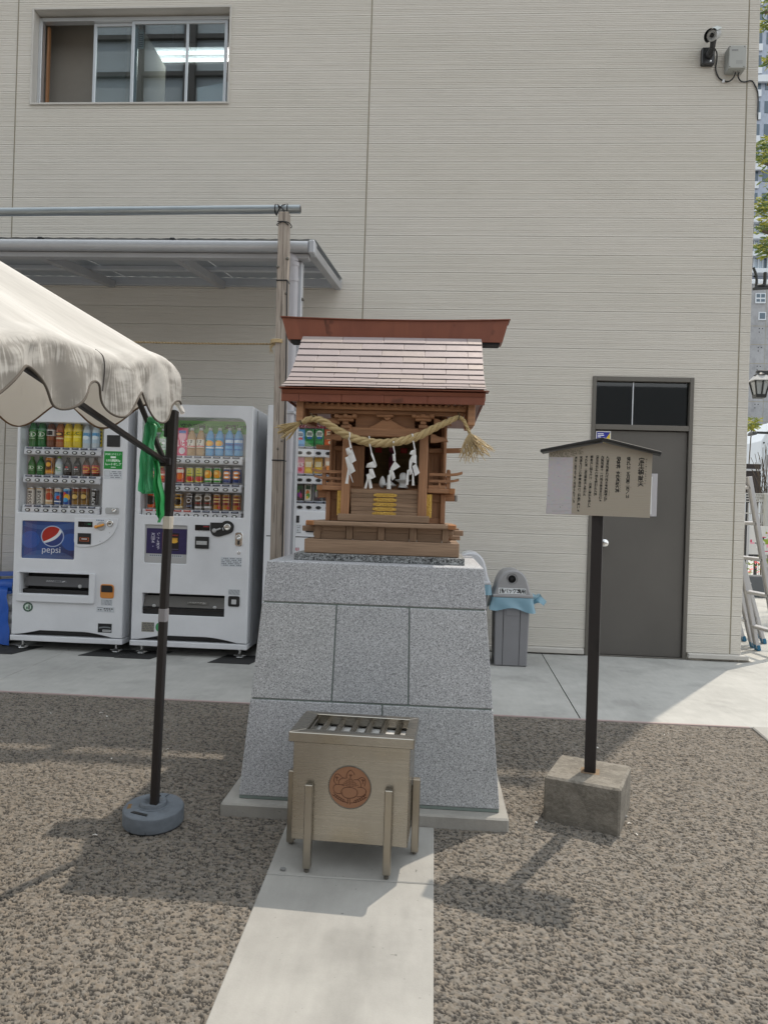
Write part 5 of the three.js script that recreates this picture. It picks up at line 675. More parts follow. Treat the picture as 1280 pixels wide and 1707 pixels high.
{ // ---- the right machine, mostly behind the shrine
  const zf = .765, zb = .1, x0 = 2.436, x1 = 3.20, win = [2.53, M3(500, 1165, zf).y, 3.10, 1.742];
  const o = machine('vending_machine', 'white carton drink vending machine half hidden behind the small shrine', x0, x1, M3(460, 100, zf).y + .002, win, { arch: false }, zf, zb); slots3.add(o);
  const zs = zf - .02, zi = zs - .07;
  { const a = M3(430, 290, zi).y, b = M3(430, 325, zi).y; part('header', plate(win[0], b, win[2], a + .012, zi + .01, printed(420, 30, (g, w, h) => { g.fillStyle = '#8e1f33'; g.fillRect(0, 0, w, h); write(g, '紙パック飲料ステーション', 26, 3, 24, { color: '#e9d9dc', wt: .12 }); })), M.print, o); part('header_light', bx(win[0], win[2], a + .02, a + .085, zi - .02, zi + .03, .004), M.vendSide, o); }
  const xs = (y) => [345, 425, 517, 615, 715, 815, 915].map((x) => M3(x, y, zs).x);
  [[585, 545], [860, 822], [1138, 1098]].forEach(([yc]) => { const base = M3(500, yc, zs).y; slots3.add(o); shelf(o, M3, zs, win[0] + .01, win[2] - .01, base + .052, base - .024, xs(yc), () => 0, .105); });
  const C = 'of the machine behind the shrine', put = (name, y0, y1, items) => items.forEach(([lb, x, c, desc, fat], i) => { const a = M3(x, y1, zi), b = M3(x, y0, zi); drink('carton', lb, a.x, a.y, zi, b.y - a.y, c, c, `${desc}, ${ORD[i]} from left, ${name} shelf ${C}`, 'drinks in the right machine', fat); });
  put('top', 340, 512, [['milkBlue', 430, [.1, .35, .62], 'light blue drink carton', 1.05], ['milkGreen', 522, [.03, .3, .08], 'green drink carton', 1.05], ['milkGreen', 622, [.03, .3, .08], 'green drink carton', 1.05], ['milkOrange', 718, [.5, .14, .05], 'orange brown drink carton', 1.05], ['milkOrange', 818, [.5, .14, .05], 'orange brown drink carton', 1.05]]);
  put('middle', 622, 786, [['pinkMilk', 428, [.75, .2, .35], 'pink drink carton', 1.0], ['yellowMilk', 512, [.65, .4, .06], 'yellow drink carton', 1.0], ['yellowMilk', 612, [.65, .4, .06], 'yellow drink carton', 1.0], ['peachMilk', 714, [.7, .3, .12], 'peach drink carton', 1.0], ['peachMilk', 812, [.7, .3, .12], 'peach drink carton', 1.0]]);
  put('lower', 900, 1062, [['veg', 425, [.05, .08, .05], 'dark vegetable juice carton', .9], ['veg2', 506, [.4, .38, .32], 'pale vegetable juice carton', .8], ['veg', 602, [.05, .08, .05], 'purple vegetable juice carton', .9], ['veg', 700, [.05, .08, .05], 'dark vegetable juice carton', .9]]);
  let d = REGION(M3, zf)(388, 1215, 420, 1288); part('display', bx(d[0], d[2], d[1], d[3], zf - .002, zf + .005, .002), M.black, o);
  d = REGION(M3, zf)(392, 1305, 440, 1395); part('sticker', plate(d[0], d[1], d[2], d[3], zf, printed(60, 90, (g, w, h) => { g.fillStyle = '#c4c8cd'; g.fillRect(0, 0, w, h); g.fillStyle = '#444'; g.fillRect(8, 10, 8, 8); g.fillRect(36, 10, 8, 8); g.fillRect(8, 30, 36, 4); g.fillRect(14, 52, 6, 14); g.fillRect(6, 80, 46, 4); })), M.print, o);
  d = REGION(M3, zf)(490, 1300, 700, 1390); part('bill_slot', [bx(d[0], d[2], d[1], d[3], zf - .002, zf + .012, .003)], M.black, o);
  d = REGION(M3, zf)(386, 1426, 700, 1446); part('groove', bx(x0 + .02, x1 - .02, d[1], d[3], zf - .003, zf + .0008, .0003), M.black, o);
  d = REGION(M3, zf)(330, 1535, 420, 1580); part('brand_print', plate(d[0], d[1], d[2], d[3], zf, printed(90, 46, (g, w, h) => { g.fillStyle = '#c2c6cc'; g.fillRect(0, 0, w, h); g.fillStyle = '#b3202c'; g.font = 'bold 40px serif'; g.fillText('meiji', -14, 34); }), .0006), M.print, o);
}
// rubber mats under the feet
for (const [x0, x1, z0, z1, l] of [[.40, .70, .62, .95, 'black rubber mat under the left foot of the blue-screen vending machine'], [1.16, 1.43, .60, .885, 'black rubber mat under the right foot of the blue-screen vending machine'], [1.437, 1.70, .60, .905, 'black rubber mat under the left foot of the green-header vending machine'], [2.13, 2.43, .62, .93, 'black rubber mat under the right foot of the green-header vending machine']]) {
  const o = thing('rubber_mat', l, 'rubber mat', 'rubber mats under the machines');
  part('pad', hexa((x, y, z) => V(lerp(x0, x1, x) + (z - .5) * -.06, lerp(.0005, .0035, y), lerp(z0, z1, z)), .001), M.rubber, o); part('stripe', bx(x0 + .05, x1 - .05, .0035, .0042, z1 - .06, z1 - .05, .0002), M.rubber, o);
}

// ---------------------------------------------------------------- tent with its leg, and what hangs on it
const ZC = 3.365, XC = 2.695;                 // the tent corner above the leg
{
  const DIRT = tex(1024, 512, (u, v) => {   // grime in streaks and blotches on pale canvas; v = 0 at the hem
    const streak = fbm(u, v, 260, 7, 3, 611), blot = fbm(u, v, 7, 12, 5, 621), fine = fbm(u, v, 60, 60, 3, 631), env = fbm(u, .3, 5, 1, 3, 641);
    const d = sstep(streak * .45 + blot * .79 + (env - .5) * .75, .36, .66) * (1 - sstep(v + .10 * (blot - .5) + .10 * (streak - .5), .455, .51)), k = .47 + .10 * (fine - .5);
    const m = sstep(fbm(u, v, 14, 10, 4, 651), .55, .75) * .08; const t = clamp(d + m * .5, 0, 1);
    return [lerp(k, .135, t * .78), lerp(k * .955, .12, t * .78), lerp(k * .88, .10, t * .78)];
  });
  DIRT.wrapT = THREE.ClampToEdgeWrapping;
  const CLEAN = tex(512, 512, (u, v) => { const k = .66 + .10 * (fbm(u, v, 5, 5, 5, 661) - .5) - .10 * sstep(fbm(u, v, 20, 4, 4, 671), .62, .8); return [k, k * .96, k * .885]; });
  const fab = (map, t) => phy({ map, color: 0xffffff, roughness: .92, transmission: t, thickness: 0, side: THREE.DoubleSide, bumpMap: T.weave, bumpScale: .0006 });
  const side = fab(DIRT, .22), top = fab(CLEAN, .15), tan = phy({ color: 0xffffff, map: CLEAN, roughness: .95, transmission: .45, thickness: 0, side: THREE.DoubleSide });
  const o = thing('tent', 'cream canvas tent with a grimy scalloped valance on a dark brown leg', 'tent');
  const PER = .333, hemZ = (z) => 1.448 - .072 * (z - 3.40) + .045 * Math.cos((z - 3.40) / PER * 2 * Math.PI), topZ = (z) => 1.622 - .135 * (z - ZC) + .014 * Math.sin((z - ZC) * 9);
  const zEnd = 5.6, wob = (z, t) => .005 * Math.sin((z - 3.40) / PER * 2 * Math.PI) * (1 - t) + .006 * Math.sin(z * 23 + 1.3) * (1 - t) + .004 * Math.sin(z * 41 + t * 5);
  const shell = (fn, uvf, nu, nv) => { const a = grid(nu, nv, fn, uvf); return a; };
  // right-hand side: valance, soft fold and roof slope in one cloth
  const S = 1.36, apex = V(XC - S, 1.63 + .585 * S, ZC + S);
  const clothAt = (z, t) => { const yt = topZ(z), q0 = V(XC + .014, yt - .30, z), q1 = V(XC + .004, yt + .012, z), q2 = V(XC - .012, yt, z).lerp(apex, .045), a = (1 - t) * (1 - t), b = 2 * t * (1 - t) * 4.5, c = t * t, w = a + b + c; return V((a * q0.x + b * q1.x + c * q2.x) / w, (a * q0.y + b * q1.y + c * q2.y) / w, (a * q0.z + b * q1.z + c * q2.z) / w); };
  const hemT = (z) => { let lo = 0, hi = .7; for (let i = 0; i < 24; i++) { const m = (lo + hi) / 2; clothAt(z, m).y < hemZ(z) ? lo = m : hi = m; } return lo; };
  const sideAt = (z, v) => { if (v > .4) { const k = (v - .4) / .6, q2 = V(XC - .012, topZ(z), z).lerp(apex, .045), r = q2.lerp(apex, k); r.y -= .010 * Math.sin(Math.PI * k); return r; } const r = clothAt(z, lerp(hemT(z), 1, v / .4)), f = 1 - v / .4; r.x += wob(z, 1 - f * f) + .006 * f * Math.sin(z * 17 + v * 9) + .003 * f * Math.sin(z * 47 - v * 14); r.y += .0035 * Math.sin(z * 13 + v * 20) * (v / .4) * f * 3; return r; };
  const sideUV = (z, v) => { const p = sideAt(z, v); return [(z - ZC) * .83, v > .4 ? .58 + (v - .4) * .7 : clamp((p.y - (topZ(z) - .30)) / .30 * .48 + (v / .4) ** 4 * .10, 0, .58)]; };
  part('side_cloth', shell((u, v) => sideAt(lerp(ZC, zEnd, u), v < .6 ? v / .6 * .4 : .4 + (v - .6) * 1.5), (u, v) => sideUV(lerp(ZC, zEnd, u), v < .6 ? v / .6 * .4 : .4 + (v - .6) * 1.5), 190, 50), side, o);
  // hem tape
  part('hem', tube(Array.from({ length: 150 }, (_, i) => { const z = lerp(ZC, zEnd, i / 149); const q = sideAt(z, 0); q.x += .001; return q; }), .0035, 6, 300), std({ color: col(.10, .085, .07), roughness: .95 }), o);
  // rear valance seen from inside, facing the building
  const hemX = (x) => 1.436 + .047 * Math.cos((x - 2.60) / PER * 2 * Math.PI + .55), X0 = -.4;
  part('rear_valance', shell((u, v) => { const x = lerp(XC - .02, X0, u); return V(x, lerp(hemX(x), 1.61, v), ZC - .01 + .012 * Math.sin((x - 2.6) / PER * 2 * Math.PI) * (1 - v) + .003 * Math.sin(x * 31)); }, (u, v) => [u * 3, v * .2], 160, 8), tan, o);
  part('rear_hem', tube(Array.from({ length: 160 }, (_, i) => { const x = lerp(XC - .02, X0, i / 159); return V(x, hemX(x), ZC - .01 + .012 * Math.sin((x - 2.6) / PER * 2 * Math.PI)); }), .0035, 6, 320), std({ color: col(.16, .10, .06), roughness: .95 }), o);
  { const zf = 3.385, U = (a) => [[281, 671], [290, 668.5], [299, 671], [305, 678], [308, 685]][a], D = (a) => [[284, 676], [290, 673], [296, 680], [302, 691], [308, 690]][a]; part('corner_flap', shell((u, v) => { const t = u * 4, i = Math.min(3, Math.floor(t)), k = t - i, a = U(i).map((q, n) => lerp(q, U(i + 1)[n], k)), b = D(i).map((q, n) => lerp(q, D(i + 1)[n], k)); return P(lerp(a[0], b[0], v), lerp(a[1], b[1], v), zf - .03 * u + .018 * Math.sin(v * 3) * u); }, (u, v) => [u * .1, v * .1], 16, 5), tan, o); }
  // roof planes: pyramid with a soft sag
  const c00 = V(XC - .03, 1.60, ZC + .006);
  const face = (p, q, sag, nu = 40) => shell((u, v) => { const e = p.clone().lerp(q, u), r = e.lerp(apex, v); r.y -= sag * Math.sin(Math.PI * v) * (1 - v) * (.4 + Math.sin(Math.PI * u) * .8); return r; }, (u, v) => [u * 2.4, v * 1.2], nu, 24);
  part('roof_panel', face(V(XC - 2 * S, 1.63, ZC), c00.clone(), .03), top, o);
  part('roof_panel', face(V(XC - 2 * S, 1.60, ZC + 2 * S), V(XC - 2 * S, 1.63, ZC), .03), top, o);
  part('seam', tube([.0, .08, .16, .24, .32].map((v) => sideAt(3.98, v + .02).add(V(.0012, 0, .004 * Math.sin(v * 16)))), .002, 5), std({ color: col(.07, .06, .055), roughness: .9 }), o);
  // frame
  const lz = 3.37, f = P(258, 1337, lz), t0 = P(290, 680, lz), dx = (t0.x - f.x) / (t0.y - f.y), L = (y) => V(f.x + dx * (y - f.y), y, lz);
  part('leg', [bar(L(-.095), L(1.10), .030, .030, .005), bar(L(1.08), L(1.462), .034, .034, .005)], M.poleBrown, o);
  part('sleeve_wing', [hexa((x, y, z) => { const q = L(1.27 + .2 * y); return V(q.x - .018 - .016 * Math.sin(Math.PI * Math.min(1, y * 1.15)) * x, q.y, lz - .012 + .024 * z); }, .003), hexa((x, y, z) => { const q = L(1.36 + .13 * y); return V(q.x - .018 - .012 * x, q.y, lz - .012 + .024 * z); }, .003)], M.poleBrown, o);
  const br = P(278, 768, lz + .02); part('slider', [bx(br.x - .036, br.x + .018, br.y - .02, br.y + .014, lz - .02, lz + .022, .006), rod(V(br.x - .012, br.y, lz + .02), V(br.x - .012, br.y, lz + .032), .008)], M.poleBrown, o);
  part('brace', bar(V(br.x - .01, br.y - .002, lz + .02), V(XC - .06, 1.462, 4.45), .018, .018, .003), M.poleBrown, o);
  part('brace', bar(V(br.x - .016, br.y, lz), V(2.47, 1.645, lz - .01), .018, .018, .003), M.poleBrown, o);
  part('tape', bar(L(1.012), L(1.068), .033, .033, .006), std({ color: col(.55, .50, .42), roughness: .55, map: T.mottle }), o, 'cream tape wound round the leg');
  part('tape', bar(L(.664), L(.722), .0325, .0325, .006), phy({ color: col(.5, .48, .5), roughness: .25, transmission: .5, thickness: 0, bumpMap: T.soft, bumpScale: .006 }), o, 'clear tape wound round the leg');
  // the weight round the foot of the leg
  const w = thing('tent_weight', 'blue-grey round cast weight with a raised hub, at the foot of the tent leg', 'tent weight');
  const cx = 2.640, cz = 3.338, y0 = gy(cz) - .004, R = .112;
  const prof = [[0, .006], [R - .004, .004], [R, .012], [R, .060], [R - .006, .068], [.052, .071], [.050, .073], [.049, .086], [.045, .090], [.024, .090], [.023, .06], [0, .06]];
  const dg = new THREE.LatheGeometry(prof.map(([r, y]) => new THREE.Vector2(r, y)), 56, .22, Math.PI * 2 - .26); const body = part('body', smoothed(dg), M.disc, w);
  part('slot_wall', [hexa((x, y, z) => { const a = (z < .5 ? .22 : -.04), r = lerp(.024, R - .002, x); return V(Math.sin(a) * r, lerp(.006, .066, y), Math.cos(a) * r); }, 0)], M.disc, w);
  part('hub_ring', smoothed(mv(rx(new THREE.TorusGeometry(.053, .004, 6, 40), Math.PI / 2), 0, .071, 0)), M.disc, w);
  part('grip', hexa((x, y, z) => { const a = -.62 + .82 * x, r = .078 + .014 * z; return V(Math.sin(a - .1) * r, .0695 + .0022 * y, Math.cos(a - .1) * r); }, 0), M.black, w);
  part('notch', hexa((x, y, z) => { const a = -.5 + .62 * x, r = R - .004 + .0046 * z; return V(Math.sin(a) * r, .003 + .015 * y, Math.cos(a) * r); }, 0), M.black, w);
  part('rust_patch', hexa((x, y, z) => { const a = -1.55 + .42 * x, r = .070 + .026 * z; return V(Math.sin(a) * r, .0688 + .0006 * y - .00005 * z, Math.cos(a) * r); }, 0), std({ color: col(.26, .165, .07), map: T.copper, roughness: .9 }), w);
  w.rotation.y = .0; w.position.set(cx, y0, cz); w.rotation.x = SLOPE;
  body.rotation.y = Math.PI * .86;
  w.children[1].rotation.y = Math.PI * .86 + .0;
}
{ // green plastic strip tied to the brace
  const o = thing('plastic_strip', 'green plastic strips knotted round the tent brace beside the leg', 'plastic strip');
  const z0 = 3.405, K = (u, v, z) => P(u, v, z), sh = (pts, n = 10, tw = .5) => { // pts: [uLeft, uRight, v, z]
    return grid(n, pts.length * 5, (u, v) => { const t = v * (pts.length - 1), i = Math.min(pts.length - 2, Math.floor(t)), k = t - i, e = k * k * (3 - 2 * k), L = (q) => lerp(pts[i][q], pts[i + 1][q], q === 2 ? k : e); const a = K(L(0), L(2), L(3)), b = K(L(1), L(2), L(3)); const r = a.lerp(b, u); r.z += .010 * Math.sin(u * 9 + v * 3) * Math.min(1, v * 3) + .006 * Math.sin(u * 17 - v * 7); r.x += .002 * Math.sin(v * 22 + u * 3); return r; }); };
  part('wide_strip', sh([[246, 254, 697, z0 + .03], [241, 262, 712, z0 + .035], [237, 258, 745, z0 + .03], [235, 255, 785, z0 + .02], [233, 257, 818, z0 + .02], [236, 254, 823, z0 + .02]], 16), M.green, o);
  part('narrow_strip', sh([[252, 262, 757, z0 + .025], [258, 266, 775, z0 + .02], [257, 270, 800, z0 + .02], [261, 274, 835, z0 + .015], [264, 271, 858, z0 + .015], [265, 267, 871, z0 + .015]], 10), std({ color: col(.035, .36, .10), roughness: .35, side: THREE.DoubleSide, map: T.mottle }), o, 'shiny crumpled narrow strip');
  const k = K(253, 700, z0 + .035), k2 = K(259, 762, z0 + .02); part('knot', [ball(k, .016, 1, .8, .8), ball(k2, .013, .9, 1, .8), tube([k, K(262, 706, z0 + .02), K(266, 712, z0 + .01)], .006, 6)], M.green, o);
}
// ---------------------------------------------------------------- left edge: tarpaulin bundle; bins
{
  const o = thing('tarpaulin', 'blue tarpaulin draped over a stack at the left edge, beside a vending machine', 'tarpaulin');
  const x1 = .43, x0 = -.8, z0 = .06, z1 = .64;
  const bump = (u, v) => .018 * (fbm(u, v, 5, 5, 3, 71) - .5);
  part('cover', grid(30, 24, (u, v) => { const a = v * 2; const x = lerp(x0, x1 - .01, u) + (v > .5 ? .03 * (v - .5) : 0) * u, zz = v < .5 ? lerp(z0, z1 - .06, v * 2) : z1 - .06 + .05 * Math.sin((v - .5) * 2 * 1.57) + .05 * (v - .5) * 2, y = v < .5 ? .42 - .02 * Math.sin(u * 5) : lerp(.42 - .02 * Math.sin(u * 5), .006 + .012 * Math.abs(Math.sin(u * 19)), (v - .5) * 2); return V(v > .5 ? lerp(x0, lerp(.412, .500, (v - .5) * 2) + .006 * Math.sin(v * 30), u) : lerp(x0, .412, u), y + bump(u, v), zz + bump(v, u) * 1.4); }, (u, v) => [u * 1.3, v]), M.tarp, o);
  part('folded_flap', grid(20, 8, (u, v) => V(lerp(x0, x1 + .004, u), .50 - .105 * v - .02 * (1 - u) + .008 * Math.sin(u * 13 + v * 4), z1 - .12 + .035 * Math.sin(v * 3) + .02 * v), (u, v) => [u * 1.2, v * .3]), M.tarp, o);
  part('top_fold', grid(20, 8, (u, v) => V(lerp(x0, x1 + .0, u), .515 + .02 * Math.sin(v * 3.1) + .01 * Math.sin(u * 7), lerp(z0, z1 - .12, v)), (u, v) => [u, v]), M.tarp, o);
  part('eyelet_band', grid(16, 2, (u, v) => V(lerp(x0, x1 + .002, u), .405 - .02 * v - .02 * (1 - u) + .006 * Math.sin(u * 13), z1 - .075 + .004 * v), (u, v) => [u, v]), std({ color: col(.10, .19, .50), roughness: .5, side: THREE.DoubleSide }), o);
  const s = thing('white_sack', 'off-white sack showing from under the blue tarpaulin', 'sack');
  for (const [y, h, z] of [[.32, .10, .47], [.20, .09, .48], [.09, .09, .48]]) { const g = new THREE.SphereGeometry(1, 26, 20); g.scale(.14, h, .12); const p = g.attributes.position; for (let i = 0; i < p.count; i++) { const k = .07 * (fbm(p.getX(i) * 1.3 + 1, p.getY(i) * 3 + 1 + y, 9, 9, 3, 91) - .5); p.setXYZ(i, p.getX(i) + k, p.getY(i) + k, p.getZ(i) + k); } g.computeVertexNormals(); part('bag', smoothed(mv(g, .365, y, z)), M.sack, s); }
}
function bin(name, lbl, cx, z, lidMat, bodyMat, tint) {
  const o = thing(name, lbl, 'bin');
  const w0 = .118, w1 = .127, d = .15, h = .50, zc = z - d;
  part('body', frus([cx - w0, cx + w0, zc - d + .02, zc + d - .01], .002, [cx - w1, cx + w1, zc - d, zc + d], h, .008), bodyMat, o);
  for (const x of [-.062, .058]) part('rib', hexa((a, b, c) => V(cx + x * (1 + .03 * b) + (a - .5) * .004, lerp(.01, h - .03, b), zc + d - .0105 + .0105 * b + .001 * c), 0), M.black, o);
  part('grip_panel', hexa((a, b, c) => V(cx - .046 + .1 * a, lerp(.375, .435, b), zc + d - .003 + .004 * c + .002 * b), .001), bodyMat, o);
  // domed lid: an arch across x with rounded shoulders
  const sh = new THREE.Shape(), W = .143; sh.moveTo(-W, 0); sh.quadraticCurveTo(-W * .93, .02, -W * .86, .045); sh.bezierCurveTo(-.106, .115, -.088, .19, 0, .19); sh.bezierCurveTo(.088, .19, .106, .115, W * .86, .045); sh.quadraticCurveTo(W * .93, .02, W, 0); sh.closePath();
  const hp = new THREE.Path(); hp.absellipse(-.010, .122, .030, .030, 0, 2 * Math.PI); if (tint) sh.holes.push(hp);
  const L = part('lid', mv(ext(sh, .30, -.15, .012, 12), cx, h + .022, zc), lidMat, o);
  part('lid_rim', bx(cx - W - .004, cx + W + .004, h + .006, h + .03, zc - .157, zc + .157, .006), lidMat, o);
  if (tint) { part('opening', [mv(rx(lathe([[0, 0], [.030, 0], [.030, .20], [0, .20]], 28), Math.PI / 2), cx - .010, h + .144, zc - .05 - .01)], M.dark, o); part('opening_ring', smoothed(mv(new THREE.TorusGeometry(.0315, .003, 6, 32), cx - .010, h + .144, zc + .149)), lidMat, o); }
  return [o, h, zc, d, W];
}
{
  const [o, h, zc, d, W] = bin('trash_bin', 'grey bin with a dome lid and black round hole, against the cream wall', 4.264, .60, M.binLid, M.binGrey, true);
  const z = zc + .157; part('lid_label', plate(4.264 - .106, h + .034, 4.264 + .094, h + .078, zc + .1505, printed(300, 62, (g, w, hh) => { g.fillStyle = '#cfd2d4'; g.fillRect(0, 0, w, hh); write(g, '紙パック専用', 12, 7, 46, { color: '#16181a', wt: .15, gap: 1 }); }), .001), M.print, o);
  const b = thing('bin_liner', 'thin blue plastic bag folded over the rim of the grey dome-lidded bin', 'plastic bag');
  part('cuff', grid(72, 8, (u, v) => { const a = u * Math.PI * 2, sx = Math.sign(Math.cos(a)) * Math.min(1, Math.abs(Math.cos(a)) * 1.35), sz = Math.sign(Math.sin(a)) * Math.min(1, Math.abs(Math.sin(a)) * 1.35); const out = 1.05 + .10 * v + .035 * Math.sin(a * 7 + v * 3) * v; return V(4.264 + sx * (W + .0) * out, h + .008 - .085 * v - .02 * v * Math.max(0, Math.cos(a)) + .012 * Math.sin(a * 5) * v, zc + sz * .152 * out); }), M.bagBlue, b);
  part('loose_corner', grid(14, 10, (u, v) => V(4.264 + W * .98 + .115 * u + .012 * Math.sin(v * 6), h + .055 - .10 * v - .055 * u * (1 - v) - .012 * Math.sin(u * 8), zc + .06 + .05 * Math.sin(u * 5 + v * 4) - .05 * u), (u, v) => [u, v]), M.bagBlue, b);
}
{
  const [o, h, zc, d, W] = bin('trash_bin', 'bin with a pale translucent lid mostly hidden behind the stone pedestal', 3.955, .60, M.clearLid, M.binGrey, false);
  o.scale.y = 1.17;
  const b = thing('bin_liner', 'blue bag folded over the rim of the hidden bin behind the pedestal', 'plastic bag');
  part('cuff', grid(60, 6, (u, v) => { const a = u * Math.PI * 2, sx = Math.sign(Math.cos(a)) * Math.min(1, Math.abs(Math.cos(a)) * 1.35), sz = Math.sign(Math.sin(a)) * Math.min(1, Math.abs(Math.sin(a)) * 1.35), out = 1.04 + .05 * v + .02 * Math.sin(a * 9) * v; return V(3.955 + sx * W * out, (h + .01) * 1.17 - .075 * v, zc + sz * .155 * out); }), M.bagBlue, b);
}

// ---------------------------------------------------------------- granite pedestal
{
  const o = thing('pedestal', 'grey granite block pedestal with sloping sides under the small wooden shrine', 'pedestal');
  const yb = -.032, yt = .893, B = { x0: 2.930, x1: 3.951, z0: 2.13, z1: 3.205 }, Tt = { x0: 2.997, x1: 3.868, z0: 2.21, z1: 3.125 };
  const at = (y) => { const t = (y - yb) / (yt - yb); return { x0: lerp(B.x0, Tt.x0, t), x1: lerp(B.x1, Tt.x1, t), z0: lerp(B.z0, Tt.z0, t), z1: lerp(B.z1, Tt.z1, t) }; };
  let nb = 0; const block = (y0, y1, f0, f1, g0 = f0, g1 = f1) => { const a = at(y0), b = at(y1), j = .0025, L = (r, f) => lerp(r.x0, r.x1, f); const s = (f, r) => (f <= 0 ? r.x0 : f >= 1 ? r.x1 : L(r, f)); part('stone_block', frus([s(f0, a) + (f0 > 0 ? j : 0), s(f1, a) - (f1 < 1 ? j : 0), a.z0, a.z1], y0, [s(g0, b) + (g0 > 0 ? j : 0), s(g1, b) - (g1 < 1 ? j : 0), b.z0, b.z1], y1, .0035), M.granites[nb++ % 5], o); };
  const y1 = .345, y2 = .728, j = .0028;
  block(yb + .002, y1 - j, 0, .548); block(yb + .002, y1 - j, .548, 1);
  block(y1 + j, y2 - j, 0, .338, 0, .336); block(y1 + j, y2 - j, .338, .655, .336, .660); block(y1 + j, y2 - j, .655, 1, .660, 1);
  block(y2 + j, yt, 0, 1);
  const a = at(yb), b = at(yt), e = .006; part('joint_sealant', frus([a.x0 + e, a.x1 - e, a.z0 + e, a.z1 - e], yb + .004, [b.x0 + e, b.x1 - e, b.z0 + e, b.z1 - e], yt - .004, 0), M.sealant, o);
  part('foot_joint', bx(B.x0 + .002, B.x1 - .002, yb - .010, yb + .0015, B.z0 + .002, B.z1 - .002, .001), M.sealant, o);
  part('plinth', hexa((x, y, z) => V(lerp(2.872, 3.983, x), y < .5 ? lerp(-.2, yb - .011, y) : lerp(-.2, yb - .011, y), lerp(2.08, 3.258, z)), .007), M.plinth, o);
  part('top_slab', bx(3.085, 3.797, yt + .0005, .9225, 2.30, 3.012, .002), M.graniteDark, o);
}
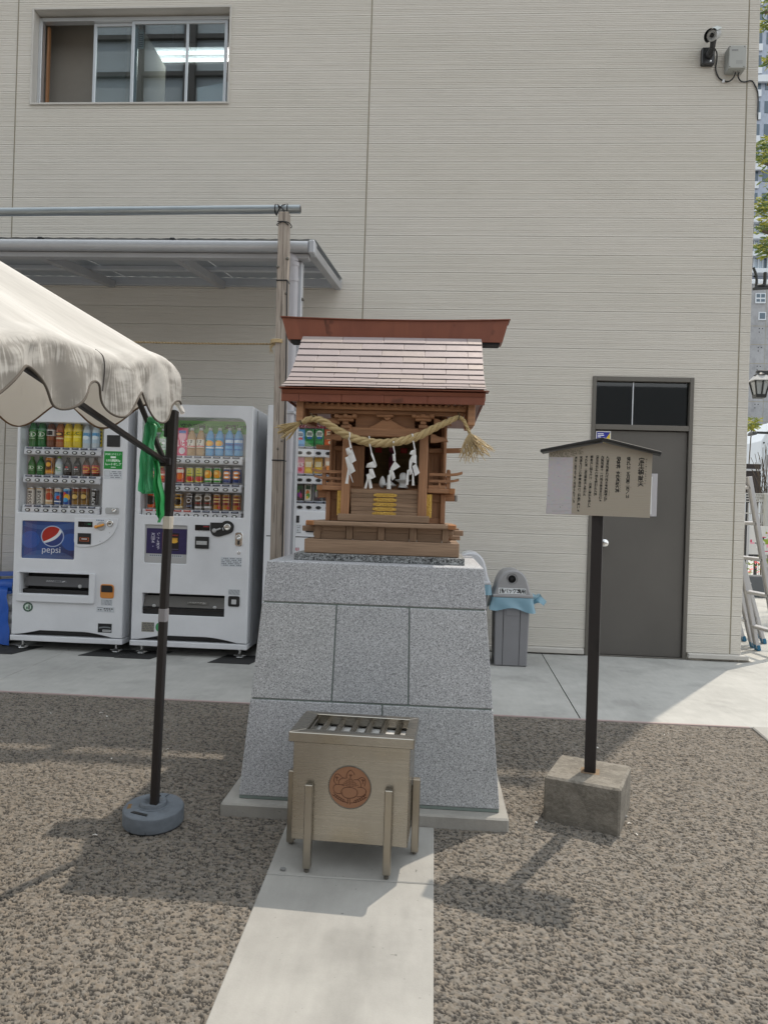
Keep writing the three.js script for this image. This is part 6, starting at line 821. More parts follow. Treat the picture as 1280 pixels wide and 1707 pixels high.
// ---------------------------------------------------------------- wooden shrine
const SY = .923, Z = crop(460, 660, .28906);
const shrine = thing('shrine', 'small wooden shrine with a red copper roof ridge, standing on the granite pedestal', 'shrine');
{
  const o = shrine, H = (i = 0) => M.cedarH[i % 3], Vt = (i = 0) => M.cedarV[i % 3];
  const R = (x0, y0, x1, y1, z) => { const xm = (x0 + x1) / 2, ym = (y0 + y1) / 2; return [Z(x0, ym, z).x, Z(x1, ym, z).x, Z(xm, y1, z).y, Z(xm, y0, z).y]; };
  const slab = (name, x0, y0, x1, y1, z, d, m, b = .002) => { const r = R(x0, y0, x1, y1, z); return part(name, bx(r[0], r[1], r[2], r[3], z - d, z, b), m, o); };
  const cx = 3.447;
  // base
  part('base_beam', [bx(3.122, 3.774, SY + .0005, .983, 2.93, 2.985, .003)], M.cedarGreyH[0], o);
  part('base_beam', [bx(3.122, 3.176, SY + .0005, .983, 2.32, 2.9295, .003)], M.cedarGreyH[1], o); part('base_beam', [bx(3.72, 3.774, SY + .0005, .983, 2.32, 2.9295, .003)], M.cedarGreyH[1], o);
  part('cross_beam', [bx(3.70, 3.790, .984, 1.004, 2.55, 2.62, .002)], M.cedarGreyH[2], o); part('cross_beam', [bx(3.10, 3.19, .984, 1.004, 2.55, 2.62, .002)], M.cedarGreyH[2], o);
  const zp = 2.955;
  for (const [a, b] of [[220, 257], [404, 441], [587, 626], [770, 811], [958, 994]]) { const r = R(a, 745, b, 835, zp); part('base_post', bx(r[0], r[1], .9835, 1.040, zp - .04, zp, .002), M.cedarGreyV[0], o); }
  for (const [a, b] of [[259, 402], [443, 585], [628, 768], [813, 956]]) { const r = R(a, 745, b, 835, zp); part('base_panel', bx(r[0], r[1], .9835, 1.017, zp - .03, zp - .008, .001), M.cedarGreyH[1], o); part('base_rail', bx(r[0], r[1], 1.0175, 1.040, zp - .032, zp - .005, .001), M.cedarGreyH[0], o); }
  for (const z of [2.91, 2.40]) part('tie_beam', bx(3.098, 3.792, 1.013, 1.036, z - .035, z, .002), M.cedarGreyH[2], o);
  part('inner_floor', bx(3.16, 3.74, .99, 1.0, 2.33, 2.90, 0), M.cedarDark, o);
  // deck
  const dk = [[3.135, 3.752]]; part('deck_board', hexa((x, y, z) => V(lerp(3.128, 3.757, x), lerp(1.0405, 1.0605, y), lerp(2.33, 2.998, z)), .004), M.cedarGreyH[0], o);
  for (const x of [3.127, 3.722]) part('copper_cap', bx(x, x + .037, 1.0395, 1.0615, 2.965, 3.0, .004), M.copperCap, o);
  slab('step_plinth', 355, 686, 882, 727, 2.972, .14, M.cedarGreyH[1]);
  // porch posts
  const pz = 2.95; for (const [a, b] of [[378, 426], [822, 873]]) { const r = R(a, 200, b, 693, pz); part('porch_post', bx(r[0], r[1], 1.083, 1.475, pz - .037, pz, .004), Vt(a > 500 ? 1 : 0), o); }
  // steps
  for (let i = 0; i < 6; i++) { const y0 = 693 - i * 25.5, z = 2.940 - i * .005; const r = R(430, y0 - 25.3, 818, y0, z); part('step', bx(r[0], r[1], r[2], r[3], z - .03, z, .0015), M.cedarGreyH[i % 3], o); }
  // gilt fittings on the steps
  for (let i = 0; i < 5; i++) { const z = 2.941 - i * .005 + .003, y = 680 - i * 26.7, r = R(553 + i * 2.4, y - 11.5, 692 + i * 1.6, y + 11.5, z), w = r[1] - r[0], h = r[3] - r[2], s = new THREE.Shape(); s.moveTo(r[0], r[2] + h * .5); s.quadraticCurveTo(r[0] + .002, r[2] + h * .95, r[0] + .009, r[2] + h * .85); s.lineTo(r[0] + .016, r[3]); s.lineTo(r[1] - .016, r[3]); s.lineTo(r[1] - .009, r[2] + h * .85); s.quadraticCurveTo(r[1] - .002, r[2] + h * .95, r[1], r[2] + h * .5); s.quadraticCurveTo(r[1] - .002, r[2] + h * .05, r[1] - .009, r[2] + h * .15); s.lineTo(r[1] - .016, r[2]); s.lineTo(r[0] + .016, r[2]); s.lineTo(r[0] + .009, r[2] + h * .15); s.quadraticCurveTo(r[0] + .002, r[2] + h * .05, r[0], r[2] + h * .5); const g = [ext(s, .003, z - .0035, .0008, 4)]; for (let k = 0; k < 7; k++) g.push(ball(V(r[0] + w * (.14 + .12 * k), r[2] + h * (.5 + .12 * (k % 2 ? 1 : -1)), z - .0005), .0038, 1.3, .8, .4)); part('gilt_fitting', g, M.brass, o); }
  for (const [a, b, y0, y1] of [[353, 375, 545, 688], [868, 897, 568, 702]]) { const r = R(a, y0, b, y1, 2.925); const g = [bx(r[0], r[1], r[2], r[3], 2.922, 2.926, .0008)]; for (let k = 0; k < 6; k++) g.push(ball(V((r[0] + r[1]) / 2 + (k % 2 ? .0015 : -.0015), lerp(r[2], r[3], (k + .5) / 6), 2.926), .0042, .9, 1.2, .4)); part('gilt_strip', g, M.brass, o); }
  // body of the shrine behind the porch
  const bz = 2.80, side = (m, a) => a;
  for (const [s, xi, xo] of [[-1, 3.262, 3.195], [1, 3.640, 3.712]]) {
    const x = (t) => lerp(xi, xo, t), bb = (a, b, y0, y1, z0, z1, q) => bx(Math.min(x(a), x(b)), Math.max(x(a), x(b)), y0, y1, z0, z1, q);
    part('lower_post', bb(.70, 1.0, 1.061, 1.19, 2.86, 2.895, .003), Vt(1), o);
    part('lower_panel', bb(0, .70, 1.061, 1.19, 2.855, 2.87, .001), Vt(2), o); part('lower_rail', [bb(0, .69, 1.155, 1.19, 2.871, 2.88, .001), bb(0, .69, 1.061, 1.085, 2.871, 2.88, .001)], H(1), o);
    part('side_wall', bb(.80, .95, 1.061, 1.56, 2.36, 2.85, .002), Vt(0), o);
    part('body_post', bb(.66, 1.0, 1.22, 1.535, bz - .035, bz, .003), Vt(2), o);
    part('wall_panel', bb(-.1, .66, 1.22, 1.375, bz - .03, bz - .015, .001), Vt(0), o);
    part('panel_frame', [bb(.10, .2, 1.22, 1.36, bz - .014, bz - .006, .001), bb(.5, .58, 1.22, 1.36, bz - .014, bz - .006, .001)], Vt(1), o);
    part('tie_rail', hexa((u, y, z) => V(x(lerp(-.1, 1.95, u)), lerp(1.372, 1.392, y) + (u > .5 ? .006 : 0) * (u - .5) * 2, lerp(bz - .02, bz + .012, z)), .002), H(0), o);
    // veranda floor and railing
    part('veranda_floor', bb(-.1, 1.50, 1.192, 1.212, 2.40, 2.93, .003), H(2), o); part('copper_cap', bb(1.20, 1.54, 1.190, 1.214, 2.905, 2.934, .003), M.copperCap, o);
    part('veranda_beam', bb(.8, 1.55, 1.160, 1.1915, 2.85, 2.885, .002), H(0), o); part('beam_end', bb(1.55, 1.72, 1.160, 1.188, 2.845, 2.89, .003), std({ color: col(.30, .29, .27), roughness: .7, map: T.mottle }), o);
    const rz = 2.915, curl = (y, up, reach) => hexa((u, b, c) => V(x(lerp(0, reach, u)) , y + (b - .5) * .011 + up * Math.max(0, u - .5) * 2, rz - .006 + .012 * c), .002);
    const rail = (y, reach, up, th) => { const pts = Array.from({ length: 7 }, (_, i) => { const t = i / 6; return V(x(lerp(0, reach, t)), y + up * Math.max(0, (t - .62) / .38) ** 2, rz); }); const g = []; for (let i = 0; i < 6; i++) g.push(hexa((u, b, c) => { const q = pts[i].clone().lerp(pts[i + 1], u); return V(q.x, q.y + (b - .5) * th, rz + (c - .5) * .014); }, 0)); return g; };
    part('handrail', rail(1.272, 1.95, .010, .012), H(0), o); part('handrail', rail(1.244, 1.75, .008, .011), H(1), o);
    part('rail_post', [bb(1.0, 1.26, 1.212, 1.285, rz - .018, rz - .001, .002), ball(V(x(1.13), 1.288, rz - .009), .0085, 1, .9, 1)], Vt(1), o);
    part('side_railing', [bx(x(1.13) - .006, x(1.13) + .006, 1.266, 1.278, 2.42, rz - .019, .002), bx(x(1.13) - .006, x(1.13) + .006, 1.238, 1.249, 2.42, rz - .019, .002)], H(0), o);
    part('baluster', bb(.55, .68, 1.2125, 1.238, rz - .006, rz + .004, .001), Vt(0), o);
    part('skirting', bb(-.05, .98, 1.2125, 1.226, rz - .008, rz + .003, .001), H(2), o);
    part('beam_end', bb(1.0, 1.5, .0 + 1.012, 1.037, 2.905, 2.952, .003), M.cedarGreyH[1], o);
    // carved nose below the eaves
    const nose = new THREE.Shape(); nose.moveTo(0, 0); nose.bezierCurveTo(.03, -.004, .05, .012, .075, .004); nose.lineTo(.07, .018); nose.bezierCurveTo(.05, .03, .03, .02, .02, .034); nose.lineTo(0, .036); nose.closePath();
    const ng = ext(nose, .02, -.01, .002, 6); ng.scale(s, 1, 1); if (s < 0) { const p = ng.attributes.position; for (let i = 0; i < p.count; i += 3) { const t = [p.getX(i), p.getY(i), p.getZ(i)]; p.setXYZ(i, p.getX(i + 1), p.getY(i + 1), p.getZ(i + 1)); p.setXYZ(i + 1, ...t); } ng.computeVertexNormals(); } part('carved_nose', mv(ng, x(.0), 1.405, 2.94), H(1), o);
    const n2 = ng.clone(); n2.scale(1, .9, 1); part('carved_nose', mv(n2, s * .012, .212, -.012), H(2), o);
    // bargeboards and pendant under the gable
    part('barge_board', hexa((u, b, c) => V(lerp(cx + s * .345, cx + s * .375, u), lerp(1.475 + .10 * (1 - c) * .2, 1.565, b) , lerp(2.62, 3.0, c)), .003), H(2), o);
    part('purlin_end', bb(1.9, 2.4, 1.545, 1.575, 2.80, 2.84, .002), M.cedarDark, o);
  }
  // inside: floor, back wall, ceiling
  part('back_wall', bx(3.20, 3.71, 1.061, 1.56, 2.36, 2.38, 0), M.cedarDark, o);
  part('altar_floor', bx(3.25, 3.65, 1.196, 1.212, 2.385, 2.83, .001), H(0), o); part('altar_step', bx(3.27, 3.63, 1.2125, 1.238, 2.40, 2.62, .002), H(2), o);
  part('ceiling', bx(3.2, 3.71, 1.545, 1.56, 2.39, 2.84, 0), M.cedarDark, o);
  for (const [xa, xb] of [[3.272, 3.345], [3.60, 3.634]]) part('open_door', bx(xa, xb, 1.214, 1.40, 2.758, 2.772, .002), Vt(2), o);
  const brocade = std({ map: tex(128, 256, (u, v) => { const a = Math.sin(u * 40) * Math.sin(v * 70), b = fbm(u, v, 10, 20, 2, 77); return a > .3 ? [.22, .05, .09] : b > .55 ? [.12, .015, .06] : [.05, .03, .02]; }), roughness: .7 });
  part('hanging_cloth', hexa((x, y, z) => V(lerp(3.445, 3.472, x), lerp(1.24, 1.44, y), 2.60 + .003 * z), 0), brocade, o);
  part('curtain', [bx(3.35, 3.595, 1.24, 1.44, 2.56, 2.563, 0)], std({ color: col(.17, .125, .06), roughness: .9, map: T.wood }), o);
  for (const x of [3.395, 3.515]) part('red_ornament', hexa((a, b, c) => V(x - .016 + .032 * a, 1.385 + .024 * b, 2.605 + .004 * c), .002), std({ color: col(.25, .008, .008), roughness: .6 }), o);
  // head of the porch
  slab('porch_beam', 428, 183, 850, 236, pz - .006, .03, H(2), .004);
  { const s = new THREE.Shape(), q = (x, y) => { const a = Z(x, y, pz); return [a.x, a.y]; }; s.moveTo(...q(515, 182)); s.bezierCurveTo(...q(560, 176), ...q(585, 150), ...q(615, 134)); s.lineTo(...q(662, 134)); s.bezierCurveTo(...q(690, 150), ...q(715, 176), ...q(760, 184)); s.closePath(); part('frog_leg_strut', ext(s, .018, pz - .028, .003, 8), H(0), o); }
  slab('upper_beam', 190, 84, 1085, 108, pz - .004, .035, H(1), .003);
  { const r = R(460, 108, 800, 182, pz - .034); part('strut_backing', bx(r[0], r[1], r[2], r[3], pz - .046, pz - .034, 0), M.cedarDark, o); }
  for (const xc of [400, 848]) { for (const [w, y0, y1, d] of [[52, 166, 188, .05], [34, 145, 165, .036], [92, 128, 145, .03], [128, 109, 127, .044]]) slab('bracket', xc - w / 2, y0, xc + w / 2, y1, pz + (d - .03) * .4, d, H(w % 3), .003); for (const dx of [-52, 0, 52]) slab('bearing_block', xc + dx - 13, 104, xc + dx + 13, 122, pz + .012, .028, H(2), .002); }
  { const r = R(565, 105, 690, 140, pz + .004); part('bracket', [bx(r[0] + .01, r[1] - .01, r[3] - .012, r[3], pz - .03, pz + .002, .003), hexa((x, y, z) => V(lerp(lerp(cx - .004, cx - .018, y), lerp(cx + .004, cx + .018, y), x) + .008, lerp(r[2], r[3] - .0125, y), lerp(pz - .028, pz, z)), .002)], H(0), o); }
  for (let i = 0; i < 26; i++) { const x = lerp(3.115, 3.78, i / 25); part('rafter', hexa((a, b, c) => V(x - .0065 + .013 * a, lerp(1.545, 1.560, b) + .05 * (1 - c), lerp(2.62, 2.985, c)), .0015), H(i), o); }
  slab('eave_batten', 152, 50, 1095, 80, 2.975, .025, H(2), .003);
  part('eave_board', bx(3.06, 3.83, 1.577, 1.586, 2.60, 3.02, .001), H(0), o);
  // roof
  const xl = 3.012, xr = 3.864, ROWS = 10, yE = 1.614, zE = 3.046, yR = 1.935, zR = 2.575;
  const curve = (t) => { const u = 1 - t; const p0 = [zE, yE], p1 = [zE - .20, yE + .055], p2 = [zR + .16, yR - .14], p3 = [zR, yR]; const f = (k) => u * u * u * p0[k] + 3 * u * u * t * p1[k] + 3 * u * t * t * p2[k] + t * t * t * p3[k]; return [f(0), f(1)]; };
  { const s = new THREE.Shape(); for (let i = 0; i <= 16; i++) { const [z, y] = curve(i / 16); i ? s.lineTo(z, y - .012) : s.moveTo(z, y - .012); } for (let i = 0; i <= 8; i++) { const t = i / 8; s.lineTo(lerp(zR - .07, 2.02, t), lerp(yR - .012, 1.60, Math.pow(t, .75))); } s.lineTo(2.02, 1.575); s.lineTo(zE - .01, 1.588); s.closePath(); const g = new THREE.ExtrudeGeometry(s, { depth: xr - xl - .012, bevelEnabled: false }); g.rotateY(-Math.PI / 2); g.translate(xr - .006, 0, 0); part('roof_core', flat(g), M.copperRed, o); }
  for (let r = 0; r < ROWS; r++) {
    const t0 = r / ROWS, t1 = (r + 1.18) / ROWS, off = r % 2 ? 0 : .5, len = .196, jit = () => (rnd() - .5) * .003;
    let x = xl - (off ? len * off : 0) + .0, k = 0;
    while (x < xr - .002) {
      const a = Math.max(xl, x), b = Math.min(xr, x + len); x += len; if (b - a < .012) continue;
      const [za, ya] = curve(t0), [zb, yb] = curve(Math.min(1, t1)), l0 = .0058 + jit() * .6, l1 = .0058 + jit() * .6, bow = .0016 * rnd();
      part('roof_plate', hexa((u, y, w) => { const f = 1 - w, zz = lerp(zb, za, w) + .004 * w, base = lerp(yb, ya, w); return V(lerp(a + .0006, b - .0006, u), base + lerp(lerp(-.006, lerp(l0, l1, u) - .0024, w), lerp(.0015, lerp(l0, l1, u), w), y) + bow * w * (u === .5 ? 1 : 0), zz); }, .0011), M.roofPlate[(r * 7 + k * 3) % 4], o); k++;
    }
  }
  part('rear_roof', hexa((x, y, z) => V(lerp(xl, xr, x), lerp(lerp(1.60, yR - .01, z), lerp(1.612, yR, z), y), lerp(2.01, zR - .06, z)), .001), M.roofPlate[1], o);
  // eave fascia in four copper sheets, with a drip edge
  { const xs = [xl + .002, xl + .076, xl + .255, xl + .432, xl + .612, xr - .006]; for (let i = 0; i < 5; i++) part('fascia_sheet', bx(xs[i] + .0004, xs[i + 1] - .0004, 1.556, 1.6085, 3.020, 3.033 - .0008 * (i % 2), .0012), M.copperRed, o); part('drip_edge', bx(xl - .006, xr + .010, 1.6088, 1.6128, 2.99, 3.05, .001), M.copperRed, o); for (const [x, d] of [[xl + .0015, 0], [xr - .0055, 0]]) part('verge_board', hexa((u, b, c) => V(x - .0015 + .0045 * u, lerp(1.575, 1.606, b) + (1 - c) * .25 * .0, lerp(2.05, 3.019, c)), .001), M.copperRed, o); }
  // ridge: a tall box beam with flared ends and an upturned cap
  { const top = (x) => 2.024 + .009 * Math.pow(Math.abs(x - cx) / .53, 2.2), L0 = 2.934, L1 = 3.964, U0 = 2.902, U1 = 3.992, n = 16, g = []; for (let i = 0; i < n; i++) g.push(hexa((u, b, c) => { const t = (i + u) / n, lo = lerp(L0, L1, t), hi = lerp(U0, U1, t); return V(lerp(lo, hi, b), lerp(1.928, top(hi), b), lerp(2.455, 2.545, c) + .0 * b); }, 0)); part('ridge_beam', g, M.copperRed, o);
    const h = []; for (let i = 0; i < n; i++) h.push(hexa((u, b, c) => { const t = (i + u) / n, x = lerp(U0 - .006, U1 + .006, t); return V(x, top(x) + .0004 + .0045 * b, lerp(2.448, 2.553, c)); }, 0)); part('ridge_cap', h, M.copperRed, o);
    part('ridge_base', bx(xl + .002, xr - .002, 1.915, 1.9275, 2.45, 2.58, .002), M.roofPlate[0], o); part('ridge_sole', bx(L0 + .012, L1 - .012, 1.918, 1.9278, 2.462, 2.538, .001), M.dark, o); }
}
{ // straw rope across the porch, twisted of three strands
  const o = thing('sacred_rope', 'thick twisted straw rope with tassels hung across the porch of the small shrine', 'rope');
  const K = [[148, 152, .011], [205, 132, .014], [262, 142, .0155], [330, 182, .0165], [400, 222, .0172], [470, 252, .0178], [545, 268, .018], [620, 273, .018], [690, 266, .018], [760, 252, .0175], [830, 228, .0165], [900, 192, .015], [960, 163, .0135], [1020, 135, .0115], [1052, 124, .0095], [1078, 138, .0082], [1098, 175, .0072], [1116, 214, .0066]].map(([x, y, r]) => { const p = Z(x, y, 2.998); return [p, r]; });
  const c = new THREE.CatmullRomCurve3(K.map((k) => k[0])), rad = (t) => { const s = t * (K.length - 1), i = Math.min(K.length - 2, Math.floor(s)); return lerp(K[i][1], K[i + 1][1], s - i); };
  const strand = (ph) => { const N = 300, S = 8, pos = [], idx = [], uv = []; const ctr = [], rr = []; for (let i = 0; i <= N; i++) { const t = i / N, p = c.getPoint(t), d = c.getTangent(t), n = V(0, 0, 1), b = n.clone().cross(d).normalize(); const a = ph - t * 58, R = rad(t) * .50; ctr.push(p.addScaledVector(n, Math.sin(a) * R).addScaledVector(b, Math.cos(a) * R)); rr.push(rad(t) * .56); } for (let i = 0; i <= N; i++) { const d = ctr[Math.min(N, i + 1)].clone().sub(ctr[Math.max(0, i - 1)]).normalize(), n = V(0, 0, 1).sub(d.clone().multiplyScalar(d.z)).normalize(), b = d.clone().cross(n); for (let k = 0; k <= S; k++) { const q = k / S * 6.2832, e = 1 + .06 * Math.sin(q * 4 + i * .2), p = ctr[i].clone().addScaledVector(n, Math.cos(q) * rr[i] * e).addScaledVector(b, Math.sin(q) * rr[i] * e); pos.push(p.x, p.y, p.z); uv.push(i / N * 2.2, k / S * .35 + i / N * 1.2); } } for (let i = 0; i < N; i++) for (let k = 0; k < S; k++) { const a = i * (S + 1) + k; idx.push(a, a + S + 1, a + S + 2, a, a + S + 2, a + 1); } const g = new THREE.BufferGeometry(); g.setAttribute('position', new THREE.Float32BufferAttribute(pos, 3)); g.setAttribute('uv', new THREE.Float32BufferAttribute(uv, 2)); g.setIndex(idx); g.computeVertexNormals(); return smoothed(g); };
  for (let k = 0; k < 3; k++) part('strand', strand(k * 2.0944), M.straw, o);
  const stalks = (p, dir, n, len, sp, r, seed, curl) => { const q = rng(seed), g = []; for (let i = 0; i < n; i++) { const a = (q() - .5) * sp, b = (q() - .5) * sp * .8, d = V(dir.x, dir.y, dir.z).applyAxisAngle(V(0, 0, 1), a).applyAxisAngle(V(0, 1, 0), b), l = len * (.7 + .4 * q()), m = p.clone().addScaledVector(d, l * .5).add(V(curl * (q() - .5) * .02, curl * (q() - .5) * .02, (q() - .5) * .012)), e = p.clone().addScaledVector(d, l).add(V(curl * (q() - .5) * .045, curl * (q() - .3) * .02, (q() - .5) * .02)); g.push(tube([p.clone().add(V((q() - .5) * .006, (q() - .5) * .006, (q() - .5) * .006)), m, e], r, 4, 6)); } return g; };
  const a = Z(150, 150, 2.998), b = Z(75, 196, 2.998); part('tassel', stalks(a, b.clone().sub(a).normalize(), 60, .105, .75, .0018, 5, .25), M.straw, o);
  const e = Z(1116, 214, 2.998), f = Z(1140, 330, 2.998); part('tassel', stalks(e, f.clone().sub(e).normalize(), 100, .115, 1.35, .00125, 9, 1.2), M.strawPale, o);
  const k1 = Z(235, 128, 3.0); part('tie', [tube([Z(195, 98, 2.99), Z(218, 118, 3.01), k1, Z(250, 165, 3.015)], .0028, 5), tube([Z(140, 142, 3.005), Z(146, 155, 3.014), Z(152, 168, 3.0)], .003, 5), tube([Z(1050, 95, 2.985), Z(1056, 118, 3.006), Z(1050, 140, 3.008)], .0028, 5)], std({ color: col(.10, .075, .04), roughness: .9 }), o);
}
{ // four folded paper streamers
  const A = crop(490, 660, .125), B = crop(640, 660, .140625);
  const S = [[A, 'leftmost paper streamer, hanging in front of the left porch post', [[[735, 480], [755, 490], [750, 560], [738, 560]], [[722, 555], [738, 555], [775, 700], [745, 690]], [[688, 705], [740, 682], [775, 765], [708, 786]], [[720, 800], [775, 700], [832, 862], [775, 895]], [[682, 822], [735, 800], [820, 1002], [735, 1055]], [[722, 948], [735, 1050], [725, 1172], [682, 1168]], [[742, 1040], [756, 1046], [792, 1158], [780, 1150]]]],
    [A, 'second paper streamer from the left, just right of the left porch post', [[[992, 535], [1012, 535], [1014, 575], [998, 575]], [[1000, 640], [1020, 640], [1044, 770], [1028, 772]], [[1022, 772], [1048, 758], [1106, 930], [1090, 958]], [[962, 955], [975, 905], [1060, 868], [1095, 955]], [[1000, 975], [1050, 968], [1090, 1082], [1005, 1120]], [[965, 1050], [1000, 1030], [1060, 1100], [975, 1112]], [[975, 1090], [1000, 1085], [968, 1236], [935, 1232]], [[985, 1105], [1022, 1090], [1048, 1228], [1008, 1236]]]],
    [B, 'third paper streamer from the left, in front of the dark altar', [[[100, 535], [120, 535], [122, 560], [104, 560]], [[100, 592], [118, 592], [138, 690], [128, 700]], [[100, 690], [132, 680], [140, 775], [105, 768]], [[72, 862], [128, 770], [192, 838], [110, 888]], [[68, 880], [100, 850], [136, 970], [96, 1004]], [[62, 880], [82, 900], [80, 985], [64, 975]], [[42, 945], [74, 920], [82, 1108], [34, 1100]]]],
    [B, 'rightmost paper streamer, beside the right porch post', [[[322, 450], [345, 448], [352, 480], [335, 485]], [[336, 532], [356, 530], [372, 628], [356, 630]], [[300, 690], [318, 652], [376, 625], [380, 712]], [[298, 770], [328, 705], [384, 700], [386, 805]], [[296, 860], [300, 770], [345, 760], [320, 860]], [[335, 835], [382, 800], [424, 912], [368, 952]], [[296, 865], [325, 845], [345, 915], [300, 942]], [[274, 880], [298, 868], [288, 1055], [258, 1060]], [[334, 920], [352, 915], [360, 1062], [328, 1062]]]]];
  S.forEach(([F, lbl, quads], n) => {
    const o = thing('paper_streamer', 'white folded ' + lbl, 'paper streamer', 'paper streamers on the straw rope');
    quads.forEach((q, i) => { const z = 3.022 + .0022 * (i % 3) - .002 * i * .2, p = q.map(([x, y], k) => F(x, y, z + (k % 2 ? .006 : -.002) * (i % 2 ? 1 : -1))); part('fold', grid(3, 3, (u, v) => { const a = p[0].clone().lerp(p[1], u), b = p[3].clone().lerp(p[2], u), r = a.lerp(b, v); r.z += .003 * Math.sin(Math.PI * u) * Math.sin(Math.PI * v); return r; }), M.paper, o); });
  });
}
{ // white china on the altar
  const z = 2.83, B = crop(640, 660, .140625), base = 1.2125, c = (x, y) => B(x, y, z);
  const put = (name, lbl, cat, x, prof) => { const o = thing(name, lbl, cat); part('body', lathe(prof, 28), M.china, o); o.position.set(c(x, 1000).x, base, z); return o; };
  const y = (v) => c(225, v).y - base, sc = (px) => px * .140625 * (EYE.z - z) / FPX;
  put('water_vessel', 'white china vessel with a domed lid and wide disc on the altar', 'vessel', 226, [[0, 0], [sc(62), 0], [sc(60), .004], [sc(42), y(1050)], [sc(46), y(1030)], [sc(95), y(1004)], [sc(97), y(996)], [sc(50), y(990)], [sc(44), y(985)], [sc(44), y(945)], [sc(36), y(922)], [sc(18), y(910)], [0, y(907)]]);
  put('china_plate', 'white china plate with a heap on the altar, behind the third streamer', 'plate', 70, [[0, .004], [sc(40), 0], [sc(80), .010], [sc(82), .012], [sc(60), .016], [sc(26), .026], [0, .034]]);
  put('china_jar', 'small round white jar on the altar behind the second streamer', 'jar', -18, [[0, 0], [sc(20), .0], [sc(38), .012], [sc(40), .022], [sc(30), .038], [sc(16), .046], [sc(10), .05], [0, .052]]);
}

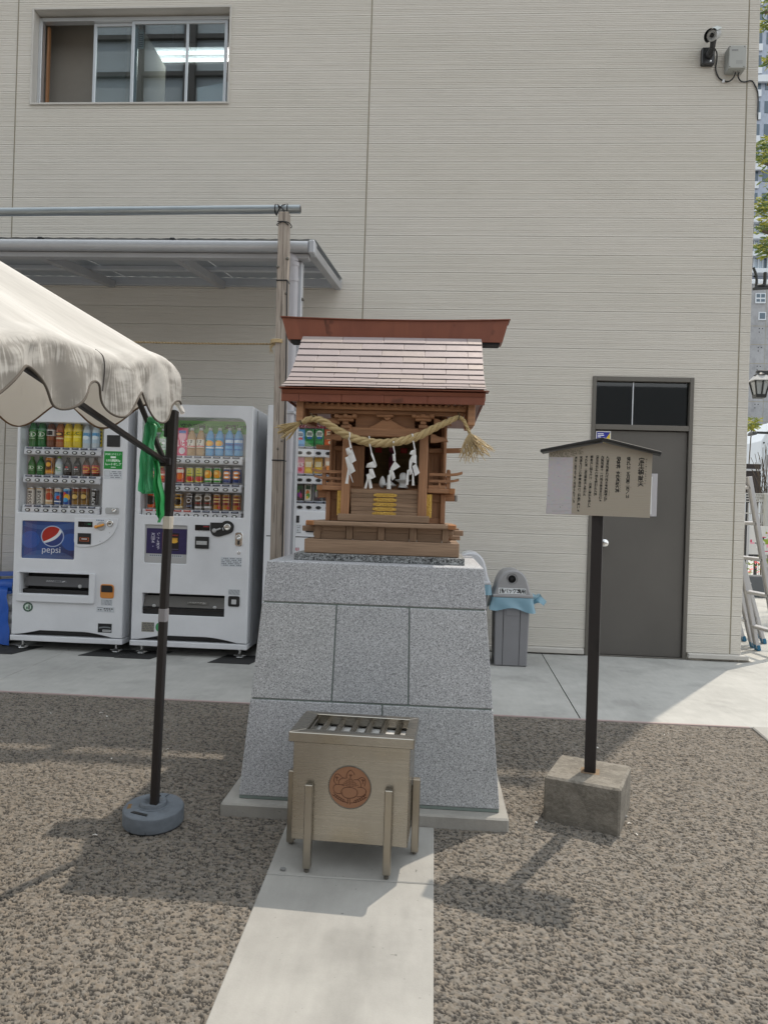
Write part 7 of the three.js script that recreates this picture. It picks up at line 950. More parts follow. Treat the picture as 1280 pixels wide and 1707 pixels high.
// ---------------------------------------------------------------- offering box
{
  const o = thing('offering_box', 'stainless steel offering box with a slatted top and round copper crest', 'offering box');
  const F = 3.622, Bk = 3.353, x0 = 3.203, x1 = 3.627, yt = .3535, yl = .3195, bx0 = 3.219, bx1 = 3.614, yb = -.012;
  o.rotation.y = -.045; { const c = V(3.415, 0, 3.5); o.position.copy(c).sub(c.clone().applyEuler(o.rotation)); }
  // rim: four mitred bars round the opening
  const ix0 = x0 + .052, ix1 = x1 - .034, iz0 = Bk + .034, iz1 = F - .046, m = .0015;
  const rim = (p, q, r, s) => hexa((u, y, w) => { const a = p.clone().lerp(q, u), b = s.clone().lerp(r, u); const t = a.lerp(b, w); return V(t.x, lerp(yl, yt, y), t.z); }, .0022);
  const c = [V(x0, 0, F), V(x1, 0, F), V(x1, 0, Bk), V(x0, 0, Bk)], d = [V(ix0, 0, iz1), V(ix1, 0, iz1), V(ix1, 0, iz0), V(ix0, 0, iz0)];
  for (let i = 0; i < 4; i++) { const k = (i + 1) % 4; part('rim', rim(c[i], c[k], d[k], d[i]), M.steel, o); }
  // body as four sheets and a floor
  part('front_sheet', bx(bx0, bx1, yb, yl - .0005, F - .018, F - .012, .002), M.steel, o);
  part('back_sheet', bx(bx0, bx1, yb, yl - .0005, Bk + .010, Bk + .014, .001), M.steel, o);
  for (const x of [bx0, bx1 - .004]) part('side_sheet', bx(x, x + .004, yb, yl - .0005, Bk + .0142, F - .0182, .001), M.steel, o);
  part('floor_sheet', bx(bx0 + .0042, bx1 - .0042, yb + .004, yb + .008, Bk + .0145, F - .0185, 0), M.steel, o);
  part('inner_chute', hexa((x, y, z) => V(lerp(bx0 + .006, bx1 - .006, x), lerp(.306, .296, z) + .003 * y, lerp(Bk + .022, F - .022, z)), 0), M.skyPale, o);
  for (let i = 0; i < 6; i++) { const x = lerp(ix0, ix1, (i + .82) / 6.45), s = poly([[-.011, 0], [0, .013], [.011, 0], [.006, -.020], [-.006, -.020]]); part('slat', mv(ext(s, iz1 - iz0 - .002, 0, .0006), x, .331, iz0 + .001), M.steel, o); }
  part('slat', bx(ix0 + .002, ix0 + .008,   .316, .343, iz0 + .001, iz1 - .001, .001), M.steel, o);
  // legs: two in front, one at each side
  const zf = F - .0115; for (const x of [3.2665, 3.5355]) { const l = part('leg', bx(x, x + .0265, -.098, .183, zf, zf + .026, .0025), M.steelV, o); part('foot_bolt', [rod(V(x + .013, gy(zf) + .003, zf + .013), V(x + .013, -.099, zf + .013), .006), rod(V(x + .013, gy(zf) + .005, zf + .013), V(x + .013, gy(zf) + .014, zf + .013), .009, .009, 6)], M.bolt, l); }
  for (const x of [3.170, 3.6165]) { const l = part('leg', bx(x, x + .0265, -.092, .166, 3.44, 3.466, .0025), M.steelV, o); part('bracket', [bx(x < 3.3 ? x + .027 : x - .0034, x < 3.3 ? bx0 - .0005 : x - .0004, .02, .14, 3.445, 3.461, .001), rod(V(x + .013, gy(3.45) + .005, 3.453), V(x + .013, -.0925, 3.453), .006)], M.bolt, l); }
  // crest: a copper disc let into the sheet, with an engraved paulownia
  const q = P(585.5, 1312.5, F - .012), R = .0705;
  const cv = (bg, ink, soft) => { const k = document.createElement('canvas'); k.width = k.height = 256; const g = k.getContext('2d'); g.fillStyle = bg; g.fillRect(0, 0, 256, 256); g.strokeStyle = g.fillStyle = ink; g.lineWidth = 3.4; g.lineCap = 'round'; const X = (x) => (x - 130) / 1010 * 256, Y = (y) => (y - 240) / 1010 * 256, C = (...p) => { g.beginPath(); g.moveTo(X(p[0]), Y(p[1])); for (let i = 2; i < p.length; i += 6) g.bezierCurveTo(X(p[i]), Y(p[i + 1]), X(p[i + 2]), Y(p[i + 3]), X(p[i + 4]), Y(p[i + 5])); g.stroke(); };
    C(548, 510, 545, 410, 590, 360, 645, 330, 700, 365, 740, 400, 735, 440); C(345, 445, 380, 450, 420, 520, 480, 535, 520, 540, 550, 530, 560, 520); C(935, 490, 900, 490, 850, 520, 825, 550, 790, 560, 770, 550, 735, 560);
    C(255, 560, 235, 620, 255, 660, 300, 690); C(345, 445, 290, 440, 255, 490, 255, 560); C(365, 690, 350, 600, 390, 550, 480, 535); C(935, 490, 1010, 500, 1030, 580, 990, 690); C(905, 720, 915, 640, 890, 590, 825, 550);
    C(490, 720, 440, 690, 330, 690, 280, 710, 220, 750, 225, 830, 270, 880, 320, 930, 400, 920, 450, 890); C(830, 740, 900, 710, 1000, 730, 1035, 810, 1030, 900, 960, 960, 820, 960);
    C(640, 750, 500, 740, 430, 800, 435, 880, 450, 960, 520, 1010, 600, 1010, 740, 1010, 825, 950, 825, 870, 825, 800, 760, 745, 640, 750);
    for (const [x, y] of [[645, 470], [315, 545], [950, 570]]) { C(x, y + 70, x, y + 30, x, y, x, y - 40); C(x, y + 10, x - 20, y - 5, x - 30, y - 15, x - 34, y - 25); C(x, y + 10, x + 20, y - 5, x + 30, y - 15, x + 34, y - 25); }
    for (let r = 0; r < 5; r++) for (let i = -r - 1; i <= r + 1; i++) { g.beginPath(); g.ellipse(X(640 + i * 36), Y(560 + r * 42 - Math.abs(i) * 8), 2.6, 3.6, 0, 0, 7); g.fill(); }
    for (const s of [-1, 1]) { C(635 + s * 30, 1120, 635 + s * 150, 1110, 635 + s * 280, 1060, 635 + s * 390, 970); for (let i = 0; i < 6; i++) { const x = 635 + s * (110 + i * 48), y = 1100 - i * 20 - i * i * 1.6; C(x, y, x + s * 10, y - 30, x + s * 20, y - 50, x + s * 45, y - 60); C(x, y, x + s * 30, y + 10, x + s * 50, y + 8, x + s * 66, y - 6); } }
    C(595, 1020, 592, 1060, 598, 1110, 590, 1150); C(640, 1020, 644, 1060, 640, 1110, 655, 1150); return k; };
  const mt = new THREE.CanvasTexture(cv('#ffffff', '#8a6a58')); mt.colorSpace = THREE.SRGBColorSpace; mt.magFilter = THREE.LinearFilter; const bt = new THREE.CanvasTexture(cv('#ffffff', '#000000')); bt.magFilter = THREE.LinearFilter;
  const crestMat = std({ color: col(.28, .14, .078), map: mt, bumpMap: bt, bumpScale: .0012, roughness: .5, metalness: .2 });
  const g = new THREE.CircleGeometry(R, 48); g.translate(q.x, q.y, F - .0112); part('crest', smoothed(g), crestMat, o);
  part('crest_rim', smoothed(mv(rx(new THREE.LatheGeometry([[R - .0005, .0002], [R - .0005, .0022], [R + .0012, .0026], [R + .0026, .0016], [R + .003, .0002]].map(([r, y]) => new THREE.Vector2(r, y)), 48), Math.PI / 2), q.x, q.y, F - .012)), M.bolt, o);
}
// ---------------------------------------------------------------- notice board
{
  const o = thing('notice_board', 'gabled wooden notice board on a dark steel post set in a concrete block', 'notice board');
  const turn = -.25, cx = 4.322, cz = 3.055, N = crop(900, 720, .16406);
  o.position.set(cx, 0, cz); o.rotation.set(0, turn, 0, 'YXZ');
  const tilt = -.018, w = .198, yl = 1.116, ys = 1.366, ya = 1.412;
  const boardG = new THREE.Group(); boardG.name = 'board_head';
  const cvs = document.createElement('canvas'); cvs.width = 1280; cvs.height = 900; const g = cvs.getContext('2d');
  { // face of the board, drawn over the photograph's own proportions: corners of the board in the zoom -> canvas
    g.fillStyle = '#a1988a'; g.fillRect(0, 0, 1280, 900);
    const q = rng(21); for (let i = 0; i < 900; i++) { g.fillStyle = `rgba(${120 + q() * 60 | 0},${108 + q() * 50 | 0},${90 + q() * 45 | 0},.10)`; g.fillRect(q() * 1280, q() * 900, 60 + q() * 240, 1 + q() * 2); }
    for (let i = 0; i < 70; i++) { g.fillStyle = `rgba(40,34,28,${.1 + q() * .25})`; g.fillRect(q() * 1280, q() * 900, 2 + q() * 9, 1 + q() * 2); }
    // zoom (x,y): bottom left (85,822), bottom right (1088,878), top right (1118,238)
    const O = [85, 822], ex = [1003, 56], ey = [30 - 2, -632]; const H = (ys - yl) / (2 * w) * 1280, sx = 1280, k = 900 - H;
    // inverse of the affine map zoom -> (s,t)
    const det = ex[0] * ey[1] - ex[1] * ey[0], a = ey[1] / det, c = -ey[0] / det, b = -ex[1] / det, d = ex[0] / det;
    g.setTransform(sx * a, -H * b, sx * c, -H * d, sx * (-(a * O[0] + c * O[1])), 900 + H * (b * O[0] + d * O[1]));
    g.fillStyle = '#6f6859'; for (let i = 0; i < 260; i++) { const x = 112 + q() * 340, y = 178 + q() * 62; g.globalAlpha = .25 + .4 * q(); g.fillRect(x, y, 3 + q() * 16, 2 + q() * 9); } g.globalAlpha = 1;
    g.fillStyle = '#b5b0b3'; g.beginPath(); g.moveTo(112, 232); g.lineTo(356, 250); g.lineTo(331, 828); g.lineTo(84, 822); g.fill();
    for (let i = 0; i < 500; i++) { g.fillStyle = `rgba(${150 + q() * 60 | 0},${146 + q() * 55 | 0},${148 + q() * 55 | 0},.14)`; g.fillRect(90 + q() * 250, 235 + q() * 590, 8 + q() * 30, 3 + q() * 18); }
    g.fillStyle = 'rgba(96,88,84,.7)'; for (const [x, y, r] of [[116, 633, 5], [226, 752, 5], [250, 736, 3], [214, 437, 3]]) { g.beginPath(); g.arc(x, y, r, 0, 7); g.fill(); } g.fillStyle = 'rgba(120,112,108,.5)'; g.fillRect(150, 790, 165, 4); g.fillRect(96, 720, 230, 2); g.fillRect(96, 720, 3, 90);
    const colm = (str, x, y, s, sl = -.055, wt = .17, pitch = s * 1.02) => { let yy = y, xx = x; for (const ch of str) { if (ch !== ' ') { g.strokeStyle = '#17130f'; g.fillStyle = '#17130f'; kanji(g, ch, xx, yy, s, wt) || (g.fillRect(xx + s * .2, yy + s * .2, s * .6, s * .6)); } const st = ch === ' ' ? pitch * .6 : pitch; yy += st; xx += st * sl; } };
    colm('宝生辨財天', 982, 282, 53, -.045, .145, 57);
    colm('祭礼日 五月第二巳ノ日', 872, 278, 36, -.045, .165, 37.5); colm('御祭神 市杵島姫大神', 776, 276, 36, -.05, .165, 35.5);
    colm('久留米藩第九代藩主有馬頼徳公が', 678, 272, 26.5, -.06, .17, 29); colm('加賀藩第十一代藩主前田斉広公と', 628, 270, 26.5, -.06, .17, 29); colm('宝生流能楽の技を競われた際', 578, 268, 26.5, -.06, .17, 29); colm('辨財天に願をかけ、見事に勝利を収めた', 524, 268, 25.5, -.06, .17, 27.6); colm('それ以来、宝生辨財天と称われ', 474, 266, 25, -.06, .17, 27); colm('芸事をはじめ学業全道のご利益が高いと', 420, 264, 26.5, -.06, .17, 30); colm('現在に至るまで篤く信仰されている', 371, 262, 24, -.06, .17, 28.4);
    const ruby = (x, y, n, p) => { g.fillStyle = '#2a231c'; for (let i = 0; i < n; i++) { g.fillRect(x - i * p * .045, y + i * p, 6, 3); g.fillRect(x + 1 - i * p * .045, y + i * p + 5, 3, 4); } };
    colm('ほうしょうべんざいてん', 1046, 292, 16, -.05, .13, 23.4); ruby(812, 418, 11, 18.5); ruby(700, 598, 4, 15); ruby(650, 598, 4, 15); ruby(905, 566, 1, 10);
    g.setTransform(1, 0, 0, 1, 0, 0);
  }
  const tx = new THREE.CanvasTexture(cvs); tx.colorSpace = THREE.SRGBColorSpace; tx.magFilter = THREE.LinearFilter; tx.anisotropy = 8;
  const face = std({ map: tx, roughness: .75, bumpMap: T.grain, bumpScale: .0006 }), s = poly([[-w, yl], [w, yl], [w, ys], [.012, ya - .004], [-w, ys]]);
  const bg = new THREE.ExtrudeGeometry(s, { depth: .012, bevelEnabled: false }).toNonIndexed(), uv = bg.attributes.uv, p = bg.attributes.position; bg.computeVertexNormals();
  for (let i = 0; i < uv.count; i++) { uv.setXY(i, clamp((p.getX(i) + w) / (2 * w), 0.004, .996), clamp((p.getY(i) - yl) / (900 / 1280 * 2 * w), .004, .996)); }
  const zt = .024; const board = part('board', smoothed(mv(bg, 0, 0, zt)), face, o); board.geometry.rotateZ(tilt * .6); board.geometry.translate(-tilt * .6 * -1.25 * 1, 0, 0); board.position.x = 0;
  const rot = (gg) => { gg.rotateZ(tilt * .6); gg.translate(tilt * .6 * 1.25, 0, 0); return gg; };
  const patch = part('paper_patch', rot(hexa((x, y, z) => V(lerp(-w + .006 - .004 * (1 - y), -w + .108 - .010 * (1 - y) * .4, x) - .004, lerp(yl + .002, ys - .006, y), zt + .0122 + .0004 * z), 0)), (() => { const m = std({ map: tx, roughness: .55 }); return m; })(), board, 'pale sheet covering the left end of the board');
  { const pu = patch.geometry.attributes.uv, pp = patch.geometry.attributes.position; for (let i = 0; i < pu.count; i++) pu.setXY(i, clamp((pp.getX(i) + w) / (2 * w), .004, .996), clamp((pp.getY(i) - yl) / (900 / 1280 * 2 * w), .004, .996)); }
  const roofM = std({ color: col(.022, .021, .02), roughness: .45, map: T.mottle }), edgeM = M.chrome;
  for (const [sx, ex] of [[-1, -.230], [1, .230]]) { const q0 = V(.010, ya + .003, 0), q1 = V(ex, ys - .003 + (sx > 0 ? -.002 : .001), 0); part('roof_board', rot(hexa((u, y, z) => { const a = q0.clone().lerp(q1, u); return V(a.x, a.y + .0115 * y, zt - .055 + .095 * z); }, .0015)), roofM, o); }
  const postM = std({ color: col(.021, .017, .016), roughness: .5, map: T.copper });
  part('post', bx(-.022, .022, .0, ya - .012, -.0225, .0225, .002), postM, o);
  part('board_brace', [bx(-.15, .15, 1.30, 1.32, .0226, .0238, 0)], postM, o);
  const h = .0875, b0 = gy(3.05) - .02; part('concrete_block', ry(hexa((x, y, z) => V(lerp(-.150, .140, x), lerp(b0, h, y), lerp(-.155, .148, z) ), .008), -.13), std({ color: col(.225, .207, .18), map: T.rough, bumpMap: T.concreteBump, bumpScale: .005, roughness: .95 }), o, 'rough grey concrete block foot');
  part('rust_stain', hexa((x, y, z) => V(lerp(-.036, .036, x) + .005 * Math.sin(z * 9), h + .0006 * y + .0002, lerp(-.036, .038, z)), 0), std({ color: col(.22, .155, .10), map: T.rough, roughness: .95 }), o);
}
// ---------------------------------------------------------------- camera, box and cable on the wall
{
  const K = crop(1100, 0, .140625), o = thing('security_camera', 'grey bullet security camera with a hooded visor on a black wall bracket', 'security camera');
  const a = K(485, 580, .02), b = K(630, 778, .02), dk = std({ color: col(.028, .028, .03), roughness: .4 }), gr = std({ color: col(.42, .43, .43), roughness: .35, metalness: .3 });
  part('wall_plate', [bx(a.x, b.x, b.y, a.y, .0015, .045, .006)], dk, o); part('screw', [ball(V(K(598, 718, .05).x, K(598, 718, .05).y, .045), .008, 1, 1, .4)], M.chrome, o); part('slot_cover', bx(a.x + .012, a.x + .024, a.y - .06, a.y - .012, .045, .048, .001), M.black, o);
  const j0 = K(585, 640, .06), j1 = K(620, 545, .14), j2 = K(628, 478, .17); part('arm', [ball(V(j0.x, j0.y, .055), .030), rod(V(j0.x, j0.y, .06), j1, .024, .020), rod(j1, j2, .021, .024), ball(j1, .022)], dk, o);
  const f = K(592, 428, .28), r = K(655, 400, .10), d = f.clone().sub(r).normalize(), q = new THREE.Quaternion().setFromUnitVectors(V(0, 1, 0), d);
  const body = lathe([[0, -.02], [.030, -.02], [.040, -.005], [.042, .0], [.042, .17], [.038, .178], [.026, .178], [.024, .170], [.018, .168], [0, .168]], 26); body.applyQuaternion(q); part('body', mv(body, r.x, r.y, r.z), gr, o);
  const lens = lathe([[0, .1685], [.0165, .1695], [.013, .173], [0, .1745]], 20); lens.applyQuaternion(q); part('lens', mv(lens, r.x, r.y, r.z), M.blackGloss, o);
  const vis = grid(18, 8, (u, v) => { const t = -.35 + u * (Math.PI + .35) - .25, rr = .052; return V(Math.cos(t) * rr, lerp(-.01, .215, v), Math.sin(t) * rr); }); { const zx = V(1, 0, 0).applyQuaternion(q); const roll = new THREE.Quaternion().setFromAxisAngle(V(0, 1, 0), 0); vis.rotateY(Math.PI * 1.0 - .25); }
  const inner = vis.clone(); inner.scale(.955, .99, .955); vis.applyQuaternion(q); inner.applyQuaternion(q);
  part('visor', mv(vis, r.x, r.y, r.z), std({ color: col(.50, .54, .53), roughness: .4, side: THREE.DoubleSide }), o); part('visor_lining', mv(inner, r.x, r.y, r.z), std({ color: col(.02, .02, .02), roughness: .5, side: THREE.DoubleSide }), o);
  const jb = thing('junction_box', 'grey plastic junction box on the wall right of the security camera', 'junction box'), c = K(812, 540, .09), e = K(1015, 812, .09);
  part('case', [bx(c.x, e.x, e.y, c.y, .0015, .085, .006)], std({ color: col(.36, .37, .35), roughness: .5, map: T.mottle }), jb); part('lid', bx(c.x + .002, e.x - .002, e.y + .002, c.y - .002, .0855, .096, .004), std({ color: col(.42, .425, .40), roughness: .5, map: T.mottle }), jb);
  for (const [x, y] of [[828, 552], [1000, 552], [822, 790], [990, 790]]) { const s = K(x, y, .096); part('screw', mv(rx(lathe([[0, 0], [.0045, 0], [.004, .002], [0, .002]], 10), Math.PI / 2), s.x, s.y, .0955), M.bolt, jb); }
  { const s0 = K(845, 582, .096), s1 = K(930, 605, .096); part('print', plate(s0.x, s1.y, s1.x, s0.y, .0962, printed(90, 24, (g) => { g.fillStyle = '#a9a9a3'; g.fillRect(0, 0, 90, 24); g.fillStyle = '#3f4350'; for (let i = 0; i < 8; i++) g.fillRect(4 + i * 10, 6, 7, 12); }), .0006), M.print, jb); const s2 = K(895, 712, .096), s3 = K(980, 760, .096); part('print', plate(s2.x, s3.y, s3.x, s2.y, .0962, printed(90, 50, (g) => { g.fillStyle = '#a4a49f'; g.fillRect(0, 0, 90, 50); g.fillStyle = '#7f8180'; for (let r = 0; r < 3; r++) for (let i = 0; i < 8; i++) g.fillRect(4 + i * 10, 6 + r * 14, 7, 6); }), .0006), M.print, jb); }
  for (const x of [890, 935]) { const s = K(x, 815, .05), t = K(x - 3, 858, .05); part('gland', rod(V(s.x, s.y + .006, .05), V(s.x, t.y, .05), .013), std({ color: col(.34, .33, .31), roughness: .6 }), jb); }
  const cb = (name, lbl, pts) => { const w = thing(name, lbl, 'cable'); part('sheath', tube(pts.map(([x, y, z]) => K(x, y, z)), .0052, 8), M.black, w); return w; };
  const w1 = cb('cable', 'black cable looping from the security camera to the junction box', [[640, 570, .06], [668, 625, .03], [668, 720, .012], [656, 800, .01], [668, 870, .01], [700, 930, .01], [750, 958, .01], [800, 968, .012], [850, 940, .03], [885, 880, .05], [890, 850, .05]]); { const s = K(750, 958, .012); part('cable_clip', bx(s.x - .01, s.x + .008, s.y - .014, s.y + .012, .001, .018, .003), M.vendWhite, w1); }
  cb('cable', 'black cable running from the junction box over the building corner', [[935, 850, .05], [922, 890, .045], [930, 930, .02], [960, 965, .01], [1010, 970, .009], [1050, 958, .008], [1085, 960, .008], [1120, 1010, .008], [1150, 1080, .008], [1158, 1150, .007], [1158, 1250, .006], [1152, 1400, .002], [1150, 1422, -.02]]);
}
// ---------------------------------------------------------------- ladders and everything beyond the corner
function ladder(lbl, fa, fb, ta, tb, rungs, w) {  // feet and tops of the two rails
  const o = thing('ladder', lbl, 'ladder', 'aluminium ladders behind the building corner'), al = std({ color: col(.50, .50, .51), roughness: .42, metalness: .7, bumpMap: T.brush, bumpScale: .0002 });
  for (const [f, t] of [[fa, ta], [fb, tb]]) { const l = f.distanceTo(t), d = t.clone().sub(f).normalize(); const g = [bx(-.011, .011, .02, l, -w / 2, w / 2, .002), bx(-.018, .0105, .02, l, -w / 2 - .0005, -w / 2 + .004, .001), bx(-.018, .0105, .02, l, w / 2 - .004, w / 2 + .0005, .001)]; const r = part('rail', mergeGeometries(g.map((k) => aim(k, f, t))), al, o); part('foot', aim(bx(-.016, .016, 0, .05, -w / 2 - .004, w / 2 + .004, .004), f, t), std({ color: col(.02, .14, .26), roughness: .6 }), r); }
  for (let i = 0; i < rungs; i++) { const t = (i + .7) / rungs, p = fa.clone().lerp(ta, t), q = fb.clone().lerp(tb, t); part('rung', bar(p, q, .05, .026, .004), al, o); }
  return o;
}
{
  ladder('aluminium ladder leaning behind the right corner of the building, nearest the camera', V(6.575, 0, -.28), V(6.535, 0, -.60), V(6.285, 1.50, -.28), V(6.215, 1.50, -.60), 5, .066);
  ladder('second aluminium ladder leaning behind the first one at the building corner', V(6.555, 0, -.74), V(6.62, 0, -1.1), V(6.225, 1.30, -.74), V(6.23, 1.3, -1.1), 4, .062);
  ladder('third aluminium ladder leaning farthest back at the building corner', V(6.76, 0, -1.0), V(6.86, 0, -1.34), V(6.30, 1.62, -1.0), V(6.36, 1.62, -1.34), 5, .062);
}
const bgT = { window: std({ color: col(.09, .13, .17), roughness: .1 }), slate: std({ color: col(.38, .43, .52), roughness: .7, map: T.mottle }), white: std({ color: col(.62, .66, .70), roughness: .6 }), grey: std({ color: col(.38, .385, .40), roughness: .85, map: T.concrete }), mull: std({ color: col(.45, .52, .58), roughness: .5 }) };
{ // far residential tower, its wall colour blued to stand for haze
  const o = thing('apartment_tower', 'tall apartment tower with haze blue painted in, far behind the building corner', 'building'), z = -95, a = P(1255, 0, z);
  const x0 = a.x - 9, x1 = a.x + 26, H = 105; part('wall', bx(x0, x1, 0, H, z - 24, z, 0), bgT.slate, o);
  const px = (u) => P(u, 150, z + .3).x, fl = 3.05;
  for (let i = 3; i < 33; i++) { const y = i * fl; part('window', [bx(px(1262), px(1268.5), y + .9, y + 2.45, z - .1, z + .06, 0), bx(px(1276), px(1290), y + .9, y + 2.45, z - .1, z + .06, 0)], bgT.window, o); part('balcony_slab', bx(px(1244), px(1269), y - .05, y + .85, z, z + .25, 0), bgT.white, o); }
  for (const y of [P(1270, 135, z).y, P(1270, 281, z).y]) part('band', bx(px(1240), px(1279), y - .45, y + .45, z + .26, z + .7, 0), bgT.white, o);
}
{ // glazed balconies building, and the plain concrete block in front of it
  const z = -42, o = thing('balcony_building', 'pale blue glazed building with white floor bands above the grey concrete block', 'building'), X = (u) => P(u, 430, z).x, Y = (v) => P(1265, v, z).y;
  part('wall', bx(X(1235), X(1235) + 14, 0, Y(366), z - 12, z - .3, 0), bgT.slate, o);
  for (const v of [370, 397.5, 426, 454]) part('floor_band', bx(X(1236), X(1236) + 13.8, Y(v) - .14, Y(v) + .16, z - .29, z + .35, .02), bgT.white, o);
  for (const [v0, v1] of [[372, 396], [399, 424], [428, 453]]) for (let i = 0; i < 9; i++) { const u = 1248 + i * 7.6; part('window', bx(X(u), X(u + 6.6), Y(v1) + .1, Y(v0) - .1, z - .28, z - .05, 0), i % 3 ? bgT.mull : bgT.window, o); part('mullion', bx(X(u + 6.7), X(u + 7.4), Y(v1) + .1, Y(v0) - .1, z - .28, z + .1, 0), bgT.white, o); }
  const zc = -30, c = thing('concrete_building', 'plain grey concrete building with a small window behind the street lamp', 'building'), XX = (u) => P(u, 560, zc).x, YY = (v) => P(1265, v, zc).y;
  const top = YY(474); part('wall', bx(XX(1225), XX(1225) + 12, 0, top, zc - 8, zc, .03), bgT.grey, c); part('parapet', bx(XX(1225) - .05, XX(1225) + 12.05, top, top + .22, zc - .5, zc + .05, .03), bgT.white, c);
  for (const v of [543.5, 574.5, 606, 638, 669.5, 702]) part('panel_joint', bx(XX(1226), XX(1320), YY(v) - .012, YY(v) + .012, zc - .01, zc + .004, 0), M.caulk, c);
  part('panel_joint', bx(XX(1274.5), XX(1275), 0, YY(476), zc - .01, zc + .0046, 0), M.caulk, c);
  const f = part('window', [bx(XX(1256), XX(1273), YY(506), YY(489), zc - .02, zc + .05, .01)], bgT.white, c); for (const [u, v, u1, v1] of [[1257.5, 490.5, 1263.5, 496.5], [1265, 490.5, 1271.5, 496.5], [1257.5, 499, 1263.5, 503.5], [1265, 499, 1271.5, 503.5]]) part('pane', bx(XX(u), XX(u1), YY(v1), YY(v), zc + .03, zc + .055, 0), bgT.window, f);
  const f2 = part('window', bx(XX(1262), XX(1274.5), YY(534), YY(520.5), zc - .02, zc + .05, .01), bgT.white, c); part('pane', bx(XX(1263.6), XX(1272.8), YY(532), YY(522), zc + .03, zc + .056, 0), bgT.window, f2);
  for (const v of [547.5, 579, 610.5, 674]) for (const [du, dv] of [[0, 0], [5.2, .2], [0, 6]]) part('tie_hole', bx(XX(1263.7 - (v - 547) * .028 + du), XX(1265.4 - (v - 547) * .028 + du), YY(v + dv + .8), YY(v + dv - .6), zc - .01, zc + .006, 0), M.dark, c);
  const w = thing('white_annex', 'white building corner with a sloped side, right of the dark board', 'building'), zw = -22, A = (u) => P(u, 750, zw).x, B = (v) => P(1270, v, zw).y;
  part('wall', (() => { const s = poly([[A(1268), 0], [A(1268), B(735)], [A(1285), B(703)], [A(1285) + 6, B(703)], [A(1285) + 6, 0]]); return ext(s, 4, zw - 4, .02); })(), bgT.white, w);
  for (const [u, v] of [[1271, 738], [1279, 739.5]]) part('vent', bx(A(u), A(u + 1.8), B(v + 1.2), B(v - 1.2), zw - .02, zw + .03, 0), M.dark, w);
}
{ // lantern on its arm
  const z = -3.2, o = thing('street_lamp', 'black lantern street lamp hanging from an arm right of the building', 'street lamp'), Y = (v) => P(1266, v, z).y, X = (u) => P(u, 640, z).x, cx = X(1265.5), bk = std({ color: col(.015, .017, .017), roughness: .4 }), w0 = X(1279) - X(1252), w = w0 / 2;
  const y0 = Y(659.5), y1 = Y(636), y2 = Y(631), lo = .56 * w;
  const cor = [[-1, -1], [1, -1], [1, 1], [-1, 1], [0, 1.25], [0, -1.25]];
  for (const [i, j] of cor) part('frame_bar', bar(V(cx + i * lo, y0, z + j * lo * .9), V(cx + i * w * .92, y1, z + j * w * .85), .016, .016, .002), bk, o);
  part('base_ring', frus([cx - lo * 1.1, cx + lo * 1.1, z - lo * 1.1, z + lo * 1.1], y0 - .03, [cx - lo * 1.2, cx + lo * 1.2, z - lo * 1.2, z + lo * 1.2], y0 + .01, .004), bk, o);
  part('glass', frus([cx - lo * .95, cx + lo * .95, z - lo * .85, z + lo * .85], y0 + .012, [cx - w * .86, cx + w * .86, z - w * .78, z + w * .78], y1 - .01, 0), phy({ color: col(.7, .72, .72), transmission: .7, roughness: .35, thickness: 0 }), o);
  part('roof', [frus([cx - w * 1.18, cx + w * 1.18, z - w * 1.18, z + w * 1.18], y1, [cx - w * .55, cx + w * .6, z - w * .5, z + w * .5], y2 + .04, .006)], std({ color: col(.38, .38, .38), roughness: .4 }), o);
  part('finial', [rod(V(cx, y2 + .03, z), V(cx, Y(622), z), .028), rod(V(cx, y2 + .04, z), V(cx, y2 + .08, z), .07, .03)], bk, o);
  part('arm', bar(V(X(1259.5), Y(621), z), V(X(1259.5) + 2.6, Y(621) - .02, z), .05, .06, .006), bk, o);
  part('pole', [rod(V(X(1259.5) + 2.6, -.1, z), V(X(1259.5) + 2.6, Y(600), z), .06, .05)], bk, o);
  const b = thing('iron_bracket', 'black wrought iron bracket with curved bars high beside the building corner', 'bracket'), z2 = -2.2, q = (u, v) => P(u, v, z2), lamp = std({ color: col(.017, .02, .02), roughness: .45 });
  part('curved_bar', [tube([q(1255, 446), q(1259, 457), q(1260.5, 468), q(1259, 480)], .014, 7), tube([q(1255, 482), q(1262, 477), q(1270, 475.5), q(1282, 479)], .016, 7), tube([q(1256, 461), q(1261, 460)], .012, 6), tube([q(1274.5, 454), q(1274.3, 466), q(1273, 477)], .018, 7)], lamp, b);
  part('lower_rail', [bar(q(1254, 481.5), q(1360, 475.5), .03, .03, .004)], lamp, b);
  part('support', [bar(q(1360, 475.5), V(q(1360, 478).x, 0, z2), .06, .06, .004)], lamp, b);
  const s = thing('floodlight', 'small black lamp on a thin horizontal arm under the street lamp', 'lamp'), z3 = -4, r = (u, v) => P(u, v, z3);
  part('head', [frus([r(1249, 725).x, r(1257, 725).x, z3 - .1, z3 + .1], r(1250, 725.5).y, [r(1250.5, 725).x, r(1257, 725).x, z3 - .07, z3 + .07], r(1250, 719.5).y, .01)], lamp, s); part('arm', [bar(r(1256, 721), r(1360, 724), .03, .03, .003), bar(r(1360, 724), V(r(1360, 722).x, 0, z3), .05, .05, .003)], lamp, s);
}
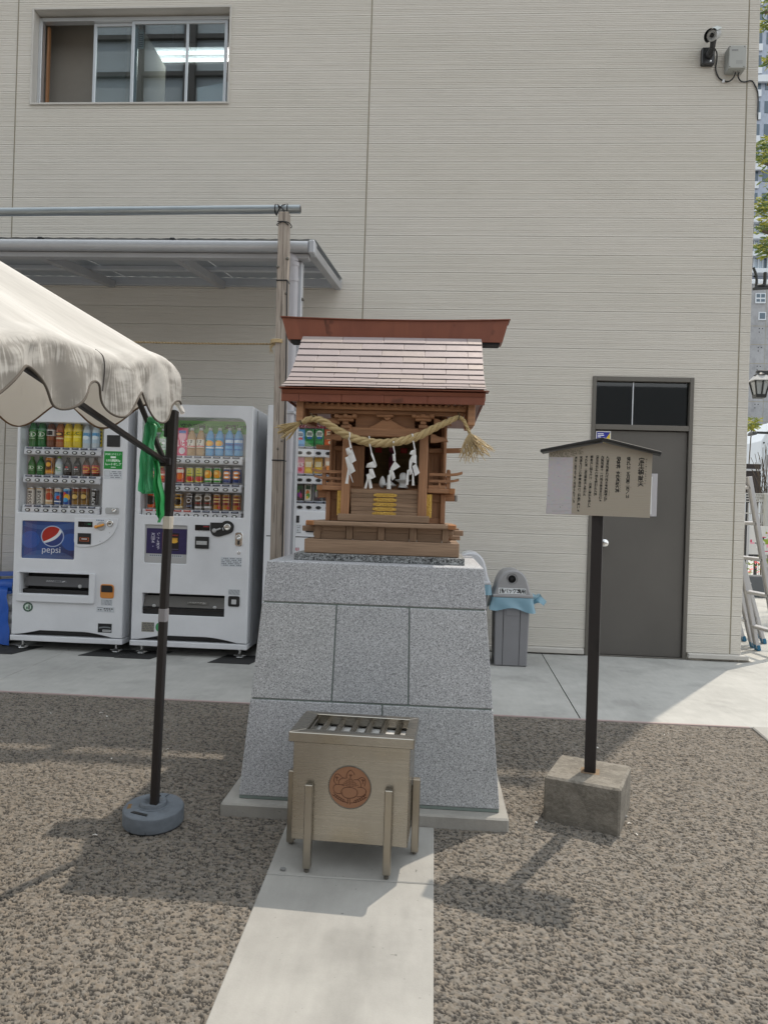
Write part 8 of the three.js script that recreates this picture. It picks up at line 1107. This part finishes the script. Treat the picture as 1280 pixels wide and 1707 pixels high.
{ // dark board, lattice fence, posters, flowers
  const z = -9, o = thing('dark_board', 'dark brown upright board beyond the building corner', 'board'), p = P(1245, 773, z), q = P(1266.5, 822, z); part('panel', [bx(p.x - .2, q.x, q.y - .0, p.y, z - .03, z, .006)], std({ color: col(.030, .022, .020), roughness: .6, map: T.copper }), o); part('rail', bx(p.x - .2, q.x + .6, P(1250, 783.5, z).y - .02, P(1250, 783.5, z).y + .02, z + .002, z + .03, .004), M.aluPaint, o); part('post', [bx(q.x - .08, q.x - .02, 0, q.y, z - .03, z, .004), bx(p.x, p.x + .06, 0, q.y, z - .03, z, .004)], M.black, o);
  const f = thing('lattice_fence', 'white mesh fence with a dotted top band beyond the ladders', 'fence'), zf = -7, X = (u) => P(u, 850, zf).x, Y = (v) => P(1265, v, zf).y, wf = std({ color: col(.50, .50, .48), roughness: .5 });
  part('top_band', Array.from({ length: 4 }, (_, r) => bx(X(1240), X(1300), Y(824 + r * 4.4), Y(822.4 + r * 4.4), zf - .01, zf + .01, .002)), wf, f); for (let i = 0; i < 18; i++) part('band_stud', Array.from({ length: 3 }, (_, r) => bx(X(1250 + i * 2.6 + (r % 2)), X(1251.4 + i * 2.6 + (r % 2)), Y(828 + r * 4.4), Y(824.2 + r * 4.4), zf - .008, zf + .008, .001)), wf, f);
  for (let i = 0; i < 14; i++) part('picket', bx(X(1246 + i * 3.3), X(1247 + i * 3.3), Y(905), Y(839), zf - .008, zf + .008, .002), wf, f); part('rail', [bx(X(1240), X(1300), Y(857), Y(855), zf - .012, zf + .012, .002), bx(X(1240), X(1300), Y(874), Y(872.4), zf - .012, zf + .012, .002), bx(X(1240), X(1300), .05, .12, zf - .012, zf + .012, .002)], wf, f); part('post', [bx(X(1270.5), X(1277), 0, Y(822), zf + .013, zf + .09, .006)], wf, f);
  const ps = thing('poster', 'white and pink poster hung on the mesh fence behind the ladders', 'poster'), a = P(1248, 876, -6.9), b = P(1285, 925, -6.9); part('sheet', plate(a.x, b.y, b.x, a.y, -6.9, printed(120, 150, (g, w, h) => { g.fillStyle = '#d8d8d6'; g.fillRect(0, 0, w, h); const q = rng(3); for (let i = 0; i < 26; i++) { g.fillStyle = ['#d23c66', '#e9a3b6', '#22252a', '#8fa63c', '#efefef'][i % 5]; g.fillRect(q() * w, 30 + q() * h * .7, 6 + q() * 18, 4 + q() * 14); } }), .004), M.print, ps); part('pole', bx(a.x - .03, a.x - .005, 0, a.y, -6.91, -6.88, .002), M.aluPaint, ps);
  const leafM = phy({ color: col(.22, .27, .06), roughness: .6, transmission: .4, thickness: 0, side: THREE.DoubleSide });
  const leafG = (() => { const g = new THREE.BufferGeometry(); g.setAttribute('position', new THREE.Float32BufferAttribute([0, 0, 0, .4, .12, .06, 1, 0, -.05, 0, 0, 0, 1, 0, -.05, .4, -.12, .06, .4, .12, .06, .8, .09, 0, 1, 0, -.05, .4, -.12, .06, 1, 0, -.05, .8, -.09, 0], 3)); g.computeVertexNormals(); return g; })();
  function foliage(name, parent, clumps, size, perClump, seed, tints) { const q = rng(seed), n = clumps.length * perClump, m = new THREE.InstancedMesh(leafG, leafM, n); m.name = name; const d = new THREE.Object3D(); let k = 0; for (const [x, y, z, r] of clumps) for (let i = 0; i < perClump; i++) { const a = q() * 6.283, b = Math.acos(2 * q() - 1), s = r * Math.cbrt(q()); d.position.set(x + Math.sin(b) * Math.cos(a) * s, y + Math.cos(b) * s * .8, z + Math.sin(b) * Math.sin(a) * s); d.rotation.set(-.5 + q() * .9, q() * 6.283, -.7 + q() * 1.1, 'YXZ'); d.scale.setScalar(size * (.6 + .8 * q())); d.updateMatrix(); m.setMatrixAt(k, d.matrix); const t = tints[Math.floor(q() * tints.length)]; m.setColorAt(k++, col(t[0], t[1], t[2])); } m.castShadow = m.receiveShadow = true; m.userData.kind = 'stuff'; parent.add(m); return m; }
  const t = thing('tree', 'yellow-green leafy tree reaching in from the right edge beyond the building', 'tree'), zt = -6, at = (u, v, dz = 0) => P(u, v, zt + dz), bark = std({ color: col(.12, .095, .07), roughness: .95, map: T.oldWood });
  const foot = V(at(1420, 700).x, -.1, zt), crown = at(1400, 200); const trunk = part('trunk', [tube([foot, V(foot.x - .15, 1.6, zt + .1), V(crown.x, crown.y, zt), V(crown.x + .1, crown.y + 2.4, zt - .2)], .13, 10, 30)], bark, t);
  const bough = (p) => part('limb', tube(p, .022, 6, 20), bark, t); for (const [u, v] of [[1262, 270], [1268, 20], [1264, 385], [1272, 140], [1420, -160], [1500, 90]]) bough([V(crown.x - .02, at(1400, v + 90).y, zt), at((1400 + u) / 2, v + 25, .2), at(u + 6, v, .1)]);
  const cl = [], qt = rng(31); for (const [u, v, r, dz] of [[1279, 8, .13, 0], [1276, 42, .09, .2], [1283, 100, .08, 0], [1271, 238, .12, .1], [1279, 262, .18, 0], [1268, 262, .12, .3], [1282, 240, .16, -.2], [1273, 335, .14, 0], [1266, 345, .10, .2], [1278, 355, .16, .1], [1270, 378, .14, 0], [1280, 380, .16, -.1], [1272, 408, .10, .1], [1281, 405, .13, 0], [1279, 420, .08, .2], [1292, 300, .22, 0], [1300, 390, .24, 0], [1310, 240, .26, .2]]) { const p = at(u, v, dz); cl.push([p.x, p.y, p.z, r]); } for (let i = 0; i < 46; i++) { const p = at(1320 + qt() * 260, -180 + qt() * 580, (qt() - .5) * 2.6); cl.push([p.x, p.y, p.z, .3 + .25 * qt()]); }
  foliage('crown', t, cl, .105, 62, 41, [[1.0, 1.0, 1.0], [1.6, 1.35, .9], [.6, .75, .8], [2.2, 1.7, 1.2], [.45, .6, .6]]);
  const sh = thing('shrub', 'small yellow-green shrub against the grey concrete building under the street lamp', 'shrub'), zs = -11; const c2 = []; for (const [u, v, r] of [[1252, 708, .12], [1256, 702, .12], [1252, 714, .10], [1258, 709, .08]]) { const p = P(u, v, zs); c2.push([p.x, p.y, p.z, r]); } foliage('crown', sh, c2, .10, 45, 51, [[2.2, 1.7, .9], [1.5, 1.3, .8], [1, 1, 1]]); { const p = P(1252, 712, zs); part('trunk', tube([V(p.x - .1, 0, zs), V(p.x - .05, p.y * .6, zs), p], .012, 6), bark, sh); }
  const bt = thing('bare_shrub', 'leafless shrub with thin twigs in front of the white annex', 'shrub'), zb = -8.2, qq = rng(61), tw = []; for (let i = 0; i < 26; i++) { const a = P(1262 + qq() * 22, 840, zb), b = P(1250 + qq() * 34, 735 + qq() * 60, zb); tw.push(tube([V(a.x, 0, zb + qq() * .3), V(a.x, a.y, zb), V((a.x + b.x) / 2 + .05 * (qq() - .5), (a.y + b.y) / 2, zb + .1 * qq()), b], .0045, 5, 10)); } part('twigs', tw, bark, bt);
  const fb = thing('flower_planter', 'row of low green and pink plants at the foot of the mesh fence', 'planter'), zp = -5.6, pa = P(1244, 940, zp), cl3 = []; for (let i = 0; i < 9; i++) cl3.push([pa.x + .1 + i * .2, .45 + .1 * Math.sin(i * 2), zp, .18]); foliage('leaves', fb, cl3, .07, 40, 71, [[1, 1, 1], [.6, .8, .7], [6, 1.2, 6], [1.3, 1.3, .8]]); part('trough', bx(pa.x - .1, pa.x + 2.0, 0, .32, zp - .16, zp + .16, .01), std({ color: col(.10, .11, .12), roughness: .7 }), fb);
}
// ---------------------------------------------------------------- small strays on the ground
{
  const stone = (lbl, u, v, r) => { let t = P(u, v, 3.5); for (let i = 0; i < 6; i++) { const d = ray(u, v), k = (gy(t.z) + .006 - EYE.y) / d.y; t = d.multiplyScalar(k).add(EYE); } const o = thing('pebble', lbl, 'pebble'), g = new THREE.IcosahedronGeometry(r, 2), p = g.attributes.position; for (let i = 0; i < p.count; i++) { const k = 1 + .35 * (fbm(p.getX(i) / r + 3, p.getY(i) / r + 3, 9, 9, 2, 13) - .5); p.setXYZ(i, p.getX(i) * k * 1.2, p.getY(i) * k * .7, p.getZ(i) * k); } g.computeVertexNormals(); part('stone', smoothed(mv(g, t.x, t.y + r * .35, t.z)), std({ color: col(.20, .20, .195), roughness: .9, map: T.mottle }), o); };
  stone('small grey pebble on the slab path, left of the offering box legs', 472, 1450, .0085);
  stone('small grey pebble on the asphalt at the right foot of the concrete block', 1040, 1362, .0095);
  const q = rng(77), L = [], paleM = std({ color: col(.62, .60, .56), roughness: .8, side: THREE.DoubleSide }); for (let i = 0; i < 46; i++) { const z = 2.1 + q() * 2.3, x = 1.2 + q() * 4; if (x > 2.8 && x < 4.05 && z > 2) continue; const s = .004 + .006 * q(), a = q() * 6.28, g = grid(2, 1, (u, v) => V((u - .5) * s * 2, .004 * Math.sin(u * 3), (v - .5) * s * .8)); g.rotateY(a); L.push(mv(g, x, gy(z) + .003, z)); }
  const o = mesh('litter', L, paleM); o.userData.kind = 'stuff'; o.userData.label = 'pale bits of paper and dry petals scattered over the asphalt'; o.userData.category = 'litter';
}
// ---------------------------------------------------------------- across the yard: the office the panes mirror; an unseen hall added to block low sky
{
  const o = thing('office_building', 'grey-blue gridded office building across the yard, mirrored in the upstairs window', 'building');
  const z = 46, x0 = -46, x1 = 8, H = 62, pan = std({ color: col(.42, .49, .55), roughness: .35 }), bar2 = std({ color: col(.07, .07, .075), roughness: .6 });
  part('wall', bx(x0, x1, 0, H, z + .2, z + 14, 0), pan, o);
  for (let x = x0; x <= x1; x += 3.9) part('pier', bx(x - .42, x + .42, 0, H, z - .25, z + .19, 0), bar2, o);
  for (let y = 2.7; y < H; y += 2.7) part('spandrel', bx(x0, x1, y - .16, y + .16, z - .1, z + .18, 0), bar2, o);
  const h = thing('added_hall', 'unseen low dark timber hall across the yard, added to block the low sky', 'building'), zf = 17;
  part('wall', bx(-9, 16, gy(9) - .2, 3.4, zf + 1.2, zf + 9, .02), std({ color: col(.16, .115, .08), roughness: .9, map: T.woodV }), h);
  for (let x = -9; x <= 16; x += 2.5) part('post', bx(x - .12, x + .12, gy(9) - .2, 3.4, zf + .9, zf + 1.19, .01), M.cedarDark, h);
  part('roof', hexa((x, y, q) => V(lerp(-10.5, 17.5, x), lerp(3.3, 3.6, y) + 3.4 * (q < .5 ? q * 2 : 1), lerp(zf, zf + 10, q)), .05), std({ color: col(.07, .075, .08), roughness: .6 }), h);
}
renderer.render(scene, camera);
